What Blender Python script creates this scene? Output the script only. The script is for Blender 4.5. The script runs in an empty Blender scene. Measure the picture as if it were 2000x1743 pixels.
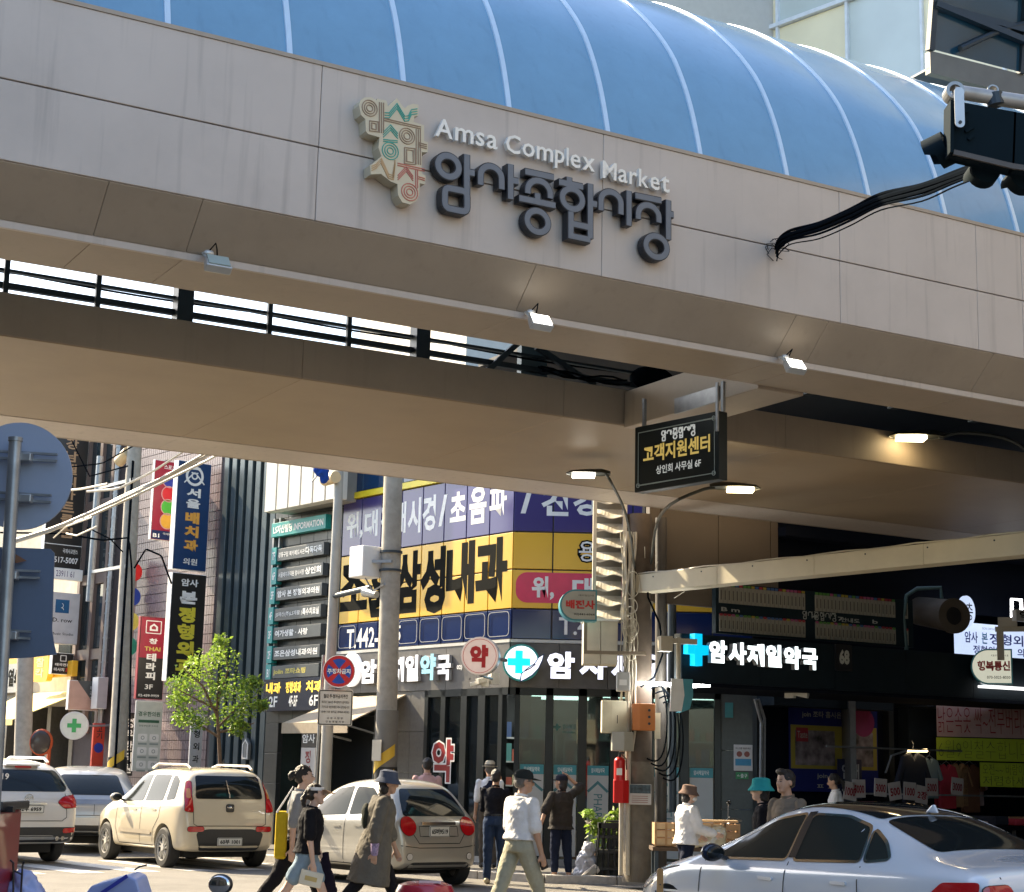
import bpy, math, random
from mathutils import Vector, Matrix
random.seed(7)
C = bpy.context.scene.collection
R = math.radians
# ---------------------------------------------------------------- camera
F_PX, TILT, ROLL, EYE = 3300.0, math.atan(644/3300), math.atan(.0224), 1.6
cam = bpy.data.cameras.new('camera'); cam.sensor_width = 36; cam.lens = 36*F_PX/2000
cam.clip_start = .1; cam.clip_end = 3000
camo = bpy.data.objects.new('camera', cam); C.objects.link(camo)
camo.matrix_world = Matrix.Translation((0, 0, EYE)) @ Matrix.Rotation(R(90)+TILT, 4, 'X') @ Matrix.Rotation(ROLL, 4, 'Z')
bpy.context.scene.camera = camo
# ---------------------------------------------------------------- light
SUN_AZ = Vector((-.78, .626)).normalized(); SUN_EL = R(37)
w = bpy.data.worlds.new('World'); bpy.context.scene.world = w; w.use_nodes = True
nt = w.node_tree; bg = nt.nodes['Background']; sky = nt.nodes.new('ShaderNodeTexSky')
sky.sky_type = 'NISHITA'; sky.sun_disc = False; sky.sun_elevation = SUN_EL
sky.sun_rotation = math.atan2(SUN_AZ.x, SUN_AZ.y); sky.air_density = 1.2; sky.dust_density = 2.0; sky.ozone_density = 1.5
nt.links.new(sky.outputs[0], bg.inputs[0]); bg.inputs[1].default_value = .125
sl = bpy.data.lights.new('sun', 'SUN'); sl.energy = 5.0; sl.angle = R(.53); sl.color = (1, .83, .57)
so = bpy.data.objects.new('sun', sl); C.objects.link(so)
sd = Vector((SUN_AZ.x*math.cos(SUN_EL), SUN_AZ.y*math.cos(SUN_EL), math.sin(SUN_EL)))
so.rotation_euler = sd.to_track_quat('Z', 'Y').to_euler(); so.location = (-20, -8, 20)
vs = bpy.context.scene.view_settings; vs.view_transform = 'Standard'; vs.look = 'None'; vs.exposure = 1.85; vs.gamma = 1
vs.use_curve_mapping = False

# ---------------------------------------------------------------- where things stand
def ray(u, v):
    a, b = u-1000, v-871
    x = (a*math.cos(ROLL)+b*math.sin(ROLL))/F_PX; y = -(-a*math.sin(ROLL)+b*math.cos(ROLL))/F_PX
    return Vector((x, math.cos(TILT)-y*math.sin(TILT), math.sin(TILT)+y*math.cos(TILT)))
class Fr:
    """vertical wall frame: x to the right along the wall, y into the wall, z up"""
    def __init__(s, ox, oy, rot): s.o = Vector((ox, oy, 0)); s.rot = R(rot); s.m = Matrix.Translation(s.o) @ Matrix.Rotation(s.rot, 4, 'Z'); s.i = s.m.inverted()
    def hit(s, u, v, y=0.0):
        o = s.i @ Vector((0, 0, EYE)); d = s.i.to_3x3() @ ray(u, v); t = (y-o.y)/d.y; p = o+d*t; return p.x, p.z
    def w(s, x, y, z): return s.m @ Vector((x, y, z))
    def sub(s, x, y): p = s.w(x, y, 0); return Fr(p.x, p.y, math.degrees(s.rot))
def atY(u, v, y):
    r = ray(u, v); t = y/r.y; return Vector((r.x*t, y, EYE+r.z*t))
def onZ(u, v, z=0):
    r = ray(u, v); t = (z-EYE)/r.z; return Vector((r.x*t, r.y*t, z))
FB = Fr(0, 0, 29.8)            # bridge: y = distance in from the viewer's side
FL = Fr(.06, 30, -50.4)        # street face of the corner building, x < 0
FC = Fr(.06, 30, 0)            # its chamfered corner
WC = FC.hit(1472, 1500)[0]
FA = Fr(.06+WC, 30, 29.8)      # its market side, x > 0

# ---------------------------------------------------------------- materials
MATS = {}
def mat(name, col, rough=.6, metal=0, var=.1, scale=5, bump=0, emit=0, streak=0, coat=0, spec=.5, ecol=None, bscale=None, dirt=0):
    if name in MATS: return MATS[name]
    m = bpy.data.materials.new(name); m.use_nodes = True; n = m.node_tree.nodes; l = m.node_tree.links; b = n['Principled BSDF']
    b.inputs['Roughness'].default_value = rough; b.inputs['Metallic'].default_value = metal
    b.inputs['Coat Weight'].default_value = coat; b.inputs['Specular IOR Level'].default_value = spec
    tc = n.new('ShaderNodeTexCoord'); col = tuple(col)+(1,)
    nz = n.new('ShaderNodeTexNoise'); nz.inputs['Scale'].default_value = scale; nz.inputs['Detail'].default_value = 5
    l.new(tc.outputs['Object'], nz.inputs['Vector'])
    mr = n.new('ShaderNodeMapRange'); mr.inputs[1].default_value = .3; mr.inputs[2].default_value = .7
    mr.inputs[3].default_value = 1-var; mr.inputs[4].default_value = 1+var*.6; l.new(nz.outputs[0], mr.inputs[0])
    mx = n.new('ShaderNodeVectorMath'); mx.operation = 'SCALE'; mx.inputs[0].default_value = col[:3]; l.new(mr.outputs[0], mx.inputs['Scale'])
    out = mx.outputs[0]
    if streak:
        mp = n.new('ShaderNodeMapping'); mp.inputs['Scale'].default_value = (7, 7, .35); l.new(tc.outputs['Object'], mp.inputs[0])
        n2 = n.new('ShaderNodeTexNoise'); n2.inputs['Scale'].default_value = 1.6; n2.inputs['Detail'].default_value = 6; l.new(mp.outputs[0], n2.inputs['Vector'])
        r2 = n.new('ShaderNodeMapRange'); r2.inputs[1].default_value = .57; r2.inputs[2].default_value = .80; r2.inputs[3].default_value = 1; r2.inputs[4].default_value = 1-streak
        l.new(n2.outputs[0], r2.inputs[0]); m2 = n.new('ShaderNodeVectorMath'); m2.operation = 'SCALE'; l.new(out, m2.inputs[0]); l.new(r2.outputs[0], m2.inputs['Scale']); out = m2.outputs[0]
    if dirt:
        n3 = n.new('ShaderNodeTexNoise'); n3.inputs['Scale'].default_value = .8; n3.inputs['Detail'].default_value = 8; n3.inputs['Roughness'].default_value = .7; l.new(tc.outputs['Object'], n3.inputs['Vector'])
        r3 = n.new('ShaderNodeMapRange'); r3.inputs[1].default_value = .45; r3.inputs[2].default_value = .75; r3.inputs[3].default_value = 1; r3.inputs[4].default_value = 1-dirt
        l.new(n3.outputs[0], r3.inputs[0]); m3 = n.new('ShaderNodeVectorMath'); m3.operation = 'SCALE'; l.new(out, m3.inputs[0]); l.new(r3.outputs[0], m3.inputs['Scale']); out = m3.outputs[0]
    l.new(out, b.inputs['Base Color'])
    if bump:
        nb_ = n.new('ShaderNodeTexNoise'); nb_.inputs['Scale'].default_value = bscale or scale*6; nb_.inputs['Detail'].default_value = 4; l.new(tc.outputs['Object'], nb_.inputs['Vector'])
        bp = n.new('ShaderNodeBump'); bp.inputs['Strength'].default_value = bump; bp.inputs['Distance'].default_value = .02
        l.new(nb_.outputs[0], bp.inputs['Height']); l.new(bp.outputs[0], b.inputs['Normal'])
    if emit:
        b.inputs['Emission Color'].default_value = tuple(ecol or col[:3])+(1,); b.inputs['Emission Strength'].default_value = emit
    MATS[name] = m; return m
def glass(name, tint, rough=.03, alpha=.35, base=(.01, .015, .018)):
    """window glass: mirror by Fresnel over partly see-through dark body"""
    if name in MATS: return MATS[name]
    m = bpy.data.materials.new(name); m.use_nodes = True; n = m.node_tree.nodes; l = m.node_tree.links; b = n['Principled BSDF']
    b.inputs['Base Color'].default_value = tuple(base)+(1,); b.inputs['Roughness'].default_value = rough; b.inputs['Specular IOR Level'].default_value = .8
    tr = n.new('ShaderNodeBsdfTransparent'); tr.inputs[0].default_value = tuple(tint)+(1,)
    fr = n.new('ShaderNodeFresnel'); fr.inputs[0].default_value = 1.5
    mr = n.new('ShaderNodeMapRange'); mr.inputs[3].default_value = 1-alpha; mr.inputs[4].default_value = 1.0; l.new(fr.outputs[0], mr.inputs[0])
    mx = n.new('ShaderNodeMixShader'); l.new(mr.outputs[0], mx.inputs[0]); l.new(tr.outputs[0], mx.inputs[1]); l.new(b.outputs[0], mx.inputs[2])
    tc = n.new('ShaderNodeTexCoord'); nz = n.new('ShaderNodeTexNoise'); nz.inputs['Scale'].default_value = .9; l.new(tc.outputs['Object'], nz.inputs['Vector'])
    bp = n.new('ShaderNodeBump'); bp.inputs['Strength'].default_value = .12; bp.inputs['Distance'].default_value = .03; l.new(nz.outputs[0], bp.inputs['Height']); l.new(bp.outputs[0], b.inputs['Normal'])
    l.new(mx.outputs[0], n['Material Output'].inputs[0]); MATS[name] = m; return m

# ---------------------------------------------------------------- text glyphs (built-in font)
_g = {}
def glyph(s, bold=.02):
    k = (s, bold)
    if k not in _g:
        c = bpy.data.curves.new('tmp', 'FONT'); c.body = s; c.size = 1; c.offset = bold; c.resolution_u = 2
        o = bpy.data.objects.new('tmp', c); C.objects.link(o)
        me = bpy.data.meshes.new_from_object(o); vs_ = [v.co.copy() for v in me.vertices]; fs = [tuple(p.vertices) for p in me.polygons]
        bpy.data.objects.remove(o); bpy.data.curves.remove(c); bpy.data.meshes.remove(me)
        xs = [v.x for v in vs_] or [0, 1]; ys = [v.y for v in vs_] or [0, 1]
        x0, x1, y0, y1 = min(xs), max(xs), min(ys), max(ys)
        _g[k] = ([((v.x-x0)/((x1-x0) or 1), (v.y-y0)/((y1-y0) or 1)) for v in vs_], fs, (x1-x0)/((y1-y0) or 1))
    return _g[k]

# ---------------------------------------------------------------- mesh builder
class MB:
    def __init__(s): s.v = []; s.f = []
    def add(s, vs_, fs):
        n = len(s.v); s.v += [tuple(p) for p in vs_]; s.f += [tuple(i+n for i in f) for f in fs]; return s
    def box(s, x0, x1, y0, y1, z0, z1):
        return s.add([(x0, y0, z0), (x1, y0, z0), (x1, y1, z0), (x0, y1, z0), (x0, y0, z1), (x1, y0, z1), (x1, y1, z1), (x0, y1, z1)],
                     [(0, 3, 2, 1), (4, 5, 6, 7), (0, 1, 5, 4), (1, 2, 6, 5), (2, 3, 7, 6), (3, 0, 4, 7)])
    def obox(s, p0, p1, wx, wy, up=(0, 0, 1)):
        """bar from p0 to p1 with a rectangular section"""
        p0, p1 = Vector(p0), Vector(p1); d = (p1-p0).normalized(); a = d.cross(Vector(up))
        if a.length < 1e-4: a = d.cross(Vector((1, 0, 0)))
        a.normalize(); b = d.cross(a)
        q = [p+a*i*wx/2+b*j*wy/2 for p in (p0, p1) for i, j in ((-1, -1), (1, -1), (1, 1), (-1, 1))]
        return s.add(q, [(0, 1, 2, 3), (7, 6, 5, 4), (0, 4, 5, 1), (1, 5, 6, 2), (2, 6, 7, 3), (3, 7, 4, 0)])
    def cyl(s, p0, p1, r0, r1=None, n=12, cap=True):
        r1 = r0 if r1 is None else r1; p0, p1 = Vector(p0), Vector(p1); d = (p1-p0).normalized()
        a = d.orthogonal().normalized(); b = d.cross(a); vs_ = []
        for p, r in ((p0, r0), (p1, r1)):
            vs_ += [p+(a*math.cos(t)+b*math.sin(t))*r for t in [2*math.pi*i/n for i in range(n)]]
        fs = [(i, (i+1) % n, n+(i+1) % n, n+i) for i in range(n)]
        if cap: fs += [tuple(range(n-1, -1, -1)), tuple(range(n, 2*n))]
        return s.add(vs_, fs)
    def tube(s, pts, r, n=6):
        pts = [Vector(p) for p in pts]; rs = r if isinstance(r, (list, tuple)) else [r]*len(pts); vs_ = []; a = None
        for i, p in enumerate(pts):
            d = (pts[min(i+1, len(pts)-1)]-pts[max(i-1, 0)]).normalized()
            if a is None: a = d.orthogonal().normalized()
            a = (a-d*a.dot(d)).normalized(); b = d.cross(a)
            vs_ += [p+(a*math.cos(2*math.pi*k/n)+b*math.sin(2*math.pi*k/n))*rs[i] for k in range(n)]
        fs = [(i*n+k, i*n+(k+1) % n, (i+1)*n+(k+1) % n, (i+1)*n+k) for i in range(len(pts)-1) for k in range(n)]
        fs += [tuple(range(n-1, -1, -1)), tuple(range((len(pts)-1)*n, len(pts)*n))]
        return s.add(vs_, fs)
    def ell(s, c, rx, ry, rz, nu=14, nv=9, m=None):
        vs_ = [Vector((0, 0, -rz))]+[Vector((rx*math.cos(2*math.pi*j/nu)*math.sin(math.pi*i/nv), ry*math.sin(2*math.pi*j/nu)*math.sin(math.pi*i/nv), -rz*math.cos(math.pi*i/nv))) for i in range(1, nv) for j in range(nu)]+[Vector((0, 0, rz))]
        if m: vs_ = [m @ q for q in vs_]
        c = Vector(c); fs = [(0, 1+(j+1) % nu, 1+j) for j in range(nu)]
        for i in range(nv-2):
            for j in range(nu): a = 1+i*nu+j; b = 1+i*nu+(j+1) % nu; fs.append((a, b, b+nu, a+nu))
        L = len(vs_)-1; fs += [(L, 1+(nv-2)*nu+j, 1+(nv-2)*nu+(j+1) % nu) for j in range(nu)]
        return s.add([q+c for q in vs_], fs)
    def loft(s, rings, cap=True):
        n = len(rings[0]); vs_ = [p for r in rings for p in r]
        fs = [(i*n+k, i*n+(k+1) % n, (i+1)*n+(k+1) % n, (i+1)*n+k) for i in range(len(rings)-1) for k in range(n)]
        if cap: fs += [tuple(range(n-1, -1, -1)), tuple(range((len(rings)-1)*n, len(rings)*n))]
        return s.add(vs_, fs)
    def prism(s, poly, y0, y1, ax='y'):
        """polygon in x,z pushed from y0 (front) to y1"""
        n = len(poly); P = (lambda a, b, c: (a, c, b)) if ax == 'y' else ((lambda a, b, c: (c, a, b)) if ax == 'x' else (lambda a, b, c: (a, b, c)))
        return s.add([P(a, b, y0) for a, b in poly]+[P(a, b, y1) for a, b in poly], [tuple(range(n)), tuple(range(2*n-1, n-1, -1))]+[(i, i+n, (i+1) % n+n, (i+1) % n) for i in range(n)])
    def disc(s, x, z, r, y0, y1, n=28, rx=None):
        return s.prism([(x+(rx or r)*math.cos(2*math.pi*i/n), z+r*math.sin(2*math.pi*i/n)) for i in range(n)], y0, y1)
    def ring(s, x, z, r0, r1, y0, y1, n=28, a0=0, a1=360):
        full = (a1-a0) >= 360; m_ = n if full else n+1; vs_ = []
        for i in range(m_):
            t = R(a0+(a1-a0)*i/n); cs, sn = math.cos(t), math.sin(t)
            vs_ += [(x+r0*cs, y0, z+r0*sn), (x+r1*cs, y0, z+r1*sn), (x+r1*cs, y1, z+r1*sn), (x+r0*cs, y1, z+r0*sn)]
        fs = []
        for i in range(n):
            j = (i+1) % m_
            for k in range(4): fs.append((i*4+k, j*4+k, j*4+(k+1) % 4, i*4+(k+1) % 4))
        if not full: fs += [(0, 1, 2, 3), (n*4+3, n*4+2, n*4+1, n*4)]
        return s.add(vs_, fs)
    def rrect(s, x0, x1, z0, z1, r, y0, y1, n=5):
        p = []
        for cx, cz, a in ((x1-r, z1-r, 0), (x0+r, z1-r, 90), (x0+r, z0+r, 180), (x1-r, z0+r, 270)):
            p += [(cx+r*math.cos(R(a+90*i/n)), cz+r*math.sin(R(a+90*i/n))) for i in range(n+1)]
        return s.prism(p, y0, y1)
    def text(s, t, x0, x1, z0, z1, y=0, bold=.02, ext=0, rot=0):
        """lettering stretched into a box; rot=90 reads downwards"""
        g, fs, _ = glyph(t, bold)
        P = [((x0+a*(x1-x0), z0+b*(z1-z0)) if not rot else (x0+b*(x1-x0), z1-a*(z1-z0))) for a, b in g]
        if not ext: return s.add([(a, y, b) for a, b in P], fs)
        n = len(P); ed = {}
        for f in fs:
            for i in range(len(f)):
                e = (f[i], f[(i+1) % len(f)]); ed[e] = 1
        bd = [e for e in ed if (e[1], e[0]) not in ed]
        return s.add([(a, y, b) for a, b in P]+[(a, y+ext, b) for a, b in P], fs+[(b+0, a+0, a+n, b+n) for a, b in bd])
    def vtext(s, t, xc, w_, z1, z0, y=0, bold=.02, gap=.12, ext=0):
        n = len(t); h = (z1-z0)/n
        for i, ch in enumerate(t):
            if ch != ' ': s.text(ch, xc-w_/2, xc+w_/2, z1-h*(i+1)+h*gap, z1-h*i-h*gap*.3, y, bold, ext)
        return s
    def obj(s, name, m, parent=None, smooth=False, loc=None, rot=None, bevel=0, ang=35, kind=None):
        me = bpy.data.meshes.new(name); me.from_pydata(s.v, [], s.f); me.materials.append(m)
        if smooth:
            me.polygons.foreach_set('use_smooth', [True]*len(me.polygons)); me.set_sharp_from_angle(angle=R(ang))
        o = bpy.data.objects.new(name, me); C.objects.link(o)
        if parent: o.parent = parent
        if loc is not None: o.location = loc
        if rot is not None: o.rotation_euler = rot
        if bevel: b = o.modifiers.new('b', 'BEVEL'); b.width = bevel; b.segments = 2; b.limit_method = 'ANGLE'
        if kind: o['kind'] = kind
        return o
def B(*a): return MB().box(*a)
def thing(name, label, cat, loc=(0, 0, 0), rot=0, group=None):
    o = bpy.data.objects.new(name, None); C.objects.link(o); o.location = loc; o.rotation_euler = (0, 0, rot)
    o['label'] = label; o['category'] = cat
    if group: o['group'] = group
    return o
def tag(o, label, cat, group=None):
    o['label'] = label; o['category'] = cat
    if group: o['group'] = group
    return o
def inst(o, parent, loc=None, rot=None):
    c = o.copy(); C.objects.link(c); c.parent = parent
    if loc is not None: c.location = loc
    if rot is not None: c.rotation_euler = rot
    return c
def fthing(F, name, label, cat, x=0, y=0, z=0, group=None):
    return thing(name, label, cat, F.w(x, y, z), F.rot, group)
def tree_copy(o, loc, rot=None, label=None):
    c = o.copy(); C.objects.link(c); c.location = loc
    if rot is not None: c.rotation_euler = (0, 0, rot)
    if label: c['label'] = label
    for ch in list(o.children):
        d = ch.copy(); C.objects.link(d); d.parent = c
        for g in ch.children: e = g.copy(); C.objects.link(e); e.parent = d
    return c
# common finishes
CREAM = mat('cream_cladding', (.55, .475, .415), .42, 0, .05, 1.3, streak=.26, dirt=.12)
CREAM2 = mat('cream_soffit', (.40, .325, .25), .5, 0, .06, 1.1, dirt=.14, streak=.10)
DARKST = mat('dark_steel', (.035, .05, .065), .45, .3)
WHITE = mat('white_paint', (.75, .75, .74), .45, 0, .06, dirt=.1)
BLACK = mat('black_plastic', (.015, .015, .018), .4)
STEEL = mat('galvanised_steel', (.32, .33, .34), .4, .7, .15, 12)
RUBBER = mat('cable_rubber', (.006, .008, .011), .9, spec=0)
CONC = mat('pole_concrete', (.36, .33, .28), .85, 0, .15, 9, bump=.3, dirt=.3)
STONE = mat('dark_granite', (.055, .058, .06), .35, 0, .2, 18)
STONE2 = mat('grey_granite', (.14, .135, .125), .4, 0, .2, 20)
WLET = mat('white_lettering', (.78, .78, .76), .5)
KLET = mat('black_lettering', (.008, .009, .008), .8, spec=.05)
YLET = mat('yellow_lettering', (.75, .5, .04), .5)
RLET = mat('red_lettering', (.5, .02, .02), .5)
TEAL = mat('teal_panel', (.02, .28, .27), .4)
NAVY = mat('navy_panel', (.012, .025, .09), .3)
# ================================================================ ground
def sheet(name, m, poly, z, kind='structure', th=0, label=None):
    mb = MB()
    if th: mb.prism(poly, z-th, z, 'z')
    else: mb.add([(a, b, z) for a, b in poly], [tuple(range(len(poly)))])
    o = mb.obj(name, m); o['kind'] = kind; return o
def asphalt_mat():
    m = mat('asphalt', (.17, .16, .145), .85, 0, .25, 60, bump=.6, bscale=220, dirt=.35); return m
ASPH = asphalt_mat()
sheet('ground', mat('far_ground', (.12, .11, .1), .9), [(-900, -900), (900, -900), (900, 900), (-900, 900)], -.02)
sheet('road', ASPH, [(-40, -30), (30, -30), (30, 40), (-40, 70)], 0)
# raised pavement wrapping the corner building (kerb 12 cm)
pa = [FL.w(-34, -2.6, 0), FL.w(-.6, -2.6, 0), FC.w(.6, -3.3, 0), FA.w(-1.0, -3.2, 0), FA.w(26, -2.6, 0), FA.w(26, 1, 0), FL.w(-34, 1, 0)]
PAVE = mat('pavement_concrete', (.27, .25, .22), .8, 0, .15, 12, bump=.3, dirt=.25)
pav = sheet('pavement', mat('pavement_bed', (.08, .075, .07), .9), [(p.x, p.y) for p in pa], .1, th=.12)
kerb = thing('kerb', 'pale stone kerb edging the pavement round the pharmacy corner', 'kerb', (0, 0, 0))
KERBM = mat('kerb_granite', (.42, .4, .37), .7, 0, .2, 15, bump=.2)
for a, b in ((pa[0], pa[1]), (pa[1], pa[2]), (pa[2], pa[3]), (pa[3], pa[4])):
    L = (b-a).length; n = max(1, int(L/1.0)); d = (b-a)/n
    kb = MB().box(0, L/n-.012, -.09, .09, -.02, .125)
    proto = None
    for i in range(n):
        p = a+d*i
        if (p+d*.5).y > 46: continue
        if proto is None:
            proto = kb.obj('kerb_stone', KERBM, kerb, loc=p, rot=(0, 0, math.atan2(d.y, d.x)), bevel=.012)
        else: inst(proto, kerb, p)
# paving slabs near the pharmacy doors
slab = MB().box(0, .39, 0, .39, .1, .118).obj('paving_slab', PAVE, pav, loc=(0, 0, 0)); first = True
for i in range(-22, 14):
    for j in range(8):
        p = FC.w(.3+i*.4, -.35-.4*j-.0, 0)
        l = FL.i @ Vector((p.x, p.y, 0)); q = FA.i @ Vector((p.x, p.y, 0))
        if l.y > -.45 or l.y < -2.15 and i < -1 or p.y < 30-2.85 or q.y < -2.7 or q.y > -.5: continue
        if l.y < -2.3: continue
        if first: slab.location = (p.x, p.y, 0); first = False
        else: inst(slab, pav, (p.x, p.y, 0))
# painted road markings, 4 mm over the asphalt
PAINT = mat('road_paint', (.62, .6, .55), .7, 0, .2, 30, dirt=.45)
def roadbar(p0, p1, w_, m=PAINT, name='road_marking', z=.004):
    a, b = Vector(p0[:2]), Vector(p1[:2]); d = (b-a).normalized(); n_ = Vector((-d.y, d.x))*w_/2
    return sheet(name, m, [tuple(a+n_), tuple(b+n_), tuple(b-n_), tuple(a-n_)][::-1], z)
dl = Vector((-.6374, .7705))   # along the street, away
for k, off in enumerate((0,)):
    pass
q0 = FL.w(-1, -3.05, 0); roadbar(FL.w(-1.0, -3.05, 0), FL.w(-30, -3.05, 0), .13)
roadbar(FL.w(-16, -6.9, 0), FL.w(-34, -6.9, 0), .14, mat('yellow_road_paint', (.5, .33, .05), .7, 0, .2, 30, dirt=.4))
for k in range(7):             # zebra crossing in front of the waiting cars
    c = FL.w(-1.5-k*.95, -7.6-.0*k, 0)
    roadbar(FL.w(-1.4, -4.2-k*.95, 0), FL.w(-4.6, -4.2-k*.95, 0), .45)

# ================================================================ market gate bridge
gate = thing('market_gate_bridge', 'long cream clad bridge beams carrying the vaulted roof and market sign', 'bridge', (0, 0, 0), FB.rot)
X0, X1 = -5.98, 24.2
ZT, ZS, ZB, ZF = 7.33, 6.62, 5.99, 5.6
def clad(name, x0, x1, pts, m, th=.05):
    """cladding panel: strip between two section points (y,z), pushed inwards"""
    (ya, za), (yb, zb) = pts; d = Vector((yb-ya, zb-za)).normalized(); n_ = Vector((-d.y, d.x))*th
    if (n_.x*1+n_.y*.3) < 0: n_ = -n_
    return MB().prism([(ya, za), (yb, zb), (yb+n_.x, zb+n_.y), (ya+n_.x, za+n_.y)], x0, x1, 'x').obj(name, m, gate, bevel=.006)
seams = [X0, -3.2, -.44, 2.33, 5.10, 7.87, 10.64, 12.48, 13.13, 15.9, 18.67, 21.44, X1]
g = .004
for i in range(len(seams)-1):
    a, b = seams[i]+.0022, seams[i+1]-.0022
    clad('fascia_panel', a, b, ((12.2, ZS+g), (12.2, ZT)), CREAM)
    clad('fascia_panel', a, b, ((12.205, ZB+.002), (12.205, ZS-g)), CREAM)
fs = [X0, -3.9, -1.6, .8, 3.4, 4.15, 7.2, 10.1, 10.5, 12.7, 15.6, 18.5, 21.4, X1]
for i in range(len(fs)-1):
    a, b = fs[i]+.0012, fs[i+1]-.0012
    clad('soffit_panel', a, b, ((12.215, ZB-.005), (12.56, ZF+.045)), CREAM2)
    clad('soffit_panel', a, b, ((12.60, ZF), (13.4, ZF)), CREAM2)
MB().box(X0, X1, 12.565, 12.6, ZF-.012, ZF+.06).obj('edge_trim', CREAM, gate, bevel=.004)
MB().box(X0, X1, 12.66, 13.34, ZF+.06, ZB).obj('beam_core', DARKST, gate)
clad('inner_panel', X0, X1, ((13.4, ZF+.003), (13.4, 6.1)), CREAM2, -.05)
MB().box(X0, X1, 12.27, 12.34, ZB+.01, ZT-.02).obj('fascia_core', DARKST, gate)
MB().box(X0, X1, 12.19, 12.42, ZT+.0, ZT+.035).obj('coping', CREAM2, gate)
# back beam
bs = [X0, -3, .2, 3.4, 6.6, 9.8, 13.0, 16.2, 19.4, X1]
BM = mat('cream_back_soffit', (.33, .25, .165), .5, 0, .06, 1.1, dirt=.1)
for i in range(len(bs)-1):
    a, b = bs[i]+.0012, bs[i+1]-.0012
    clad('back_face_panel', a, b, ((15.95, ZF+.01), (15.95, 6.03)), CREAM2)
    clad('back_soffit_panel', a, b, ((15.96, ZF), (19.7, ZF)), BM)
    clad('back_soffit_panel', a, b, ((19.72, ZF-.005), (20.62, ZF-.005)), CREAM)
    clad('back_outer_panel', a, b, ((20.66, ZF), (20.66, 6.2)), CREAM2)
MB().box(X0, X1, 16.02, 20.6, ZF+.06, 6.0).obj('back_beam_core', DARKST, gate)
# cross member
cx0 = FB.hit(1223, 790, 15.9)[0]
for (a, b) in ((cx0, cx0+.6),):
    MB().box(a, b, 13.46, 15.94, ZF-.03, 6.0).obj('cross_member', CREAM2, gate, bevel=.01)
    MB().box(a-.03, a-.005, 14.1, 14.9, ZF-.05, ZF+.12).obj('joint_plate', STEEL, gate)
cx1 = cx0+.6
# dark roof infill right of the cross member (closed deck)
MB().box(cx1, X1, 12.4, 20.6, 7.31, 7.37).obj('deck_ceiling', mat('deck_dark', (.012, .018, .03), .7), gate)
for k in range(9):
    x = cx1+.6+k*1.4
    MB().box(x, x+.12, 13.42, 15.9, 6.3, 6.45).obj('ceiling_joist', DARKST, gate)
# inside of the open part: posts, rails and cables seen against the bright sky
posts = [(u, FB.hit(u, 590, 16.3)[0]) for u in (5, 186, 357, 523, 678, 822)]
pm = DARKST
for i, (u, x) in enumerate(posts):
    wd = .17 if u in (357, 822) else .05
    MB().box(x-wd/2, x+wd/2, 16.2, 16.2+wd, 6.0, 8.1).obj('post', pm, gate)
    x2 = x+wd/2
z1 = FB.hit(186, 570, 16.35)[1]
for zz, h in ((6.17, .06), (6.34, .028)):
    MB().box(X0, cx0+1, 16.3, 16.36, zz, zz+h).obj('guard_rail', pm, gate)
mbc = MB()
for k in range(4):
    pts = []; xa = 1.2+k*2.4
    for i in range(13):
        t = i/12; pts.append((xa+t*2.7, 16.38+.02*k, 6.36-.03*math.sin(math.pi*t)+.006*k))
    mbc.tube(pts, .012, 5)
for k in range(3):
    pts = [(9.6+i*.17, 16.1+.05*k, 6.14+.07*math.sin(i*.9+k*1.3)*(.5+.1*k)+.02*k) for i in range(8)]
    mbc.tube(pts, .012, 5)
mbc.ell((11.25, 16.3, 6.3), .3, .2, .16)
mbc.obj('loose_cables', RUBBER, gate, smooth=True)
# braces toward the right end of the gap
for a, b in (((8.9, 16.25, 6.02), (9.5, 16.25, 6.6)), ((9.6, 16.25, 6.45), (10.4, 16.25, 6.1))):
    MB().obox(a, b, .06, .06).obj('brace', pm, gate)
MB().box(9.55, 9.9, 16.5, 16.6, 6.0, 7.3).obj('equipment_cabinet', mat('teal_grey_steel', (.12, .17, .2), .5, .2), gate)

# vaulted roof
vault = thing('vaulted_roof', 'blue barrel vaulted roof with pale ribs above the market sign', 'roof', (0, 0, 0), FB.rot)
half = [(0, 7.35), (.08, 7.67), (.19, 8.02), (.34, 8.37), (.54, 8.72), (.91, 9.17), (1.44, 9.67), (2.07, 10.1), (2.75, 10.42), (3.45, 10.6), (4.15, 10.66)]
prof = [(12.42+a, z) for a, z in half]+[(12.42+8.3-a, z) for a, z in half[-2:3:-1]]
def vault_mat():
    m = mat('blue_polycarbonate', (.17, .335, .50), .20, 0, .07, .7, spec=.5, coat=.15, streak=.12, dirt=.15); return m
VM = vault_mat(); RIBM = mat('rib_aluminium', (.55, .68, .80), .35, .2, .05)
xs = [11.24+1.0565*k for k in range(-17, 11)]
def smoothp(p, n=3):
    out = []
    for i in range(len(p)-1):
        p0 = p[max(i-1, 0)]; p1 = p[i]; p2 = p[i+1]; p3 = p[min(i+2, len(p)-1)]
        for k in range(n):
            t = k/n; out.append(tuple(.5*((2*b)+(-a+c)*t+(2*a-5*b+4*c-d)*t*t+(-a+3*b-3*c+d)*t**3) for a, b, c, d in zip(p0, p1, p2, p3)))
    return out+[p[-1]]
sp = smoothp(prof)
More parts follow.
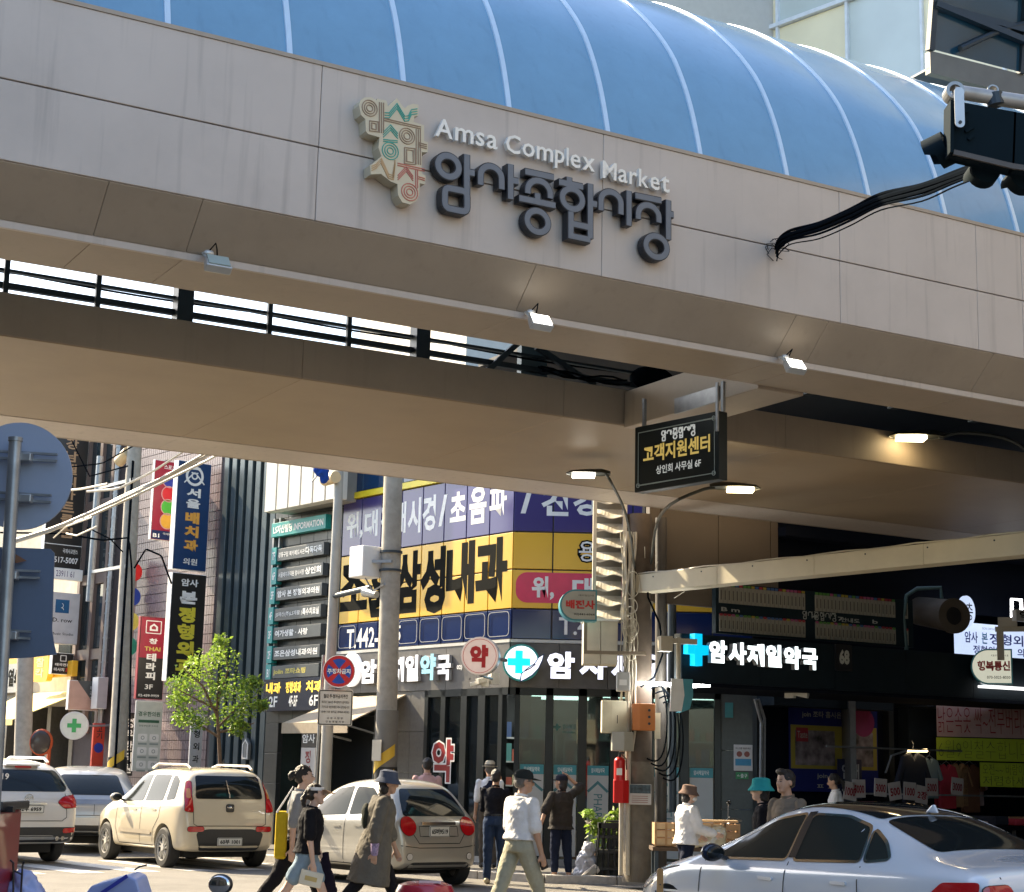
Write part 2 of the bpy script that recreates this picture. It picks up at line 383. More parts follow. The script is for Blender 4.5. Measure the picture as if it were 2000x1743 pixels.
def strip(x0, x1, off, nx=1, bulge=0):
    mb = MB(); vs_ = []; n = len(sp)
    for i in range(nx+1):
        x = x0+(x1-x0)*i/nx; bb = bulge*math.sin(math.pi*i/nx)
        for j, (y, z) in enumerate(sp):
            a = sp[max(j-1, 0)]; b = sp[min(j+1, n-1)]; t = Vector((b[0]-a[0], b[1]-a[1])).normalized(); nn = Vector((-t.y, t.x))
            vs_.append((x, y+nn.x*(off+bb), z+nn.y*(off+bb)))
    fs_ = [(i*n+j, (i+1)*n+j, (i+1)*n+j+1, i*n+j+1) for i in range(nx) for j in range(n-1)]
    return mb.add(vs_, fs_)
pan = strip(.02, 1.036, 0, 4, .004).obj('roof_panel', VM, vault, smooth=True, loc=(xs[0], 0, 0))
rb = MB(); a = strip(-.024, .024, .018); b = strip(-.028, .028, -.02)
rb.add(a.v, a.f); rb.add(b.v, [f[::-1] for f in b.f]); n = len(sp)
rb.add(a.v[:n]+b.v[:n], [(j+1, j, j+n, j+n+1) for j in range(n-1)]); rb.add(a.v[n:]+b.v[n:], [(j, j+1, j+n+1, j+n) for j in range(n-1)])
rib = rb.obj('roof_rib', RIBM, vault, smooth=True, loc=(xs[0], 0, 0))
for x in xs[1:]: inst(pan, vault, (x, 0, 0)); inst(rib, vault, (x, 0, 0))

# raised sign on the fascia ------------------------------------------------
FS = FB.sub(0, 12.2)   # local y = 0 is the fascia plane
def fx(u, v, y=-.1): return FS.hit(u, v, y)
SG = mat('sign_face_grey', (.15, .17, .20), .35, .1, .05); SS = mat('sign_side_black', (.01, .014, .022), .4)
SC = mat('channel_letter_steel', (.82, .81, .76), .3, .2, .05)
ko = thing('market_name_sign', 'dark raised rounded Korean lettering of the market name on the bridge fascia', 'sign', FS.o, FS.rot)
def stroke(mb, pts, w_, y0, y1, closed=False):
    """flat ribbon of width w_ along 2D points, given depth"""
    P = [Vector(p) for p in pts]; n = len(P); L = []; Rr = []
    for i in range(n):
        if closed: d = (P[(i+1) % n]-P[i-1]).normalized()
        else: d = (P[min(i+1, n-1)]-P[max(i-1, 0)]).normalized()
        k = 1
        if 0 < i < n-1 or closed:
            d1 = (P[i]-P[i-1]).normalized(); k = 1/max(.5, abs(d.dot(d1)))
        nn = Vector((-d.y, d.x))*w_/2*k; L.append(P[i]+nn); Rr.append(P[i]-nn)
    vs_ = []
    for a, b in zip(L, Rr): vs_ += [(a.x, y0, a.y), (b.x, y0, b.y), (b.x, y1, b.y), (a.x, y1, a.y)]
    fs_ = []; m_ = n if closed else n-1
    for i in range(m_):
        j = (i+1) % n
        for k in range(4): fs_.append((i*4+k, j*4+k, j*4+(k+1) % 4, i*4+(k+1) % 4))
    if not closed: fs_ += [(0, 1, 2, 3), ((n-1)*4+3, (n-1)*4+2, (n-1)*4+1, (n-1)*4)]
    mb.add(vs_, fs_)
def arc(cx, cz, rx, rz, a0, a1, n=20): return [(cx+rx*math.cos(R(a0+(a1-a0)*i/n)), cz+rz*math.sin(R(a0+(a1-a0)*i/n))) for i in range(n+1)]
def rr(x0, x1, z0, z1, r, n=5):
    p = []
    for cx, cz, a in ((x1-r, z1-r, 0), (x0+r, z1-r, 90), (x0+r, z0+r, 180), (x1-r, z0+r, 270)):
        p += [(cx+r*math.cos(R(a+90*i/n)), cz+r*math.sin(R(a+90*i/n))) for i in range(n+1)]
    return p
# each syllable in a unit box (x 0..1, z 0..1), as centre lines: (points, closed)
def circ(cx, cz, rx, rz): return (arc(cx, cz, rx, rz, 0, 351, 26), True)
SYL = {
 'am': [circ(.40, .74, .31, .19), ([(.80, .97), (.80, .40)], 0), ([(.80, .76), (1.0, .76)], 0), (rr(.24, .80, .06, .40, .1), True)],
 'sa': [(([(.02, .45)]+arc(.40, .62, .37, .30, 180, 0, 14)+[(.77, .35)]), 0), ([(.80, .95), (.80, .20)], 0), ([(.80, .60), (1.0, .60)], 0)],
 'jong': [([(.08, .96), (.92, .96)], 0), (([(.12, .58)]+arc(.5, .66, .36, .25, 180, 0, 12)+[(.88, .58)]), 0), ([(.5, .66), (.5, .54)], 0), ([(0, .52), (1, .52)], 0), circ(.5, .24, .36, .19)],
 'hap': [([(.34, 1.0), (.34, .93)], 0), ([(.04, .92), (.70, .92)], 0), circ(.37, .68, .28, .19), ([(.82, .98), (.82, .30)], 0), ([(.82, .68), (1.0, .68)], 0), ([(.28, .38), (.28, .06), (.82, .06), (.82, .34)], 0), ([(.28, .24), (.82, .24)], 0)],
 'si': [(([(.02, .45)]+arc(.38, .62, .36, .30, 180, 0, 14)+[(.74, .40)]), 0), ([(.97, .98), (.97, .26)], 0)],
 'jang': [([(.06, .96), (.80, .96)], 0), (([(.04, .62)]+arc(.36, .70, .32, .20, 180, 0, 12)+[(.68, .58)]), 0), ([(.88, .98), (.88, .40)], 0), ([(.88, .74), (1.02, .74)], 0), circ(.62, .22, .33, .18)],
}
def U(*q): return [fx(u, v, -.10) for u, v in q]
def carc(u, v, r_, a0=0, a1=351, n=26, k=.209, rv=None): return [fx(u+r_*math.cos(R(a0+(a1-a0)*i/n)), v-(rv or r_)*math.sin(R(a0+(a1-a0)*i/n))+k*r_*math.cos(R(a0+(a1-a0)*i/n)), -.10) for i in range(n+1)]
def arch(u0, u1, vt, vb0, vb1): 
    c, r_ = (u0+u1)/2, (u1-u0)/2; vm = vt+r_*1.02; return U((u0, vb0))+carc(c, vm, r_, 180, 0, 14)+U((u1, vb1))
def rpx(*q): return rnd0(U(*q), .05)
def rnd0(poly, r_, n=4):
    out = []; N = len(poly)
    for i in range(N):
        p = Vector(poly[i]); a = Vector(poly[i-1])-p; b = Vector(poly[(i+1) % N])-p
        for k in range(n+1): t = k/n; q = (p+a.normalized()*r_)*(1-t)**2+p*2*t*(1-t)+(p+b.normalized()*r_)*t*t; out.append(tuple(q))
    return out
GLY = [
 [(carc(875, 325, 20.3), 1), (U((911, 302), (911, 378)), 0), (U((911, 336), (926, 339)), 0), (rpx((868, 366), (911.5, 375), (911.5, 415), (868, 406)), 1)],
 [(arch(938, 979, 325, 361, 370), 0), (U((996.5, 321), (996.5, 389)), 0), (U((997, 352), (1012, 355)), 0)],
 [(U((1025, 335), (1081, 347)), 0), (arch(1030, 1074, 353, 378, 388), 0), (U((1049, 378), (1049, 394)), 0), (U((1013, 387), (1084, 402)), 0), (carc(1049, 433, 20.5), 1)],
 [(U((1111, 346), (1111, 358)), 0), (U((1091, 355.5), (1138, 365.5)), 0), (carc(1117, 389, 19.5), 1), (U((1152, 359), (1152, 466)), 0), (U((1152, 397), (1165, 400)), 0), (U((1114, 414), (1114, 461), (1152, 469)), 0), (U((1116, 437), (1152, 445)), 0)],
 [(arch(1173, 1212, 375, 411, 419), 0), (U((1227.5, 373), (1227.5, 441)), 0)],
 [(U((1240, 382), (1291, 392.5)), 0), (arch(1246, 1286, 401, 428, 435), 0), (U((1304.5, 391), (1304.5, 468)), 0), (U((1304.5, 418), (1315, 420)), 0), (carc(1281, 482, 20.5), 1)],
]
for gl in GLY:
    mx_ = sum(p[0] for p in gl[0][0])/len(gl[0][0]); mz_ = sum(p[1] for p in gl[0][0])/len(gl[0][0])
    a = MB(); b = MB(); sw = .062
    for k, (pts, cl) in enumerate(gl):
        q = [(p[0]-mx_, p[1]-mz_) for p in pts]; e = .0004*k
        stroke(b, q, sw+.008, -.105-e, -.02, bool(cl)); stroke(a, q, sw-.010, -.110-e, -.104-e, bool(cl))
    lf_ = b.obj('raised_letter', SS, ko, loc=(mx_, 0, mz_)); a.obj('letter_face', SG, lf_)
en = thing('english_name_sign', 'slim polished metal letters reading Amsa Complex Market above the dark lettering', 'sign', FS.o, FS.rot)
words = [('Amsa', 850, 233, 970, 292), ('Complex', 987, 262, 1160, 340), ('Market', 1176, 308, 1306, 372)]
for wd_, u0, v0, u1, v1 in words:
    x0 = fx(u0, v0, -.06)[0]; x1 = fx(u1, v1, -.06)[0]; s_ = MB()
    zb = fx(u0, {'Amsa': 266, 'Complex': 297, 'Market': 348}[wd_], -.06)[1]; cap = .165
    ws = [glyph(ch, .0)[2] for ch in wd_]; 
    asc = {'A': (0, 1), 'M': (0, 1), 'C': (-.02, 1.02), 'm': (0, .74), 's': (-.01, .75), 'a': (-.01, .75), 'o': (-.01, .75), 'p': (-.27, .75), 'l': (0, 1.02), 'e': (-.01, .75), 'x': (0, .73), 'r': (0, .74), 'k': (0, 1.02), 't': (-.01, .93)}
    wid = [glyph(ch, 0)[2]*(asc[ch][1]-asc[ch][0]) for ch in wd_]; gp = .13; tot = sum(wid)+gp*(len(wd_)-1); sc = (x1-x0)/tot; xx = x0
    for ch, w1 in zip(wd_, wid):
        t_ = MB().text(ch, 0, w1*sc, cap*asc[ch][0], cap*asc[ch][1], -.075, .012, .045)
        t_.obj('letter', SC, en, loc=(xx, 0, zb)); xx += (w1+gp)*sc
# emblem plate
em = thing('market_emblem', 'pale metal emblem plate of interlocked pastel line lettering left of the market name', 'emblem', FS.o, FS.rot)
def ep(u, v): return fx(u, v, -.12)
out = [(700, 196), (735, 196), (752, 206), (790, 200), (812, 208), (814, 235), (833, 250), (832, 285), (828, 320), (826, 360), (812, 392), (788, 398), (772, 378), (740, 362), (716, 342), (722, 318), (742, 310), (742, 272), (714, 262), (712, 240), (697, 222)]
E = lambda x, y: fx(680+x/3.675, 180+y/3.675, -.12)
prof2 = [(75, 95), (85, 62), (115, 40), (160, 38), (203, 62), (204, 48), (272, 64), (282, 105), (345, 46), (402, 120), (425, 98), (460, 86), (502, 92), (499, 172), (472, 176), (466, 215), (541, 240), (541, 352), (571, 364), (567, 434), (525, 432), (525, 588), (554, 600), (548, 662), (510, 656), (508, 730), (488, 782), (440, 808), (385, 792), (355, 742), (350, 662), (300, 642), (232, 588), (158, 592), (154, 526), (180, 510), (236, 462), (214, 400), (222, 326), (140, 302), (124, 282), (120, 196), (88, 165)]
pp = [E(*q) for q in prof2]
mb = MB(); n = len(pp); mb.add([(x, -.13, z) for x, z in pp]+[(x, -.0, z) for x, z in pp], [tuple(range(n))]+[(i, i+n, (i+1) % n+n, (i+1) % n) for i in range(n)])
mb.obj('emblem_plate', mat('emblem_cream', (.60, .53, .38), .35, .15, .05), em)
def lines(col, items, nm):
    m = mat('emblem_'+nm, col, .45); a = MB()
    for pts, cl in items: stroke(a, [E(*q) for q in pts], .0075, -.136, -.129, bool(cl))
    a.obj('inlay_lines', m, em, kind='stuff')
def cc(x, y, *rs_): return [([(x+r_*math.cos(i*math.pi/10), y+r_*1.05*math.sin(i*math.pi/10)+r_*.2*math.cos(i*math.pi/10)) for i in range(20)], 1) for r_ in rs_]
def par(pts, dx, dy, n=3): return [([(x+dx*k, y+dy*k) for x, y in pts], 0) for k in range(n)]
def bxx(x0, y0, x1, y1, n=2, g_=15): return [([(x0+g_*k, y0+g_*k), (x1-g_*k, y0+g_*k+8), (x1-g_*k, y1-g_*k+8), (x0+g_*k, y1-g_*k)], 1) for k in range(n)]
lines((.30, .2, .13), cc(150, 118, 22, 38, 54)+par([(220, 75), (220, 292)], 15, 2)+bxx(150, 208, 212, 280)+cc(418, 318, 22, 38, 54)+par([(484, 268), (484, 520)], 15, 2)+bxx(400, 400, 478, 515)+par([(250, 190), (412, 228), (518, 252)], 0, 14, 2)+par([(500, 365), (560, 380)], 0, 14), 'brown')
lines((.05, .36, .28), par([(258, 150), (290, 152), (346, 84), (402, 176), (428, 172), (450, 128), (492, 122)], 0, 18)+par([(248, 290), (300, 238), (352, 300)], 0, 18)+cc(298, 425, 22, 40, 58)+par([(248, 342), (350, 352)], 0, 13, 2), 'green')
lines((.55, .16, .12), par([(352, 632), (412, 570), (462, 640)], 0, -16)+cc(437, 720, 22, 40, 58)+par([(350, 512), (545, 556)], 0, 15, 2)+par([(480, 560), (480, 690)], 14, 2, 2)+par([(500, 610), (545, 622)], 0, 14, 2), 'red')
lines((.55, .34, .16), par([(165, 535), (195, 520), (232, 478), (285, 590), (318, 600), (332, 490)], 0, 15), 'ochre')

# floodlights on the soffit edge ------------------------------------------
FLH = mat('floodlight_housing', (.6, .6, .58), .35, .5)
for i, (u, v, lit, lb) in enumerate(((424, 516, 0, 'unlit floodlight clamped under the left end of the bridge'), (1054, 630, 1, 'lit floodlight clamped under the middle of the bridge, below the lettering'), (1551, 716, 1, 'lit floodlight clamped under the right end of the bridge'))):
    x, z = FB.hit(u, v, 12.35)
    t = fthing(FB, 'floodlight', lb, 'floodlight', x, 12.35, z, 'floodlights clamped under the bridge')
    h = MB().prism([(-.11, -.07), (.11, -.07), (.085, .07), (-.085, .07)], -.035, .04).obj('housing', FLH, t, rot=(R(-38), 0, 0), bevel=.008)
    MB().box(-.09, .09, -.046, -.034, -.055, .055).obj('lens', mat('lamp_glow', (1, .96, .85), .3, emit=2.6) if lit else mat('lamp_glass_off', (.35, .42, .4), .1), h)
    MB().tube([(-.07, .02, .02), (-.09, .09, .1), (-.05, .17, .12), (-.02, .2, .12)], .012).ell((-.05, .07, .1), .045, .03, .03).obj('bracket', FLH, t)
    MB().tube([(-.05, .05, .12), (-.02, .0, .17), (.02, .08, .15), (.05, .15, .12)], .006).obj('cable', RUBBER, t)
# ================================================================ corner building with the pharmacy
zc = lambda v, u=998: FC.hit(u, v)[1]
Z_NB, Z_YB, Z_YM, Z_YT = zc(1251), zc(1188), zc(1111), zc(1037.6)
Z_PT = FL.hit(857, 938)[1]; Z_OP = zc(1342)
XW = FL.hit(664, 1150)[0]                          # left end of the clinic windows
bld = thing('corner_building', 'corner clinic building wrapped in purple, yellow and navy window films over a pharmacy', 'building', FL.w(0, 0, 0), 0)
BO = FL.w(0, 0, 0)
def bp(F, x, y): p = F.w(x, y, 0)-BO; return (p.x, p.y)
WALLC = mat('upper_wall_panel', (.36, .33, .29), .6, 0, .06, dirt=.15)
foot = [bp(FL, XW-1.35, .12), bp(FL, -.05, .12), bp(FC, WC+.02, .12), bp(FA, 24, .12), bp(FA, 24, 9), bp(FL, XW-1.35, 12)]
MB().prism(foot, Z_NB-.02, 8.4, 'z').obj('upper_wall', WALLC, bld)
MB().prism([bp(FL, XW-1.35, -.05), bp(FL, 0, -.05), bp(FC, WC, -.05), bp(FA, 24, -.05), bp(FA, 24, 9), bp(FL, XW-1.35, 12)], 8.4, 8.55, 'z').obj('roof', CONC, bld)
tw = [bp(FC, .3, .5), bp(FC, 2.6, .5), bp(FC, 2.6, 3.5), bp(FC, .3, 3.5)]
MB().prism(tw, 8.55, 12.2, 'z').obj('stair_tower', mat('tower_glass_blue', (.05, .10, .14), .15, .3), bld)
# films
PURP = mat('film_purple', (.055, .045, .17), .16, 0, .05, .8, spec=.6); PUR2 = PURP
YELL = mat('film_yellow', (.72, .42, .04), .22, 0, .05, .8, spec=.55)
NAVF = mat('film_navy', (.008, .02, .085), .12, 0, .05, .8, spec=.6)
PINK = mat('film_pink', (.62, .03, .11), .25); BLUG = mat('upper_glass_blue', (.01, .04, .11), .05, spec=.8)
def grid(F, xs_, rows, nm, par=None):
    rt = par or bld
    for r_, (z0, z1, m) in enumerate(rows):
        for i in range(len(xs_)-1):
            a = F.w(xs_[i]+.012, 0, 0)-BO; wd = xs_[i+1]-xs_[i]-.024
            MB().box(0, wd, -.0, .1, z0+.012, z1-.012).obj(nm, m, rt, loc=a, rot=(0, 0, F.rot), bevel=.006)
nL = 8; xl = [XW*(1-i/nL) for i in range(nL+1)]
rowsL = [(Z_NB+.03, Z_YB, NAVF), (Z_YB, Z_YM, YELL), (Z_YM, Z_YT, YELL), (Z_YT, Z_PT-.06, PURP), (Z_PT+.08, Z_PT+1.3, BLUG)]
grid(FL, xl, rowsL, 'window_pane')
pw = FC.hit(1084.5, 1040)[0]; nC = int(WC/pw)+1; xc_ = [i*WC/nC for i in range(nC+1)]
grid(FC, xc_, rowsL, 'window_pane')
MB().box(XW-.05, -.0, -.05, .1, Z_PT-.05, Z_PT+.07).obj('yellow_band', mat('yellow_trim', (.75, .6, .03), .35), bld, loc=(0, 0, 0), rot=(0, 0, FL.rot))
MB().box(XW-.05, .0, -.04, .1, Z_NB-.03, Z_NB+.025).obj('sill_band', mat('pale_trim', (.5, .5, .47), .5), bld, rot=(0, 0, FL.rot))
MB().box(.0, WC, -.04, .1, Z_NB-.03, Z_NB+.025).obj('sill_band', MATS['pale_trim'], bld)
ALU = mat('dark_mullion', (.03, .03, .035), .4, .4)
for F, xx in ((FL, xl), (FC, xc_)):
    for x in xx:
        p = F.w(x, .03, 0)-BO
        MB().box(-.012, .012, 0, .06, Z_NB+.03, Z_PT).obj('mullion', ALU, bld, loc=p, rot=(0, 0, F.rot))
# navy vents outlined in white, as on the street side
for i in range(nL):
    if i in (1, 2): continue
    a, b = xl[i]+.05, xl[i+1]-.05
    vt = MB(); stroke(vt, rr(a, b, Z_NB+.09, Z_YB-.05, .08), .008, -.022, -.012, True); vt.obj('vent_frame', mat('pale_gasket', (.45, .45, .43), .5), bld, rot=(0, 0, FL.rot))
# lettering on the films
def lx(u, v, F=FL, y=-.003): return F.hit(u, v, y)
def ftext(par, F, t, u0, v0, u1, v1, m, bold=.03, y=-.003, ext=0, base=None, slope=None, nm='lettering'):
    """text whose left-top pixel is (u0,v0) and right-bottom pixel (u1,v1) on wall F"""
    x0, zt = F.hit(u0, v0, y); x1, zb = F.hit(u1, v1, y)
    o = MB().text(t, x0, x1, zb, zt, y, bold, ext)
    return o
def put(o, nm, m, F, par): return o.obj(nm, m, par, loc=(0, 0, 0) if par.rotation_euler.z else None, rot=None if par.rotation_euler.z else (0, 0, F.rot))
for t, u0, v0, u1, v1 in (('위,', 678, 1003, 708, 1052), ('대', 713, 999, 737, 1046), ('장내', 745, 988, 792, 1040), ('시경', 798, 975, 850, 1035), ('/', 858, 968, 872, 1026), ('초', 880, 963, 909, 1016), ('음', 918, 953, 949, 1020), ('파', 957, 951, 989, 1006)):
    put(ftext(None, FL, t, u0, v0, u1, v1, WLET, .035), 'lettering', WLET, FL, bld)
for t, u0, v0, u1, v1 in (('/', 1018, 952, 1040, 1003), ('건', 1058, 955, 1110, 1008), ('강', 1120, 955, 1172, 1008)):
    put(ftext(None, FC, t, u0, v0, u1, v1, WLET, .04), 'lettering', WLET, FC, bld)
for t, u0, v0, u1, v1 in (('조', 667, 1105, 716, 1190), ('은', 722, 1112, 768, 1202), ('삼', 775, 1080, 819, 1195), ('성', 823, 1072, 868, 1196), ('내', 873, 1062, 925, 1178), ('과', 930, 1055, 989, 1174)):
    put(ftext(None, FL, t, u0, v0, u1, v1, KLET, .05), 'lettering', KLET, FL, bld)
put(ftext(None, FL, 'T.442-', 678, 1229, 738, 1263, WLET, .02), 'lettering', WLET, FL, bld)
put(ftext(None, FL, '5', 774, 1222, 782, 1252, WLET, .02), 'lettering', WLET, FL, bld)
put(ftext(None, FC, 'T.4', 1092, 1205, 1150, 1241, WLET, .02), 'lettering', WLET, FC, bld)
put(ftext(None, FC, '용', 1128, 1054, 1165, 1100, WLET, .11), 'lettering', KLET, FC, bld)
put(ftext(None, FC, '용', 1131, 1057, 1162, 1097, WLET, .01, y=-.006), 'lettering', WLET, FC, bld)
xk, zk = FC.hit(1008, 1117); xk2, zk2 = FC.hit(1260, 1182)
MB().rrect(xk, xk2, zk2, zk, .2, -.004, .02).obj('pink_bubble', PINK, bld)
put(ftext(None, FC, '위,', 1039, 1125, 1082, 1172, WLET, .04, y=-.008), 'lettering', WLET, FC, bld)
put(ftext(None, FC, '대', 1118, 1128, 1160, 1172, WLET, .04, y=-.008), 'lettering', WLET, FC, bld)
# sign fascia band
BAND = mat('sign_band_stone', (.10, .095, .09), .45, 0, .15, 8, dirt=.2)
nb = 6
for i in range(nb): MB().box(XW*(1-i/nb)+.004, XW*(1-(i+1)/nb)-.004, -.03, .12, Z_OP, Z_NB-.04).obj('band_panel', BAND, bld, rot=(0, 0, FL.rot))
for i in range(5): MB().box(WC*i/5+.004, WC*(i+1)/5-.004, -.03, .12, Z_OP, Z_NB-.04).obj('band_panel', BAND, bld)
# ground floor -------------------------------------------------------------
FRM = mat('door_frame_dark', (.012, .016, .018), .35, .3)
GL = glass('shop_glass', (.55, .7, .66), alpha=.3)
STN = mat('ground_floor_stone', (.11, .105, .095), .45, 0, .18, 14, dirt=.2)
def stone_wall(F, x0, x1, z0, z1, par, sx=.6, sz=.8, m=STN, y0=-.01, name='stone_slab'):
    nx = max(1, round((x1-x0)/sx)); nz = max(1, round((z1-z0)/sz)); dx, dz = (x1-x0)/nx, (z1-z0)/nz
    s_ = MB().box(.003, dx-.003, 0, .1, .003, dz-.003); pr = None; org = par.matrix_world.inverted() if False else None
    for i in range(nx):
        for j in range(nz):
            p = F.w(x0+i*dx, y0+random.uniform(0, .004), z0+j*dz)-par.location
            if pr is None: pr = s_.obj(name, m, par, loc=p, rot=(0, 0, F.rot-par.rotation_euler.z), bevel=.004)
            else: inst(pr, par, p)
XP1 = FL.hit(745, 1450)[0]; XP2 = FL.hit(829, 1450)[0]
stone_wall(FL, XP1, XP2, 0.1, Z_OP-.003, bld, .5, .8)
XB1 = FC.hit(1408, 1500)[0]
stone_wall(FC, XB1, WC-.005, .1, Z_OP-.003, bld, .5, .9, m=mat('teal_grey_stone', (.05, .06, .06), .4, 0, .15, 14))
def frame_bar(F, u0, u1, z0, z1, y=-.03, d=.12, name='door_frame', v=1500):
    a = F.hit(u0, v)[0]; b = F.hit(u1, v)[0]; p = F.w(a, y, 0)-BO
    MB().box(0, b-a, 0, d, z0, z1).obj(name, FRM, bld, loc=p, rot=(0, 0, F.rot), bevel=.006)
for u0, u1 in ((829, 836), (861, 870), (900, 912), (934, 948), (974, 982)): frame_bar(FL, u0, u1, .1, Z_OP, v=1450)
for u0, u1 in ((1003, 1013), (1064, 1079), (1128, 1145), (1191, 1206), (1262, 1276), (1328, 1345), (1395, 1408)): frame_bar(FC, u0, u1, .1, Z_OP)
for F, a, b in ((FL, XP2, -.02), (FC, 0, XB1)):
    p = F.w(a, -.03, 0)-BO
    MB().box(0, b-a, 0, .12, Z_OP-.13, Z_OP-.003).obj('door_frame', FRM, bld, loc=p, rot=(0, 0, F.rot))
    MB().box(0, b-a, -.05, .15, .1, .2).obj('threshold', mat('pale_sill', (.35, .34, .31), .6), bld, loc=p, rot=(0, 0, F.rot))
def pane(F, u0, u1, v=1500, nm='glass_pane'):
    a = F.hit(u0, v)[0]; b = F.hit(u1, v)[0]; p = F.w(a, .03, 0)-BO
    MB().box(0, b-a, 0, .012, .2, Z_OP-.13).obj(nm, GL, bld, loc=p, rot=(0, 0, F.rot)); return a, b
for q in ((836, 861), (870, 900), (912, 934), (948, 974)): pane(FL, *q, v=1450)
PO = mat('poster_pale', (.42, .43, .42), .4, 0, .04); TE = mat('poster_teal', (.03, .24, .28), .4)
zt0, zt1 = FC.hit(1100, 1513)[1], FC.hit(1100, 1494)[1]
posters = []
for k, q in enumerate(((1013, 1064), (1079, 1128), (1145, 1191), (1206, 1262), (1276, 1328), (1345, 1395))):
    a, b = pane(FC, *q)
    p = MB().box(a+.02, b-.02, .015, .025, .25, zt0).obj('door_poster', PO, bld); posters.append((a, b))
    MB().box(a+.02, b-.02, .012, .024, zt0+.002, zt1).obj('poster_header', TE, p)
    MB().text('암사제일약국', a+.09, b-.09, zt0+.045, zt1-.04, .009, .01).obj('lettering', WLET, p)
    if k != 5:
        c = MB(); stroke(c, [(a+.03, zt0-.28), ((a+b)/2, zt0-.12), (b-.03, zt0-.28)], .045, .012, .016); c.obj('arrow_line', mat('poster_line', (.04, .16, .18), .4), p)
a, b = posters[2]; MB().text('PHARMACY', (a+b)/2-.07, (a+b)/2+.08, .45, zt0-.32, .010, .0, rot=1).obj('lettering', MATS['poster_line'], bld)
a, b = posters[4]
for t, x0, x1, zz0, zz1 in (('친절한', .1, .42, -.42, -.3), ('건', .18, .33, -.72, -.53), ('강', .18, .33, -1.02, -.83)):
    MB().text(t, a+x0, a+x1, zt0+zz0, zt0+zz1, .01, .005).obj('lettering', MATS['poster_line'], bld)
# red letter on the street side glass
t_ = ftext(None, FL, '약', 843, 1441, 886, 1531, RLET, .075, y=-.032); put(t_, 'window_letter_edge', WLET, FL, bld)
t_ = ftext(None, FL, '약', 845, 1444, 884, 1528, RLET, .035, y=-.035); put(t_, 'window_letter', mat('window_letter_red', (.26, .008, .012), .4), FL, bld)
# interior of the pharmacy
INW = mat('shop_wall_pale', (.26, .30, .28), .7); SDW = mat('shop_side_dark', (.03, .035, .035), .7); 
room = [bp(FL, XP2+.1, .9), bp(FL, XP2+.1, 4.5), bp(FA, 1.5, 4.5), bp(FC, WC-.3, .3)]
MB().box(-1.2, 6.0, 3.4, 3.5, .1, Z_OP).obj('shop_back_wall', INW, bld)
MB().prism([bp(FL, XP2, .12), bp(FC, 0, .14), bp(FC, WC-.1, .14), bp(FC, 6.5, 3.5), bp(FC, -3.2, 4.5)], Z_OP+.0, Z_OP+.03, 'z').obj('shop_ceiling', INW, bld)
MB().prism([bp(FL, XP2, .12), bp(FC, 0, .14), bp(FC, WC-.1, .14), bp(FC, 6.5, 3.5), bp(FC, -3.2, 4.5)], .09, .12, 'z').obj('shop_floor', mat('shop_floor', (.3, .3, .28), .3), bld)
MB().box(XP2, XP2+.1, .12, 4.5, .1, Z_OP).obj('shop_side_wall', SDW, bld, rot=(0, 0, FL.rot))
MB().box(6.0, 6.1, .1, 3.5, .1, Z_OP).obj('shop_side_wall', STN, bld)
STRIP = mat('strip_light', (1, 1, .95), .4, emit=9)
for x, y in ((.4, 1.0), (1.7, 1.0), (3.0, 1.0), (.6, 2.2), (2.4, 2.2), (4.1, 1.4)):
    MB().box(x, x+.9, y, y+.12, Z_OP-.1, Z_OP-.05).obj('ceiling_light', STRIP, bld)
shelf = MB()
for x0, x1, y in ((-.9, .9, 2.9), (1.1, 2.5, 3.1), (2.8, 4.2, 2.9), (4.4, 5.8, 2.9)):
    for k in range(5): shelf.box(x0, x1, y, y+.35, .5+k*.45, .53+k*.45)
    shelf.box(x0-.03, x0, y, y+.35, .1, 2.4); shelf.box(x1, x1+.03, y, y+.35, .1, 2.4)
shelf.box(.9, 3.6, 1.7, 2.0, .1, 1.15)
shelf.obj('shop_shelving', mat('shelf_white', (.5, .52, .5), .5), bld)
gcols = [(.5, .5, .48), (.1, .3, .28), (.35, .4, .2), (.45, .12, .08), (.08, .14, .3), (.55, .5, .3)]
gm = [MB() for _ in gcols]
for x0, x1, y in ((-.9, .9, 2.9), (1.1, 2.5, 3.1), (2.8, 4.2, 2.9), (4.4, 5.8, 2.9)):
    for k in range(5):
        x = x0+.04
        while x < x1-.15:
            wd = random.uniform(.07, .17); hh = random.uniform(.12, .34)
            if random.random() < .85: random.choice(gm).box(x, x+wd-.01, y+.03, y+.2, .53+k*.45, .53+k*.45+hh)
            x += wd
for x, wd, hh, y in ((1.0, .12, .3, 1.72), (1.2, .14, .22, 1.75), (1.5, .2, .42, 1.72), (2.1, .5, .5, 1.72), (2.8, .12, .2, 1.7)):
    gm[0].box(x, x+wd, y, y+.2, 1.15, 1.15+hh)
for i, g_ in enumerate(gm):
    o = g_.obj('medicine_boxes', mat('goods_%d' % i, gcols[i], .5), bld, kind='stuff')
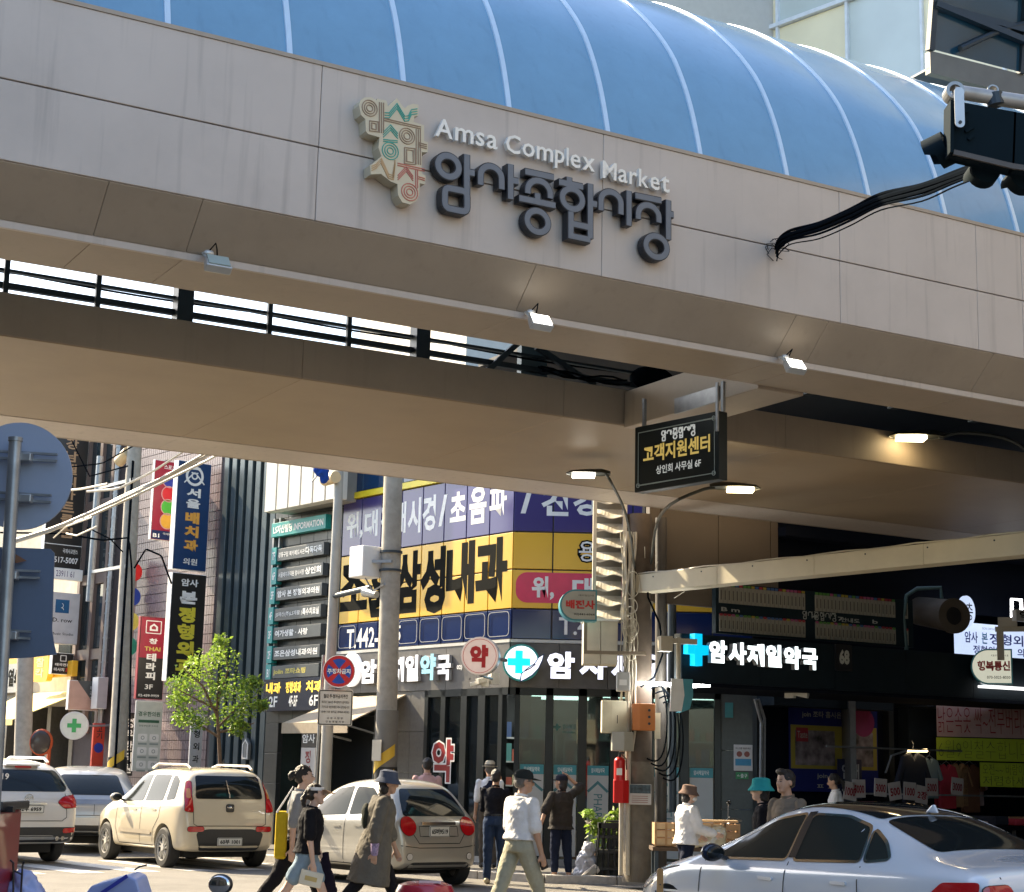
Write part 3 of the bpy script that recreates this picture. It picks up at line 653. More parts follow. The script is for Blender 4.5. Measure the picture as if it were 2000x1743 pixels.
# glass lettering (pharmacy mark on the second pane)
MB().text('암사제일', FC.hit(1099, 1430)[0], FC.hit(1124, 1430)[0], FC.hit(1110, 1424)[1], FC.hit(1110, 1414)[1], .02, .01).obj('window_print', mat('print_green', (.02, .12, .1), .4), bld)
MB().text('PHARMA', FC.hit(1099, 1430)[0], FC.hit(1124, 1430)[0], FC.hit(1110, 1432)[1], FC.hit(1110, 1428)[1], .02, .01).obj('window_print', MATS['print_green'], bld)
c = MB().box(*(FC.hit(1088, 1420)[0]-.06, FC.hit(1088, 1420)[0]+.06), .02, .024, FC.hit(1088, 1420)[1]-.02, FC.hit(1088, 1420)[1]+.02)
c.box(FC.hit(1088, 1420)[0]-.02, FC.hit(1088, 1420)[0]+.02, .016, .02, FC.hit(1088, 1420)[1]-.06, FC.hit(1088, 1420)[1]+.06).obj('window_print', MATS['print_green'], bld)

# lit pharmacy lettering ---------------------------------------------------
LITW = mat('lit_white_letter', (.8, .8, .9), .4, emit=.42, ecol=(.82, .84, 1)); LITT = mat('lit_teal', (.0, .4, .55), .4, emit=.55, ecol=(.0, .6, .85))
LITP = mat('lit_disc_pale', (.7, .8, .9), .4, emit=.45, ecol=(.75, .88, 1)); SIDE = mat('letter_return', (.35, .36, .38), .4)
def letters(par, F, t, boxes_, m, y=-.12, ext=.09, bold=.05):
    for ch, (u0, v0, u1, v1) in zip(t, boxes_):
        x0, zt = F.hit(u0, v0, y); x1, zb = F.hit(u1, v1, y)
        p = MB().text(ch, 0, x1-x0, 0, zt-zb, 0, bold, 0).obj('letter', m, par, loc=(x0, y, zb))
        s_ = MB().text(ch, 0, x1-x0, 0, zt-zb, .004, bold, ext); s_.obj('letter_side', SIDE, p)
ps = thing('pharmacy_street_sign', 'white lit pharmacy lettering with one pale blue syllable on the street side', 'sign', FL.w(0, 0, 0), FL.rot)
bx = [(704, 1289, 734, 1334), (738, 1288, 762, 1331), (768, 1284, 788, 1331), (792, 1280, 816, 1330), (821, 1278, 850, 1328), (853, 1280, 879, 1328)]
letters(ps, FL, '암사제일', bx[:4], mat('white_channel_letter', (.7, .7, .72), .4, emit=.25), y=-.1)
letters(ps, FL, '약', bx[4:5], mat('blue_channel_letter', (.25, .5, .6), .4, emit=.15), y=-.16, ext=.16)
letters(ps, FL, '국', bx[5:6], MATS['white_channel_letter'], y=-.1)
x, z = FL.hit(684, 1308, -.1); MB().disc(x, z, .33, -.1, -.02, rx=.33).obj('logo_disc', MATS['white_channel_letter'], ps)
x, z = FL.hit(896, 1303, -.06); MB().text('02)', x-.06, x+.1, z-.06, z+.04, -.06, .03).obj('small_lettering', WLET, ps)
pc = thing('pharmacy_corner_sign', 'lavender lit pharmacy lettering with round cross and hand emblem on the corner face', 'sign', FC.w(0, 0, 0), 0)
bx = [(1070+62*i, 1272+1.4*i, 1070+62*i+54, 1326+1.4*i) for i in range(6)]
bx[0] = (1069, 1272, 1122, 1326)
letters(pc, FC, '암사제일약국', bx, LITW)
x, z = FC.hit(1018, 1294, -.12); r_ = FC.hit(1053, 1294, -.12)[0]-x
d = MB().disc(x, z, r_, -.12, -.02).obj('emblem_disc', LITP, pc)
MB().ring(x, z, r_*.93, r_*1.04, -.13, -.02).obj('emblem_rim', TEAL, pc)
c = MB().box(x-.24, x+.16, -.135, -.122, z-.055, z+.075); c.box(x-.105, x+.025, -.138, -.1221, z-.19, z+.21); c.obj('emblem_cross', LITT, pc)
hp = [(1016, 1331), (1018, 1316), (1030, 1305), (1044, 1296), (1052, 1284), (1062, 1278), (1059, 1290), (1052, 1305), (1040, 1318), (1027, 1326)]
P2 = [FC.hit(u, v, -.15) for u, v in hp]; hm = MB(); n = len(P2)
hm.add([(a, -.15, b) for a, b in P2]+[(a, -.125, b) for a, b in P2], [tuple(range(n))]+[(i, i+n, (i+1) % n+n, (i+1) % n) for i in range(n)]); hm.obj('emblem_hand', LITW, pc)
hl = MB(); stroke(hl, [FC.hit(*q, -.15) for q in ((1024, 1311), (1036, 1305), (1046, 1297))], .02, -.156, -.15); stroke(hl, P2, .018, -.154, -.148, True); hl.obj('emblem_line', mat('emblem_navy', (.01, .04, .12), .4), pc)
# round blade sign with a red syllable
def put_sign_disc():
    x, z = FC.hit(937, 1281, -.9); p = FC.w(x, -.9, z)
    t = thing('round_blade_sign', 'round pale pink drum sign with a red Korean syllable jutting from the corner', 'sign', p, R(-8))
    r = .33
    MB().disc(0, 0, r, 0, .22).obj('drum', mat('drum_side_white', (.6, .6, .58), .35), t, smooth=True, ang=50)
    MB().disc(0, 0, r*.96, -.012, .0).obj('face', mat('pale_pink_face', (.66, .5, .42), .4, emit=.12), t)
    MB().ring(0, 0, r*.86, r*.885, -.016, -.011).obj('rim_line', RLET, t)
    MB().text('약', -.17, .15, -.2, .19, -.018, .06).obj('lettering', RLET, t)
    MB().tube([(.1, .1, 0), (.42, .35, -.05)], .03).obj('bracket', STEEL, t); MB().tube([(0, .11, -.33), (.15, .5, -.36)], .02).obj('bracket', STEEL, t)
put_sign_disc()
def camera_cctv(p, rot, label, m=None, grp=None, s=1.0):
    t = thing('security_camera', label, 'camera', p, rot, grp); m = m or mat('camera_white', (.62, .6, .54), .4)
    MB().rrect(-.05*s, .05*s, -.045*s, .045*s, .015*s, -.3*s, .0).obj('body', m, t, rot=(R(12), 0, 0))
    MB().cyl((0, -.3*s, .06*s), (0, -.315*s, .062*s), .03*s, n=10).obj('lens', BLACK, t)
    MB().box(-.06*s, .06*s, -.05*s, .12*s, -.1*s, .1*s).tube([(0, -.05*s, -.02*s), (0, .05*s, 0)], .02*s).obj('mount', m, t)
x, z = FC.hit(961, 1325, -.25); camera_cctv(FC.w(x, -.25, z), R(-60), 'white security camera under the round red syllable sign')
x, z = FC.hit(945, 1332, -.3); camera_cctv(FC.w(x, -.3, z), R(-95), 'smaller white camera left of the corner security camera', s=.8)
# ================================================================ street side, left of the corner building
def XL(u, v=1300, y=0): return FL.hit(u, v, y)[0]
BLK = mat('dark_granite_wall', (.035, .04, .042), .3, 0, .2, 10, dirt=.15)
def bthing(name, label, cat, x, group=None): return fthing(FL, name, label, cat, x, 0, 0, group)
# --- dark stone building with the floor directory
xa, xb = XL(524), XW-.02
t = bthing('directory_building', 'dark stone medical building with white fins above and a recessed entrance', 'building', xa)
W_ = xb-xa
MB().box(0, W_, .12, 9, 3.3, 10).obj('upper_wall', BLK, t)
zf = FL.hit(590, 985, -.6)[1]
ze = FL.hit(600, 1395, 0)[1]
n = 7
pr = None
for i in range(5):
    for j in range(12):
        x0 = i*W_/5; z0 = .1+j*.62
        if z0+.6 > zf+.6: continue
        if 1 <= i and z0+.3 < ze-.2: continue
        if pr is None: pr = MB().box(.004, W_/5-.004, 0, .12, .004, .616).obj('wall_slab', BLK, t, loc=(x0, 0, z0), bevel=.004)
        else: inst(pr, t, (x0, random.uniform(0, .004), z0))
MB().box(W_/5+.0, W_, 1.3, 1.4, .1, ze).obj('entrance_wall', mat('entrance_dark', (.02, .022, .024), .3), t)
MB().box(W_/5, W_, .12, 1.4, ze, ze+.08).obj('entrance_ceiling', BLK, t)
gx = XL(690, 1450)-xa; 
# white fins overhead
FW = mat('white_fin', (.6, .57, .5), .5, 0, .05)
fw0, fw1 = FL.hit(524, 960, -.55)[0]-xa, FL.hit(652, 960, -.55)[0]-xa
MB().box(fw0, fw1, -.38, .1, zf, 10).obj('fin_box', mat('fin_recess', (.25, .24, .22), .6), t)
for i in range(6):
    x0 = fw0+(fw1-fw0)*i/5.4
    MB().box(x0, x0+.42, -.62, -.38, zf-.02, 10).obj('fin', FW, t, bevel=.01)
# directory board
db = bthing('directory_board', 'teal topped floor directory with a stack of grey name boards on the dark wall', 'sign', xa)
GB = mat('board_dark_grey', (.07, .08, .085), .35); 
def brow(u0, v0, u1, v1, m, y=-.12, nm='name_board', dy=.08):
    x0, z1 = FL.hit(u0, v0, y); x1, z0 = FL.hit(u1, v1, y); return MB().box(x0-xa, x1-xa, y, y+dy, z0, z1).obj(nm, m, db, bevel=.005), (x0-xa, x1-xa, z0, z1)
o, r_ = brow(531, 1042, 634, 1042, TEAL, nm='header_board')
bpy.data.objects.remove(o)
rows = [('LS자산빌딩 INFORMATION', 1, (530, 1040, 635, 1040), TEAL, 0), ('강동구립 북카페도서관 다독다독', 0, (541, 1088, 632, 1082), GB, '7F'), ('서울배치과의원 암사시장 상인회', 0, (541, 1127, 630, 1120), GB, '6F'), ('암사 본 정형외과의원', 0, (538, 1165, 628, 1158), GB, '5F'), ('JS재산(주)LS재활 | 특수치료실', 0, (535, 1205, 626, 1197), GB, '4F'), ('여가생활 · 사랑', 0, (533, 1242, 626, 1235), GB, '3F'), ('조은삼성내과의원', 0, (532, 1281, 624, 1274), GB, '2F'), ('joiin 조타쇼핑', 0, (530, 1317, 622, 1310), GB, 'B1')]
for i, (tx, hd, (u0, v0, u1, v1), m, fl) in enumerate(rows):
    y = -.16; x0, z_ = FL.hit(u0, v0, y); x1, _ = FL.hit(u1, v1, y)
    x0 -= xa; x1 -= xa; h = .30 if hd else .26; zc_ = z_; z0, z1 = zc_-h/2+.04, zc_+h/2+.04
    MB().box(x0, x1, y, y+.14, z0, z1).obj('header_board' if hd else 'name_board', m, db, bevel=.005)
    col = mat('gold_lettering', (.6, .5, .1), .5) if fl == 'B1' else WLET
    if '다독' in tx or 'LS재활' in tx or '상인회' in tx:
        a, b = tx.rsplit(' ', 1); xm = x0+(x1-x0)*.62
        MB().text(a, x0+.06, xm-.03, z0+.07, z1-.08, y-.004, .01).text(b, xm, x1-.06, z0+.06, z1-.05, y-.004, .03).obj('lettering', col, db)
    else: MB().text(tx, x0+.08, x1-.08-(.4 if fl in('B1', '3F') else 0), z0+.06, z1-.06, y-.004, .03).obj('lettering', col, db)
    if fl:
        MB().box(x0-.2, x0-.005, y-.02, y+.12, z0-.06, z1+.04).obj('floor_tab', TEAL, db)
        MB().text(fl, x0-.15, x0-.05, z0+.03, z1-.06, y-.024, .02).obj('lettering', WLET, db)
MB().box(XL(536, 1100)-xa, XL(536, 1100)-xa+.06, -.08, .0, FL.hit(536, 1320)[1], FL.hit(536, 1015)[1]).box(XL(548, 1100)-xa, XL(548, 1100)-xa+.04, -.08, .0, FL.hit(536, 1320)[1], FL.hit(536, 1015)[1]).obj('board_rails', STEEL, db, kind='stuff')
# clinic summary sign over the entrance
x0, z1 = FL.hit(515, 1332, -.2); x1, z0 = FL.hit(632, 1378, -.2)
cs = bthing('clinic_floor_sign', 'dark lit strip naming three clinics in yellow with floor numbers below in white', 'sign', x0)
MB().box(0, x1-x0, -.2, 0, z0-.08, z1+.05).obj('sign_panel', mat('sign_midnight', (.015, .02, .04), .25), cs)
wd = (x1-x0)
for i, (a, b) in enumerate((('내과', '2F'), ('정형외과', '4F-5F'), ('치과', '6F'))):
    xa_ = wd*(.05+.33*i)
    MB().text(a, xa_, xa_+wd*.25, z0+(z1-z0)*.52, z1-.02, -.205, .04).obj('lettering', mat('lit_yellow_letter', (.8, .5, .05), .5, emit=.4), cs)
    MB().text(b, xa_+wd*.06, xa_+wd*.2, z0+.0, z0+(z1-z0)*.42, -.205, .02).obj('lettering', WLET, cs)
# awning
aw = bthing('folding_awning', 'faded beige shop awning over the dark side entrance', 'awning', XL(640, 1400))
zA, zB_ = FL.hit(735, 1358, 0)[1], FL.hit(552, 1412, -1.3)[1]
a0 = FL.hit(552, 1412, -1.3)[0]; a1 = FL.hit(742, 1380, -.6)[0]; o_ = XL(640, 1400)
AWN = mat('awning_canvas', (.36, .3, .22), .85, 0, .1, 20)
MB().add([(a0-o_, -1.3, zB_), (a1-o_, -1.3, zB_), (a1-o_, 0, zA), (a0-o_+.3, 0, zA), (a0-o_, -1.3, zB_-.02), (a1-o_, -1.3, zB_-.02), (a1-o_, 0, zA-.03), (a0-o_+.3, 0, zA-.03)], [(0, 1, 2, 3), (7, 6, 5, 4), (0, 4, 5, 1), (1, 5, 6, 2), (3, 7, 4, 0)]).obj('canvas', AWN, aw)
MB().box(a0-o_, a1-o_, -1.32, -1.3, zB_-.2, zB_).obj('valance', AWN, aw)
MB().tube([(a0-o_+.2, -1.25, zB_-.04), (a0-o_+.5, -.02, zB_-.3)], .02).obj('arm', STEEL, aw)
MB().tube([(a1-o_-.2, -1.25, zB_-.04), (a1-o_-.2, -.02, zB_-.3)], .02).obj('arm', STEEL, aw)
# side entrance right of the pole: window wall of the corner building
sw = XL(655, 1450); 
MB().box(XW-.0, XP1, 1.0, 1.1, .1, Z_OP).obj('recess_wall', mat('recess_brown', (.17, .13, .09), .5, dirt=.2), bld, rot=(0, 0, FL.rot))
for a, b in ((XW+.1, XW+.14), (XW+.75, XW+.8), (XP1-.1, XP1)): MB().box(a, b, .9, 1.0, .1, 2.9).obj('door_post', STEEL, bld, rot=(0, 0, FL.rot))
MB().box(XW+.15, XW+.74, .95, .96, 1.6, 2.3).obj('notice_board', mat('notice_dark', (.03, .04, .04), .3), bld, rot=(0, 0, FL.rot))
for k in range(5): MB().box(XW+.9+.17*(k % 2), XW+1.05+.17*(k % 2), .97, .98, 1.2+.3*k, 1.42+.3*k).obj('notice_paper', mat(('np_a', 'np_b', 'np_c')[k % 3], ((.3, .12, .1), (.45, .42, .36), (.1, .2, .22))[k % 3], .6), bld, rot=(0, 0, FL.rot))
# banner in the entrance
x0, z1 = FL.hit(590, 1426, -.05); x1, z0 = FL.hit(612, 1560, -.05)
bn = bthing('entrance_banner', 'narrow white banner with a black header inside the dark entrance', 'banner', x0)
MB().box(0, x1-x0, -.05, -.03, z0, z1-.35).obj('banner_cloth', mat('banner_white', (.5, .48, .46), .7), bn)
MB().box(0, x1-x0, -.05, -.03, z1-.34, z1).obj('banner_header', BLACK, bn)
MB().text('암사', .03, x1-x0-.03, z1-.26, z1-.08, -.055, .02).obj('lettering', WLET, bn)
MB().vtext('정형', (x1-x0)/2, .2, z1-.4, z1-1.0, -.055, .03).obj('lettering', mat('maroon_lettering', (.25, .02, .03), .5), bn)
# --- building with vertical metal fins
xa2 = XL(417); tf = bthing('finned_building', 'blue grey building front of tall metal fins with glass between', 'building', xa2)
W2 = xa-xa2-.02
MB().box(0, W2, .45, 9, .1, 10).obj('glass_wall', mat('tinted_glass_wall', (.03, .06, .065), .08, .0, .1, 2, spec=.8), tf)
FIN = mat('fin_metal', (.055, .08, .095), .35, .35, .12, 3, streak=.2)
for i in range(7):
    x0 = W2*i/6.6
    MB().box(x0, x0+.20, -.0, .44, .12, 9.98).obj('fin', FIN, tf, bevel=.01)
    if i < 6: MB().box(x0+.2, x0+W2/6.6-.005, .3, .44, .12, 1.0).obj('base_panel', BLK, tf)
x, z = FL.hit(483, 1465, -.03)
pl = bthing('wall_lantern', 'small pale house shaped lantern plate on the fins behind the white cars', 'lantern', x-.12)
MB().prism([(0, z-.2), (.26, z-.2), (.26, z+.14), (.13, z+.26), (0, z+.14)], -.09, -.03).obj('plate', mat('lantern_plate', (.16, .17, .17), .4), pl)
c = MB(); stroke(c, [(.03, z-.17), (.23, z-.17), (.23, z+.12), (.13, z+.21), (.03, z+.12)], .018, -.1, -.088, True); c.obj('outline', WLET, pl)
# --- pink tiled building
xa3 = XL(150, 1300); tp = bthing('pink_tile_building', 'building faced with small pinkish mauve tiles behind the concrete pole', 'building', xa3)
W3 = xa2-xa3-.02
PT = mat('mauve_tile', (.20, .155, .16), .35, 0, .12, 5, dirt=.15)
MB().box(0, W3, .03, 9, .1, 10).obj('wall', mat('tile_grout', (.085, .07, .072), .8), tp)
x_t0 = XL(222)-xa3; tw_, th_ = .105, .215; mbt = MB(); x = x_t0
while x < W3-tw_:
    z = .3
    while z < 9.6: mbt.box(x, x+tw_-.014, 0, .03, z, z+th_-.016); z += th_
    x += tw_
mbt.obj('facing_tiles', PT, tp, kind='stuff')
# brown bay with dark windows left of the tiles
BRN = mat('brown_frame', (.14, .10, .085), .5); DKW = mat('dark_window', (.02, .03, .035), .08, spec=.8)
xb0, xb1 = XL(150)-xa3, XL(205)-xa3
for k in range(4):
    MB().box(xb0+.1, xb1-.1, -.04, .0, 2.6+k*1.9, 4.2+k*1.9).obj('window', DKW, tp)
    MB().box(xb0, xb1, -.1, .02, 4.22+k*1.9, 4.48+k*1.9).obj('window_sill', BRN, tp)
for x in (xb0, (xb0+xb1)/2, xb1-.1): MB().box(x, x+.14, -.14, .02, 2.4, 9.9).obj('frame_post', BRN, tp)
MB().tube([(xb1+.2, -.12, 2.2), (xb1+.2, -.12, 9.8)], .07, 8).obj('drainpipe', STEEL, tp)
pl_ = MB()
for k in range(26): pl_.cyl((xb1+.2, -.12, 2.3+k*.3), (xb1+.2, -.12, 2.34+k*.3), .085, n=8)
pl_.obj('pipe_collars', STEEL, tp, kind='stuff')
# --- far left shop row
xa4 = XL(-60, 1300); ts = bthing('left_shop_building', 'pale plastered building with small shops at the far left', 'building', xa4)
W4 = xa3-xa4-.02
MB().box(0, W4, .03, 9, 3.1, 10).obj('upper_wall', mat('plaster_pale', (.5, .46, .38), .8, 0, .1, dirt=.25, streak=.2), ts)
MB().box(0, W4, 1.8, 9, .1, 3.1).obj('shop_back', mat('shop_dark_brown', (.06, .04, .03), .6, 0, .3, 3), ts)
for k in range(5): MB().box(.3+k*W4/5, .3+k*W4/5+.7, -.02, .03, 4.4, 5.6).obj('window', DKW, ts)
for k in range(6): MB().box(k*W4/5.1, k*W4/5.1+.22, .0, 1.8, .1, 3.1).obj('pier', STN, ts)
for k, c_ in enumerate(((.4, .1, .03), (.45, .3, .08), (.1, .2, .1), (.42, .4, .33), (.3, .05, .04))): MB().box(W4*.18*k+.4, W4*.18*k+1.2, 1.0+.1*k, 1.1+.1*k, .6, 2.4).obj('display_panel', mat('display_%d' % k, c_, .6), ts)
# shop signs on the far left
def wallsign(name, label, u0, v0, u1, v1, m, y=-.15, d=.15, cat='sign', F=FL, r_=0):
    x0, z1 = F.hit(u0, v0, y); x1, z0 = F.hit(u1, v1, y); t = thing(name, label, cat, F.w(x0, y, z0), F.rot)
    w_, h_ = x1-x0, z1-z0
    (MB().rrect(0, w_, 0, h_, r_, 0, d) if r_ else MB().box(0, w_, 0, d, 0, h_)).obj('panel', m, t, bevel=0 if r_ else .006)
    return t, w_, h_
t, w_, h_ = wallsign('shop_sign', 'grey strip sign in black Korean letters above the yellow awning', -40, 1300, 38, 1352, mat('sign_grey', (.35, .36, .36), .4))
MB().text('외환열쇠', w_*.45, w_*.97, h_*.2, h_*.8, -.005, .04).obj('lettering', KLET, t)
t, w_, h_ = wallsign('yellow_strip_sign', 'thin yellow strip above the grey shop sign at the left edge', -40, 1284, 36, 1296, YELL)
t, w_, h_ = wallsign('yellow_shop_sign', 'rounded yellow sign beside the pole with pale Korean letters', 64, 1280, 92, 1330, mat('sign_amber', (.75, .42, .03), .4), y=-.5, r_=.15)
MB().vtext('찰칵', w_*.5, w_*.5, h_*.9, h_*.1, -.005, .02).obj('lettering', mat('cream_letter', (.7, .6, .35), .5), t)
t, w_, h_ = wallsign('yellow_fringe_sign', 'ragged yellow strip sign right of the rounded yellow sign', 92, 1294, 140, 1320, MATS['sign_amber'], y=-.3)
# yellow awning
ya = bthing('yellow_awning', 'pale yellow canvas awning over the far left shop', 'awning', XL(60, 1380))
o_ = XL(60, 1380); a0 = FL.hit(-60, 1400, -1.4)[0]-o_; a1 = FL.hit(137, 1350, -.4)[0]-o_; zA = FL.hit(137, 1350, 0)[1]; zB_ = FL.hit(0, 1405, -1.4)[1]
YA = mat('awning_yellow', (.72, .60, .24), .8, 0, .06, 10)
MB().add([(a0, -1.4, zB_), (a1-1.0, -1.4, zB_), (a1, 0, zA), (a0, 0, zA), (a0, -1.4, zB_-.02), (a1-1.0, -1.4, zB_-.02), (a1, 0, zA-.03), (a0, 0, zA-.03)], [(0, 1, 2, 3), (7, 6, 5, 4), (0, 4, 5, 1), (1, 5, 6, 2), (3, 7, 4, 0)]).obj('canvas', YA, ya)
MB().box(a0, a1-1.0, -1.42, -1.4, zB_-.15, zB_).obj('valance', YA, ya)
# --- blade signs, faces turned towards the viewer's side of the street
def blade(name, label, u0, v0, u1, v1, m, th=.16, off=-.15, cat='sign', side=None):
    """box sign jutting from the wall; right edge at pixel u1"""
    wx = FL.hit(u1, (v0+v1)/2, off)[0]; p = FL.w(wx, off, 0); F = Fr(p.x, p.y, 39.6)
    x0, z1 = F.hit(u0, v0); _, z0 = F.hit(u0, v1)
    t = thing(name, label, cat, F.w(x0, 0, z0), F.rot); w_, h_ = -x0, z1-z0
    MB().box(0, w_, 0, th, 0, h_).obj('cabinet', side or WHITE, t, bevel=.006)
    MB().box(.012, w_-.012, -.01, -.001, .012, h_-.012).obj('face', m, t)
    return t, w_, h_
t, w_, h_ = blade('dark_blade_sign', 'tall black blade sign with brown Korean letters and a phone number', 102, 850, 166, 1108, mat('blade_black', (.02, .018, .016), .35))
MB().vtext('강남밸리아트클럽', w_*.55, w_*.34, h_*1.0, h_*.22, -.014, .03).obj('lettering', mat('bronze_lettering', (.42, .26, .14), .4), t)
MB().text('T. 517-5007', w_*.1, w_*.92, h_*.04, h_*.085, -.014, .02).text('국제사교댄스', w_*.5, w_*.9, h_*.115, h_*.15, -.014, .01).obj('lettering', WLET, t)
MB().box(0, w_, -.014, -.0105, h_*.175, h_*.18).obj('rule_line', WLET, t)
t, w_, h_ = blade('white_strip_blade', 'white strip with a handwritten number under the black blade sign', 104, 1108, 162, 1130, WHITE)
MB().text('23911 61', w_*.1, w_*.7, h_*.25, h_*.8, -.014, 0).obj('lettering', mat('pen_violet', (.08, .05, .15), .6), t)
t, w_, h_ = blade('music_studio_sign', 'grey white blade sign reading D. row Music Studio with a blue clef square', 98, 1155, 154, 1256, mat('blade_pale', (.5, .5, .52), .4), side=mat('blade_side_grey', (.4, .4, .42), .4))
MB().box(w_*.2, w_*.65, -.014, -.0105, h_*.6, h_*.86).obj('clef_square', mat('clef_blue', (.01, .09, .22), .4), t)
c = MB(); stroke(c, [(w_*.43+.035*math.cos(a)*(1 if a < 5 else .6), h_*.66+a*.017+.02*math.sin(a)) for a in [k*.5 for k in range(19)]], .012, -.02, -.015); c.obj('clef_mark', WLET, t)
MB().text('D. row', w_*.14, w_*.78, h_*.42, h_*.5, -.014, .01).text('Music Studio', w_*.12, w_*.85, h_*.17, h_*.22, -.014, .0).obj('lettering', KLET, t)
t, w_, h_ = blade('massage_sign', 'small black square sign with white Korean massage lettering and red floor number', 103, 1274, 143, 1316, mat('sign_blackish', (.02, .02, .02), .4))
MB().text('태국전통', w_*.14, w_*.86, h_*.38, h_*.52, -.014, .03).text('마사지', w_*.1, w_*.58, h_*.14, h_*.3, -.014, .03).obj('lettering', WLET, t)
MB().text('3F', w_*.64, w_*.88, h_*.14, h_*.3, -.014, .03).obj('lettering', RLET, t)
c = MB(); stroke(c, rr(w_*.38, w_*.64, h_*.62, h_*.88, .01), .02, -.018, -.0105, True); c.obj('house_mark', WLET, t)
t, w_, h_ = blade('traffic_light_sign', 'tall crimson blade sign with blue, red, green and orange discs', 303, 897, 350, 1054, mat('crimson', (.30, .012, .035), .4), th=.1)
for k, (c_, zz) in enumerate((((.02, .04, .3), .765), ((.6, .02, .03), .585), ((.08, .45, .05), .42), ((.75, .4, .05), .245))):
    MB().disc(w_*.58, h_*zz, w_*.25, -.02, -.011).obj('disc', mat('disc_%d' % k, c_, .35), t); MB().ring(w_*.58, h_*zz, w_*.25, w_*.28, -.022, -.011).obj('disc_ring', mat('ring_pink', (.6, .3, .3), .4), t)
MB().box(.02, w_-.02, -.013, -.011, .02, h_*.12).obj('navy_foot', NAVY, t)
MB().text('B1', w_*.08, w_*.32, h_*.03, h_*.08, -.016, .03).text('국제사교', w_*.45, w_*.9, h_*.07, h_*.1, -.016, .0).text('스포츠', w_*.35, w_*.8, h_*.9, h_*.95, -.016, .02).obj('lettering', WLET, t)
t, w_, h_ = blade('dental_blade_sign', 'tall navy blade sign with a white crest and white and orange Korean letters', 349, 898, 408, 1112, mat('blade_navy', (.008, .04, .13), .35), th=.2)
MB().vtext('서울', w_*.5, w_*.42, h_*.76, h_*.56, -.016, .04).obj('lettering', WLET, t)
MB().vtext('배치과', w_*.5, w_*.42, h_*.54, h_*.16, -.016, .05).obj('lettering', mat('orange_letter', (.72, .36, .06), .5), t)
MB().text('의원', w_*.3, w_*.72, h_*.05, h_*.11, -.016, .02).obj('lettering', WLET, t)
c = MB(); c.ring(w_*.5, h_*.87, w_*.2, w_*.27, -.016, -.0105); c.ring(w_*.5, h_*.87, w_*.06, w_*.1, -.016, -.0105)
for a in (-1, 1): stroke(c, [(w_*.5+a*w_*.3, h_*.8), (w_*.5+a*w_*.05, h_*.89), (w_*.5-a*w_*.1, h_*.9)], .03, -.018, -.0105)
c.box(w_*.34, w_*.66, -.018, -.0105, h_*.93, h_*.95).obj('crest', WLET, t, kind='stuff')
t, w_, h_ = blade('orthopaedic_blade_sign', 'tall black blade sign below the navy one with white and yellow Korean letters', 337, 1117, 398, 1330, mat('blade_black', (.02, .018, .016), .35), th=.2)
MB().text('암사', w_*.26, w_*.76, h_*.88, h_*.95, -.016, .03).vtext('본', w_*.5, w_*.5, h_*.84, h_*.7, -.016, .06).obj('lettering', WLET, t)
MB().vtext('정형외과', w_*.48, w_*.5, h_*.69, h_*.06, -.016, .06, gap=.06).obj('lettering', mat('yellow_letter2', (.72, .62, .05), .5), t)
t, w_, h_ = blade('thai_therapy_sign', 'crimson and black blade sign for a third floor Thai therapy shop', 275, 1203, 322, 1365, mat('sign_blackish', (.02, .02, .02), .4), th=.1, side=mat('crimson_side', (.3, .02, .04), .4))
MB().box(.02, w_-.02, -.014, -.011, h_*.5, h_-.02).obj('crimson_half', MATS['crimson'], t)
MB().vtext('창', w_*.52, w_*.32, h_*.74, h_*.66, -.018, .03).vtext('테라피', w_*.48, w_*.36, h_*.56, h_*.22, -.018, .04).text('3F', w_*.3, w_*.6, h_*.12, h_*.18, -.018, .02).text('02-439-9959', w_*.08, w_*.85, h_*.03, h_*.06, -.018, .01).obj('lettering', WLET, t)
MB().text('THAI', w_*.2, w_*.8, h_*.585, h_*.635, -.018, .02).obj('lettering', mat('gold_lettering', (.6, .5, .1), .5), t)
c = MB(); stroke(c, rr(w_*.22, w_*.78, h_*.8, h_*.95, .01), .02, -.02, -.0145, True); c.text('⌂', w_*.35, w_*.66, h_*.83, h_*.92, -.019, .05).obj('house_mark', WLET, t, kind='stuff')
# pale clinic poster and its dark neighbour, flat on the wall
t, w_, h_ = blade('herbal_clinic_poster', 'tall pale poster with small icons in rows low on the tiled wall', 266, 1368, 315, 1506, mat('poster_mint', (.42, .46, .44), .5), th=.03)
MB().text('경우한의원', w_*.1, w_*.9, h_*.78, h_*.85, -.014, .02).text('한방부인과 소아과', w_*.15, w_*.85, h_*.63, h_*.66, -.014, 0).obj('lettering', mat('dark_green_letter', (.03, .1, .06), .5), t)
MB().box(w_*.12, w_*.88, -.014, -.0105, h_*.69, h_*.73).obj('green_bar', MATS['dark_green_letter'], t)
for i in range(3):
    for j in range(2):
        x, z = w_*(.14+.42*j), h_*(.42-.19*i)
        MB().rrect(x, x+w_*.34, z, z+h_*.11, .03, -.013, -.0105).obj('icon_tile', mat('icon_white', (.6, .62, .62), .5), t)
        MB().ring(x+w_*.17, z+h_*.055, .03, .045, -.017, -.013, 14).obj('icon_mark', mat('icon_grey', (.2, .25, .25), .5), t)
        MB().box(x+.01, x+w_*.33, -.014, -.0105, z-h_*.045, z-h_*.02).obj('icon_caption', mat('icon_grey', (.2, .25, .25), .5), t)
t, w_, h_ = blade('narrow_clinic_sign', 'narrow dark blade sign with grey vertical Korean letters by the concrete pole', 245, 1392, 262, 1515, mat('sign_blackish', (.02, .02, .02), .4), th=.1, side=BLACK)
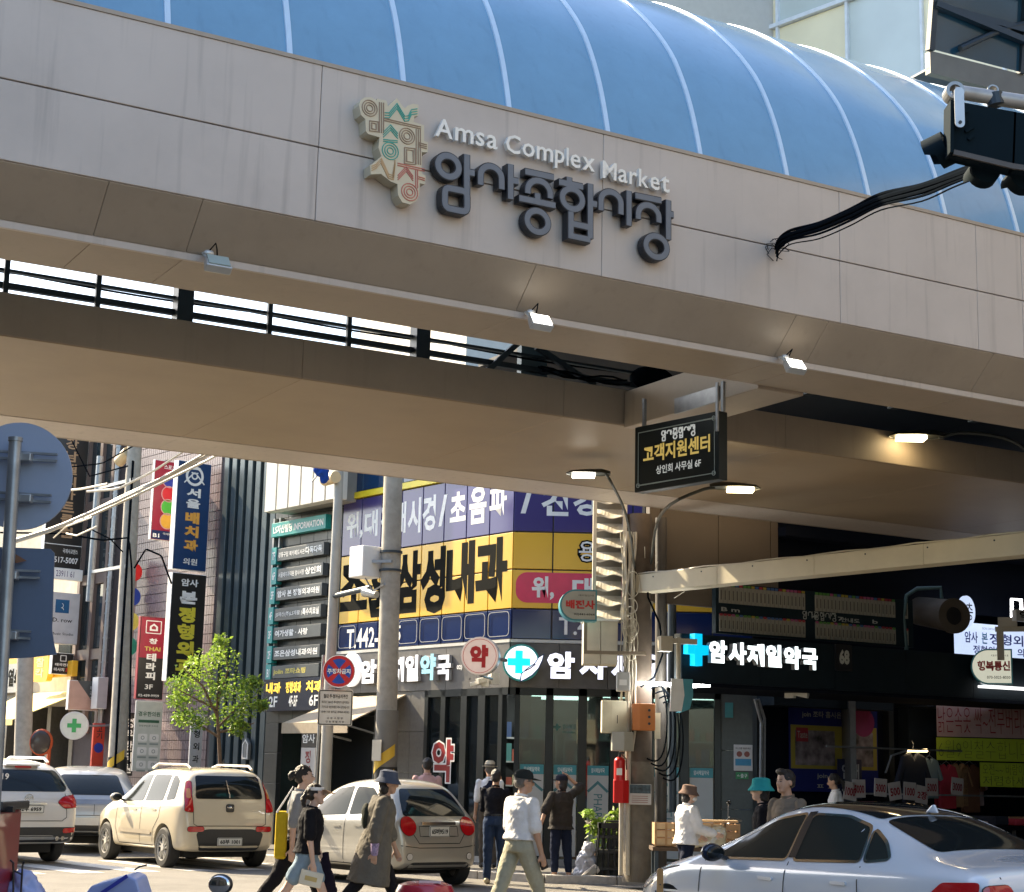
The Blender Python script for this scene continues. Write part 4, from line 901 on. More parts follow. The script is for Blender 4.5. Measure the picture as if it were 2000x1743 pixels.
MB().vtext('경우한의원', w_*.5, w_*.62, h_*.92, h_*.02, -.014, .03).obj('lettering', WLET, t)
t, w_, h_ = blade('white_clinic_banner', 'slim white vertical banner with grey Korean letters behind the young tree', 374, 1396, 395, 1500, mat('banner_white', (.5, .48, .46), .7), th=.03)
MB().vtext('정형외과', w_*.5, w_*.5, h_*.97, h_*.03, -.014, .02, gap=.3).obj('lettering', KLET, t)
t, w_, h_ = blade('round_light_sign', 'stack of big coloured discs half hidden behind the concrete pole', 238, 1090, 264, 1285, mat('tile_back', (.3, .22, .22), .6), th=.08, side=mat('blade_side_grey', (.4, .4, .42), .4))
for k, c_ in enumerate(((.55, .02, .02), (.02, .05, .3), (.62, .6, .12), (.03, .3, .2))):
    MB().disc(w_*.72, h_*(.87-.25*k), .22, -.06, -.011).obj('disc', mat('bigdisc_%d' % k, c_, .3), t)
# patterned blade (triangular split) with a string of LEDs, cross sign, red sign
t, w_, h_ = blade('framed_picture_sign', 'rectangular blade sign split diagonally pink and dark with a white edge', 136, 1328, 194, 1386, mat('blade_pink', (.45, .3, .24), .5), th=.12)
MB().add([(w_*.25, -.014, h_), (w_, -.014, h_), (w_, -.014, 0)], [(0, 1, 2)]).obj('dark_half', mat('blade_grey_dark', (.06, .07, .07), .4), t)
MB().vtext('테라피', w_*.78, w_*.2, h_*.85, h_*.3, -.018, .02).obj('lettering', mat('blade_side_grey', (.4, .4, .42), .4), t)
t, w_, h_ = blade('grey_blade_sign', 'blank grey blade sign edge right of the diagonal sign', 192, 1322, 210, 1384, mat('blade_side_grey', (.4, .4, .42), .4), th=.3)
x, z = FL.hit(145, 1417, -1.2); t = thing('round_cross_sign', 'round white drum sign with a green pharmacy cross', 'sign', FL.w(x, -1.2, z), R(10))
MB().disc(0, 0, .33, 0, .2).obj('drum', mat('drum_side_white', (.6, .6, .58), .35), t); MB().disc(0, 0, .3, -.01, 0).obj('face', mat('drum_face', (.6, .62, .55), .4), t)
MB().box(-.16, .16, -.015, -.0105, -.05, .05).box(-.05, .05, -.017, -.01, -.16, .16).obj('cross', mat('cross_green', (.05, .35, .1), .4), t)
MB().tube([(.3, .1, 0), (1.0, .6, .05)], .025).obj('bracket', STEEL, t)
t, w_, h_ = blade('red_strip_sign', 'narrow red vertical sign with a blue disc beside the concrete pole', 184, 1412, 203, 1505, mat('red_sign', (.42, .04, .02), .5), th=.08, side=MATS['red_sign'] if 'red_sign' in MATS else None)
MB().disc(w_*.5, h_*.48, w_*.4, -.016, -.011).obj('disc', mat('disc_0', (.02, .04, .3), .35), t); MB().vtext('고기', w_*.5, w_*.5, h_*.95, h_*.65, -.014, .02).obj('lettering', BLACK, t)
t = thing('convex_mirror', 'orange rimmed convex traffic mirror near the far left pole', 'mirror', onZ(82, 1655, .1), R(25))
q = atY(81, 1450, t.location.y); rz = q.z-.1; rx = q.x-t.location.x
m = mat('mirror_orange', (.45, .07, .015), .5); MB().tube([(0, 0, 0), (0, 0, rz)], .035).obj('post', m, t)
MB().ell((rx, 0, rz), .22, .05, .25, m=None).obj('mirror_back', m, t, smooth=True); MB().ell((rx-.02, -.03, rz), .19, .04, .22).obj('mirror_face', mat('mirror_dark', (.05, .04, .04), .2), t, smooth=True)
# --- poles -----------------------------------------------------------------
def pole(name, label, ut, vt, ub, vb, r0, r1, y, m=CONC, extra=1.6, F=FL, grp=None, cat='pole'):
    xt, zt = F.hit(ut, vt, y); xb, zb = F.hit(ub, vb, y); k = (zb-.1)/(zt-zb); x0 = xb-(xt-xb)*k
    t = fthing(F, name, label, cat, x0, y, .1, grp); dx = (xt-x0)
    MB().cyl((0, 0, 0), (dx*extra, 0, (zt-.1)*extra), r0, r1, 20).obj('shaft', m, t, smooth=True); return t, dx, zt-.1
p1, dx, hz = pole('utility_pole', 'thick concrete utility pole in front of the pink tiled wall', 262, 890, 228, 1500, .20, .155, -2.2, extra=1.12, grp='concrete utility poles')
MB().cyl((0, 0, .9), (dx*.2, 0, 1.7), .212, .208, 20).obj('hazard_band', mat('hazard_black', (.02, .02, .02), .5), p1)
hb1 = MB(); hb1.v = [(math.cos(R(200+i*14))*.216, math.sin(R(200+i*14))*.216, 1.25+i*.035+dz) for i in range(13) for dz in (0, .2)]; hb1.f = [(2*i, 2*i+2, 2*i+3, 2*i+1) for i in range(12)]; hb1.obj('hazard_stripe', mat('hazard_yellow', (.6, .38, .03), .5, dirt=.3), p1)
for k in range(3):
    MB().tube([(dx*.8+.17, -.1, hz*.98-k*.0), (dx*.5+.19, -.12, hz*.5), (.2, -.12, .2)], .012+.004*k).obj('cable_run', RUBBER, p1, loc=(.0+.03*k, -.03*k, 0))
MB().obox((dx*.9-1.6, -.1, hz*.93), (dx*.9+.3, -.1, hz*.93), .07, .07).obj('cross_arm', STEEL, p1)
MB().obox((dx*.7-1.6, -.1, hz*.70), (dx*.7+.2, -.1, hz*.70), .07, .07).obj('cross_arm', STEEL, p1)
ins = MB()
ins.cyl((dx-.5, -.1, hz*.99), (dx-.08, -.1, hz*1.01), .13, n=12); ins.obj('insulator', mat('insulator_tan', (.6, .45, .25), .4), p1, smooth=True)
MB().cyl((dx*.8-1.55, -.1, hz*.62), (dx*.8-1.5, -.1, hz*1.02), .08, n=10).obj('riser_pipe', STEEL, p1)
p2, dx2, hz2 = pole('utility_pole', 'concrete utility pole with a yellow and black hazard band behind the silver car', 768, 930, 751, 1540, .19, .165, -2.1, extra=1.05, grp='concrete utility poles')
hb = MB(); 
MB().cyl((0, 0, .95), (0, 0, 2.55), .197, .190, 20).obj('hazard_wrap', BLACK if False else mat('wrap_grey', (.16, .15, .13), .7), p2, smooth=True)
MB().cyl((0, 0, .9), (0, 0, 1.6), .203, .2, 20).obj('hazard_band', mat('hazard_black', (.02, .02, .02), .5), p2, smooth=True)
for k in range(2):
    hbm = MB(); nn = 12
    for i in range(nn+1):
        a = R(200+i*14); z_ = .95+k*.42+i*.035; hbm.v += [(math.cos(a)*.206, math.sin(a)*.206, z_), (math.cos(a)*.206, math.sin(a)*.206, z_+.2)]
    hbm.f += [(2*i, 2*i+2, 2*i+3, 2*i+1) for i in range(nn)]
    hbm.obj('hazard_stripe', mat('hazard_yellow', (.6, .38, .03), .5, dirt=.3), p2)
MB().box(-.12, .14, -.215, -.205, 1.7, 2.05).obj('notice', mat('paper_old', (.5, .45, .36), .8), p2)
zb = FL.hit(725, 1097, -2.4)[1]-.1
MB().box(-.62, -.2, -.5, -.1, zb-.27, zb+.27).obj('equipment_box', WHITE, p2, bevel=.015)
MB().obox((-.2, -.3, zb), (.1, -.1, zb), .05, .05).tube([(-.4, -.3, zb-.27), (-.3, -.2, zb-.5), (.05, -.2, zb-.4)], .015).obj('box_bracket', STEEL, p2)
for zz in (zb+.16, zb-.16): MB().cyl((dx2*.5*0, 0, zz), (0, 0, zz+.04), .2, n=20).obj('strap', DARKST, p2, loc=(dx2*zb/hz2, 0, 0))
p3, dx3, hz3 = pole('camera_pole', 'leaning grey steel pole with a cross arm beside the round parking sign', 662, 935, 646, 1285, .115, .08, -2.1, STEEL if False else mat('pole_grey_paint', (.32, .32, .3), .5, .1), extra=1.02, grp=None)
MB().cyl((dx3-.32, -.1, hz3*1.0), (dx3+.12, -.15, hz3*1.0), .11, n=12).obj('lamp_body', mat('insulator_tan', (.6, .45, .25), .4), p3, smooth=True)
zq = FL.hit(650, 1165, -2.1)[1]-.1
MB().cyl((0, -.02, zq), (1.15, .0, zq+.08), .05).obj('cross_arm', DARKST, p3, loc=(dx3*zq/hz3, 0, 0)); MB().cyl((1.0, 0, zq+.02), (1.35, 0, zq-.06), .1, .06).obj('camera', STEEL, p3, loc=(dx3*zq/hz3, 0, 0))
p4, _, _ = pole('utility_pole', 'far left concrete pole in front of the small shops', 52, 1200, 44, 1490, .21, .19, -2.2, extra=1.0, grp='concrete utility poles')
for (ax, ay, az) in ((p4, 0, 0),): MB().cyl((0, 0, .8), (0, 0, 1.6), .215, n=16).obj('plastic_sleeve', mat('sleeve_grey', (.25, .26, .25), .5), p4)
# parking prohibition sign on its own thin post
F5 = FL.sub(0, -2.45)
xb, zb = F5.hit(615, 1560); xt, zt = F5.hit(632, 1290)
kz = (zb-.1)/(zt-zb); x0 = xb-(xt-xb)*kz
t = thing('no_parking_sign', 'round red and blue no parking sign over a white rectangular notice', 'traffic sign', F5.w(x0, 0, .1), F5.rot)
MB().cyl((0, 0, 0), (xt-x0, 0, zt), .032).obj('post', STEEL, t, smooth=True)
xs_, zs_ = F5.hit(662, 1311, -.06); hd = bpy.data.objects.new('sign_head', None)
rotf = -F5.rot+R(4)
def atf(mb, nm, m, z_=0, y=-.06, xo=0, smooth=False):
    return mb.obj(nm, m, t, loc=(xs_-x0+xo, y, z_-.1), rot=(0, 0, rotf), smooth=smooth)
rs = .285
RED = mat('sign_red', (.50, .015, .02), .35); BLU = mat('sign_blue', (.01, .06, .35), .35)
d_ = atf(MB().disc(0, 0, rs, 0, .012), 'disc', RED, zs_)
atf(MB().ring(0, 0, rs*.95, rs*1.0, -.004, .0), 'disc_rim', WHITE, zs_)
for a in (90, 0, 180, 270):
    q = [(0.04*math.cos(R(a)), .04*math.sin(R(a)))]+[(rs*.76*math.cos(R(a+b)), rs*.76*math.sin(R(a+b))) for b in range(-32, 33, 8)]
    atf(MB().prism(q, -.004, -.001), 'blue_sector', BLU, zs_)
atf(MB().text('주정차금지', -.2, .2, -.045, .045, -.008, .03), 'lettering', WLET, zs_)
xr, zr = F5.hit(655, 1382, -.06)
PN = mat('notice_face', (.55, .52, .46), .5)
atf(MB().rrect(-.3, .3, -.31, .31, .03, 0, .012), 'notice_plate', PN, zr, xo=xr-xs_)
c = MB(); stroke(c, rr(-.28, .28, -.29, .29, .02), .014, -.004, -.001, True); atf(c, 'notice_border', KLET, zr, xo=xr-xs_)
c = MB(); c.text('절대 주·정차금지구간', -.21, .21, .16, .23, -.004, .02); 
for k, s_ in enumerate(('여기는 24시간 주·정차가 금지되는', '구간으로 위반차량은 즉시 견인됩니다', '(승용 기준 범칙금 과태료 8만원)')): c.text(s_, -.24, .24, .07-k*.085, .115-k*.085, -.004, .01)
c.text('강 동 구 청 장', -.14, .14, -.2, -.165, -.004, .01); c.text('강 동 경 찰 서 장', -.16, .16, -.26, -.225, -.004, .01); atf(c, 'lettering', KLET, zr, xo=xr-xs_)
# overhead cables
ol = thing('overhead_cables', 'bundle of pale overhead cables rising to the right past the tiled building', 'cables', (0, 0, 0))
CAB = mat('overhead_cable_pale', (.5, .47, .4), .5)  # one even pale colour for the overhead cables
def wire(name, pxs, y0, y1, r, par, m, n=14, sag=0):
    pts = []
    for i in range(n+1):
        t_ = i/n*(len(pxs)-1); k = min(int(t_), len(pxs)-2); f = t_-k
        u = pxs[k][0]*(1-f)+pxs[k+1][0]*f; v = pxs[k][1]*(1-f)+pxs[k+1][1]*f
        p = atY(u, v, y0+(y1-y0)*i/n); pts.append((p.x, p.y, p.z-sag*math.sin(math.pi*i/n)))
    return MB().tube(pts, r, 6).obj(name, m, par, smooth=True)
for pxs, r in (([(20, 1058), (110, 1030), (230, 978), (330, 930), (440, 870)], .028), ([(20, 1062), (110, 1034), (240, 968), (320, 932), (430, 868)], .02), ([(60, 1048), (150, 1020), (260, 970), (420, 892), (450, 870)], .02), ([(170, 960), (230, 955), (300, 920), (360, 880)], .02), ([(130, 1042), (150, 1046), (190, 1028)], .014), ([(105, 1050), (130, 1028), (180, 1010)], .014), ([(110, 960), (160, 955), (210, 945)], .018)):
    wire('cable', pxs, 27.5, 25.5, r, ol, CAB)
dk = thing('black_service_cables', 'dark looping service cables strung round the left concrete pole', 'cables', (0, 0, 0))
for pxs, r in (([(0, 925), (110, 915), (200, 905), (262, 870)], .012), ([(140, 860), (175, 930), (250, 910)], .012), ([(0, 1040), (120, 1042), (200, 1055), (252, 1050), (258, 1120), (252, 1500)], .016), ([(262, 1110), (285, 1072), (315, 1085), (335, 1140)], .016), ([(170, 1030), (215, 1052), (240, 1078)], .012), ([(262, 870), (330, 850)], .012)):
    wire('cable', pxs, 28.5, 28.5, r, dk, RUBBER, 22)
# ================================================================ pillar, lamps, market front
PY = 25.2
def base(u, v, z=.1): return onZ(u, v, z)
pb = onZ(1246, 1722, .1); PX, PYY = pb.x, pb.y
FP = Fr(PX, PYY, 0)
def hp_(u, v, y=0): return FP.hit(u, v, y)
PILM = mat('pillar_brown_steel', (.10, .075, .055), .6, .0, .25, 6, dirt=.45)
pil = thing('bridge_pillar', 'dark brown round pillar wrapped in pale cables holding up the bridge', 'pillar', (PX, PYY, .1))
MB().cyl((0, 0, 0), (-.02, 0, 5.5), .21, .19, 24).obj('shaft', PILM, pil, smooth=True)
MB().cyl((.36, .25, 0), (.34, .25, 5.5), .09, n=14).obj('side_post', mat('post_grey_brown', (.06, .053, .045), .6, dirt=.4), pil, smooth=True)
MB().cyl((.62, 1.2, 1.0), (.60, 1.2, 5.5), .07, n=12).obj('rear_pipe', DARKST, pil, smooth=True)
MB().cyl((0, 0, 0), (0, 0, 1.75), .235, .23, 24).obj('concrete_foot', mat('foot_concrete', (.17, .15, .12), .85, 0, .25, 6, bump=.3, dirt=.4), pil, smooth=True)
CW = mat('pale_cable', (.5, .46, .37), .55)
random.seed(3); cb = MB()
for k in range(11):
    x0 = -.28+.035*(k % 6); ph = k*1.7; pts = []
    for i in range(40):
        t = i/39; z = 1.9+t*3.3
        pts.append((x0+.03*math.sin(z*2.1+ph)+.012*math.sin(z*7+ph*2), -.20-.02*(k % 3)+.03*math.cos(z*3+ph), z))
    cb.tube(pts, .008+.005*(k % 3), 6)
for k in range(6):
    zc_ = random.uniform(3.5, 4.4); rr_ = random.uniform(.1, .3); cb.tube([(-.18+.10*math.cos(a)+.01*k, -.27+.02*math.sin(3*a), zc_+rr_*math.sin(a)) for a in [i*2*math.pi/22 for i in range(23)]], .008, 5)
for k in range(2): cb.cyl((-.27+.1*k, -.2, .1), (-.27+.1*k, -.2, 2.0), .035, n=10)
cb.obj('cable_bundle', CW, pil, smooth=True, kind='stuff')
lk = MB()
for k in range(5):
    pts = [(.1+.30*math.sin(math.pi*i/16)+.06*k, -.24, 2.9-.07*k-1.1*i/16+.25*math.sin(math.pi*i/8)) for i in range(17)]; lk.tube(pts, .012, 6)
lk.tube([(.08, -.24, 4.6), (.1, -.26, 4.2), (.28, -.27, 3.8), (.33, -.25, 3.35), (.2, -.25, 3.0), (.0, -.25, 2.85)], .015, 6)
lk.obj('dark_cable_loops', RUBBER, pil, smooth=True, kind='stuff')
sp_ = MB()
for k in range(5): sp_.tube([(-.1+.15*k, -.25, 5.0-.2*k), (-.18+.2*k, -.55, 5.15-.22*k)], .006, 5)
sp_.obj('loose_wire_ends', CW, pil, kind='stuff')
def pbox(name, label, u0, v0, u1, v1, m, y=-.28, d=.2, r_=0, cat='box', rot=0):
    x0, z1 = hp_(u0, v0, y); x1, z0 = hp_(u1, v1, y); t = thing(name, label, cat, FP.w(x0, y, z0), R(rot)); w_, h_ = x1-x0, z1-z0
    return t, w_, h_
t, w_, h_ = pbox('meter_box', 'tall cream junction box on the left of the pillar beside the orange box', 1176, 1367, 1232, 1432, None, y=-.45)
BX = mat('box_cream', (.60, .56, .42), .5, dirt=.1); GB2 = mat('box_grey', (.34, .33, .28), .5, dirt=.15)
MB().prism([(0, 0), (w_*.35, .06), (w_, .2), (w_, .4), (0, .3)], 0, h_, 'z').obj('casing', BX, t, bevel=.01)
MB().box(w_*.5, w_*.56, .1, .12, h_*.3, h_*.55).obj('latch', BLACK, t)
t, w_, h_ = pbox('orange_box', 'orange control box with small round knobs strapped to the pillar', 1236, 1374, 1279, 1427, None, y=-.42)
OR = mat('box_orange', (.5, .16, .03), .5, dirt=.2)
MB().prism([(0, -.02), (w_*.3, -.1), (w_, -.06), (w_, .2), (0, .2)], 0, h_, 'z').obj('casing', OR, t, bevel=.008)
for k in range(3): MB().cyl((w_*.72, -.09, h_*(.25+.25*k)), (w_*.72, -.11, h_*(.25+.25*k)), .02, n=10).obj('knob', BLACK, t)
t, w_, h_ = pbox('pale_label_plate', 'pale narrow plate at the right of the orange box', 1279, 1392, 1290, 1443, None, y=-.3)
MB().box(0, w_, 0, .03, 0, h_).obj('plate', BX, t)
t, w_, h_ = pbox('small_grey_box', 'little grey plastic box high on the cables above the cream box', 1205, 1312, 1237, 1350, None, y=-.4)
MB().box(0, w_*.8, 0, .18, 0, h_).obj('casing', mat('box_light_grey', (.42, .43, .43), .45), t, bevel=.012); MB().box(w_*.15, w_*.6, -.008, -.001, h_*.3, h_*.6).obj('label', WHITE, t)
t, w_, h_ = pbox('square_grey_box', 'square beige steel box under the cream and orange boxes', 1196, 1429, 1237, 1467, None, y=-.5)
MB().prism([(0, .02), (w_*.55, -.05), (w_, .03), (w_, .3), (0, .3)], 0, h_, 'z').obj('casing', GB2, t, bevel=.008)
t, w_, h_ = pbox('long_speaker_box', 'slim tilted pale box speaker on the right of the pillar under the pale beam', 1250, 1171, 1279, 1232, None, y=-.1)
MB().box(0, w_*.62, 0, .14, 0, h_).obj('casing', GB2, t, rot=(0, R(8), 0), bevel=.01)
# extinguisher and red case
x, z = hp_(1210, 1530, -.36); t = thing('fire_extinguisher', 'red fire extinguisher tied to the cables above a red case', 'extinguisher', FP.w(x, -.36, z))
REDP = mat('extinguisher_red', (.48, .012, .012), .3)
MB().cyl((0, 0, 0), (0, 0, .32), .085, n=18).ell((0, 0, .32), .085, .085, .07).obj('cylinder', REDP, t, smooth=True)
MB().cyl((0, 0, .38), (0, 0, .44), .022).box(-.02, .07, -.012, .012, .43, .46).obj('valve', BLACK, t); MB().tube([(.03, 0, .42), (.09, -.03, .36), (.1, -.04, .2)], .01).obj('hose', BLACK, t)
MB().box(-.05, .03, -.09, -.082, .12, .22).obj('label', WLET, t)
x, z = hp_(1199, 1568, -.42); t = thing('red_case', 'small red steel case under the fire extinguisher on the pillar', 'case', FP.w(x, -.42, z))
MB().prism([(0, 0), (.13, -.05), (.22, 0), (.22, .2), (0, .2)], 0, .33, 'z').obj('case', REDP, t, bevel=.006); MB().tube([(0, .05, .33), (.06, .05, .46), (.14, .05, .33)], .008).obj('hanger', WLET, t)
t, w_, h_ = pbox('pillar_notice', 'white printed notice with a dark photo strip taped to the pillar', 1229, 1531, 1272, 1572, None, y=-.3)
MB().box(0, w_, 0, .006, 0, h_).obj('sheet', mat('paper_white', (.55, .54, .53), .7), t); MB().box(.01, w_-.01, -.004, -.001, h_*.55, h_*.97).obj('photo_strip', mat('photo_dark', (.04, .07, .09), .5, var=.8, scale=20), t)
c = MB()
for k in range(4): c.box(.04, w_-.05, -.004, -.001, h_*(.1+.1*k), h_*(.125+.1*k))
c.obj('print_lines', mat('print_brown', (.25, .08, .06), .6), t, kind='stuff')

# street lamps on the pillar and under the bridge
LH = mat('lamp_head_dark', (.05, .055, .05), .4, .3); AMB = mat('lamp_warm_glow', (1, .85, .5), .3, emit=5, ecol=(1, .78, .42)); CWL = mat('lamp_white_glow', (1, .96, .85), .3, emit=4, ecol=(1, .93, .8))
def cobra(label, head, root, mid, glow, flip=1, grp='street lamps under the bridge', s=1.0, n_led=0):
    h = Vector(head); t = thing('street_lamp', label, 'street lamp', tuple(h), 0, grp)
    MB().loft([[(flip*x*s, ry*math.sin(a)*s, .05*s*hz_*max(0, math.cos(a))+.0+(.012 if math.cos(a) < 0 else 0)+.02*s) for a in [i*2*math.pi/12 for i in range(12)]] for x, ry, hz_ in ((-.30, .02, .4), (-.24, .10, 1), (-.05, .13, 1.4), (.15, .10, 1.6), (.26, .04, 1.0))]).obj('housing', LH, t, smooth=True)
    MB().box(*sorted((flip*-.22*s, flip*.06*s)), -.09*s, .09*s, -.012, .03).obj('lens', glow, t)
    q = [Vector((flip*.2*s, 0, .03))]+[Vector(m_)-h for m_ in mid]+[Vector(root)-h]
    n = 14; P = []
    for i in range(n+1):
        tt = i/n*(len(q)-1); k = min(int(tt), len(q)-2); f = tt-k
        p0, p1, p2, p3 = q[max(k-1, 0)], q[k], q[k+1], q[min(k+2, len(q)-1)]
        P.append(.5*((2*p1)+(-p0+p2)*f+(2*p0-5*p1+4*p2-p3)*f*f+(-p0+3*p1-3*p2+p3)*f**3))
    MB().tube(P, .018*s, 8).obj('arm', LH, t, smooth=True)
yl = 21.0
cobra('lit street lamp curving left from the pillar under the bridge edge', atY(1152, 930, yl), atY(1240, 1110, PYY-.2), [atY(1195, 945, yl), atY(1224, 1010, 23.5)], CWL)
cobra('lit yellowish street lamp curving right from the pillar below the black hanging sign', atY(1432, 958, yl), atY(1272, 1100, PYY-.2), [atY(1370, 957, yl), atY(1310, 985, yl), atY(1282, 1025, 23.2)], AMB, flip=-1, s=1.15)
cobra('lit street lamp reaching in from the right under the bridge', atY(1795, 858, 21), atY(2060, 960, 21), [atY(1880, 845, 21), atY(1960, 855, 21), atY(2010, 885, 21)], AMB, flip=1, s=1.25)
wire('lamp_wire', [(1150, 915), (1175, 880), (1205, 850), (1240, 835)], yl-.3, yl-1, .008, pil, RUBBER, 12) if False else None

# black hanging office sign
LDIR = -50.4
zs_top = 5.36
r1 = ray(1240, 835); tt = (zs_top-EYE)/r1.z; q = r1*tt; FH = Fr(q.x, q.y, LDIR)
x1, z1 = FH.hit(1404, 803); _, z0 = FH.hit(1240, 962)
hs = thing('hanging_office_sign', 'black hanging sign with gold and white Korean lettering for the customer centre', 'sign', (q.x, q.y, z0), FH.rot)
W_, H_ = x1, zs_top-z0; HB = mat('hanging_sign_black', (.007, .012, .012), .4, spec=.3)
MB().box(0, W_, 0, .13, 0, H_).obj('cabinet', HB, hs, bevel=.008)
c = MB(); stroke(c, [(.06, .07), (W_-.06, .07), (W_-.06, H_-.07), (.06, H_-.07)], .008, -.006, -.001, True); c.obj('border_line', mat('thin_line', (.35, .4, .38), .5), hs)
for a, b in ((W_-.1, H_-.1), (W_-.1, .04), (.03, .04)): MB().ring(a+.03, b+.03, .018, .026, -.008, -.001, 12).obj('corner_mark', MATS['thin_line'], hs)
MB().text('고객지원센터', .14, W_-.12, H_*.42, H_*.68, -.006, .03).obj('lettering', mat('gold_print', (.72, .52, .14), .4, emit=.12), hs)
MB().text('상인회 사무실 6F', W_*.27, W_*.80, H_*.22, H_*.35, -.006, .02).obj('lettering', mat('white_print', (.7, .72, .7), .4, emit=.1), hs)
c = MB(); xw = W_*.33; cw = W_*.058
for i, k in enumerate(('am', 'sa', 'jong', 'hap', 'si', 'jang')):
    for pts, cl in SYL[k]: stroke(c, [(xw+i*cw*1.18+p[0]*cw, H_*(.70 if i in (0, 2, 3, 5) else .76)+p[1]*H_*(.17 if i in (0, 2, 3, 5) else .10)) for p in pts], .014, -.006, -.001, bool(cl))
c.obj('market_name_mark', MATS['white_print'], hs, kind='stuff')
for xx in (.06, W_-.02): MB().box(xx, xx+.035, .05, .085, H_-.0, H_+.32).obj('hanger_rod', STEEL, hs)
MB().box(W_-.03, W_+.0, -.02, .0, H_-.22, H_+.3).obj('hanger_strap', STEEL, hs)

# louvred tower left of the pillar
FT = Fr(*atY(1155, 1300, PYY-.1).xy, 0)
x1 = FT.hit(1224, 1100)[0]; z0 = FT.hit(1155, 1212)[1]; z1 = FT.hit(1155, 955)[1]+.4
lt = thing('louvre_tower', 'tall pale louvred panel with white side rails left of the pillar', 'louvre panel', FT.w(0, 0, 0))
LV = mat('louvre_cream', (.55, .52, .44), .5, dirt=.15)
MB().box(0, .055, -.02, .12, z0, z1).obj('side_rail', LV, lt); MB().box(x1-.06, x1, -.02, .12, z0, z1).obj('side_rail', LV, lt)
MB().box(.05, x1-.05, .34, .36, z0, z1).obj('back_sheet', mat('louvre_back', (.2, .19, .17), .7), lt)
nS = int((z1-z0)/.225); pr = None
for i in range(nS):
    zz = z0+.225*i; s_ = MB(); nn = 8; vs_ = []
    for k in range(nn+1):
        x = .055+(x1-.115)*k/nn; wv = .02*math.sin(k*.9+i)
        vs_ += [(x, -.02+wv*.4, zz+.02+wv), (x, .30, zz+.19)]
    s_.add(vs_+[(a, b, c_-.012) for a, b, c_ in vs_], [(2*k, 2*k+2, 2*k+3, 2*k+1) for k in range(nn)]+[(2*k+1+18, 2*k+3+18, 2*k+2+18, 2*k+18) for k in range(nn)]+[(2*k, 2*k+18, 2*k+20, 2*k+2) for k in range(nn)])
    s_.obj('slat', LV, lt)
# white cabinet below it on a bracket arm
x0, z1 = FT.hit(1140, 1212, -.1); x1b, z0b = FT.hit(1206, 1298, -.1)
wc = thing('wall_cabinet', 'pale steel cabinet hung under the louvred panel on a bracket', 'cabinet', FT.w(x0, -.1, z0b))
MB().box(0, (x1b-x0)*.5-.003, 0, .5, 0, z1-z0b).obj('door', LV, wc, bevel=.008); MB().box((x1b-x0)*.5+.003, x1b-x0, 0, .5, 0, z1-z0b).obj('door', LV, wc, bevel=.008)
MB().box(-.02, x1b-x0+.02, -.03, .52, z1-z0b, z1-z0b+.03).obj('lid', WHITE, wc)
x0, z0 = FT.hit(1140, 1270, -.25); x1c, _ = FT.hit(1262, 1270, -.25); zc2 = FT.hit(1140, 1208, -.25)[1]
MB().box(0, .05, 0, .05, -.0, zc2-z0).box(0, x1c-x0, .0, .05, -.05, .0).obj('bracket_frame', mat('bracket_brown', (.22, .18, .13), .6), wc, loc=(x0-FT.hit(1140, 1212, -.1)[0], -.15, z0-z0b))
# round-ended hanging blade signs
def dshape(name, label, u0, v0, u1, v1, y, F, body, face, t1, t2, c1, sidew=.25, lit=0, flip=1, rot=None, extra=None):
    x0, z1 = F.hit(u0, v0, y); x1, z0 = F.hit(u1, v1, y); w_, h_ = x1-x0, z1-z0
    t = thing(name, label, 'sign', F.w(x0, y, z0), F.rot if rot is None else R(rot))
    def dp(g_): 
        r = h_/2-g_
        return [(w_*.42-(w_*.42-g_)*math.sin(R(a)), h_/2+r*math.cos(R(a))) for a in range(0, 181, 12)]+[(w_-g_, g_), (w_-g_, h_-g_)]
    MB().prism(dp(0)[::1], 0, sidew).obj('body', body, t); MB().prism(dp(.025), -.012, -.001).obj('face', face, t)
    MB().text(t1, w_*.16, w_*.94, h_*.38, h_*.66, -.018, .045).obj('lettering', RLET, t)
    MB().text(t2, w_*.38, w_*.94, h_*.16, h_*.24, -.018, .01).text('대리점안내', w_*.5, w_*.9, h_*.78, h_*.84, -.018, .0).obj('lettering', KLET, t)
    return t, w_, h_
TB = mat('sign_teal_body', (.03, .22, .28), .35)
t, w_, h_ = dshape('round_end_sign', 'round ended teal hanging sign with red Korean letters left of the pillar', 1094, 1150, 1166, 1213, -.6, FT, TB, mat('sign_pale_grey', (.36, .37, .33), .4), '배전사', '02)441-6066', RLET, rot=4)
# second one: blank back of a round ended sign on an arm
x0, z1 = hp_(1309, 1325, -.8); x1, z0 = hp_(1356, 1390, -.8)
t = thing('blank_round_end_sign', 'white and teal round ended sign seen edge on below a bracket arm', 'sign', FP.w(x0, -.8, z0), R(12)); w_, h_ = x1-x0, z1-z0
MB().prism([(0, 0), (w_*.5, 0), (w_*.62, h_*.5), (w_*.55, h_), (.02, h_)], 0, .03).obj('face', mat('sign_white_blank', (.62, .63, .62), .4), t)
MB().prism([(w_*.5, -.01), (w_*.85, h_*.08), (w_*1.0, h_*.5), (w_*.98, h_), (w_*.55, h_), (w_*.62, h_*.5)], .0, .25).obj('body', TB, t)
MB().cyl((w_*.45, .1, h_), (w_*.45, .1, h_+.62), .035).box(w_*.45-.25, w_*.45+.28, .07, .13, h_+.52, h_+.6).box(w_*.45-.3, w_*.45-.12, .0, .2, h_+.4, h_+.62).obj('arm', mat('arm_beige', (.4, .36, .28), .5), t, kind='stuff')

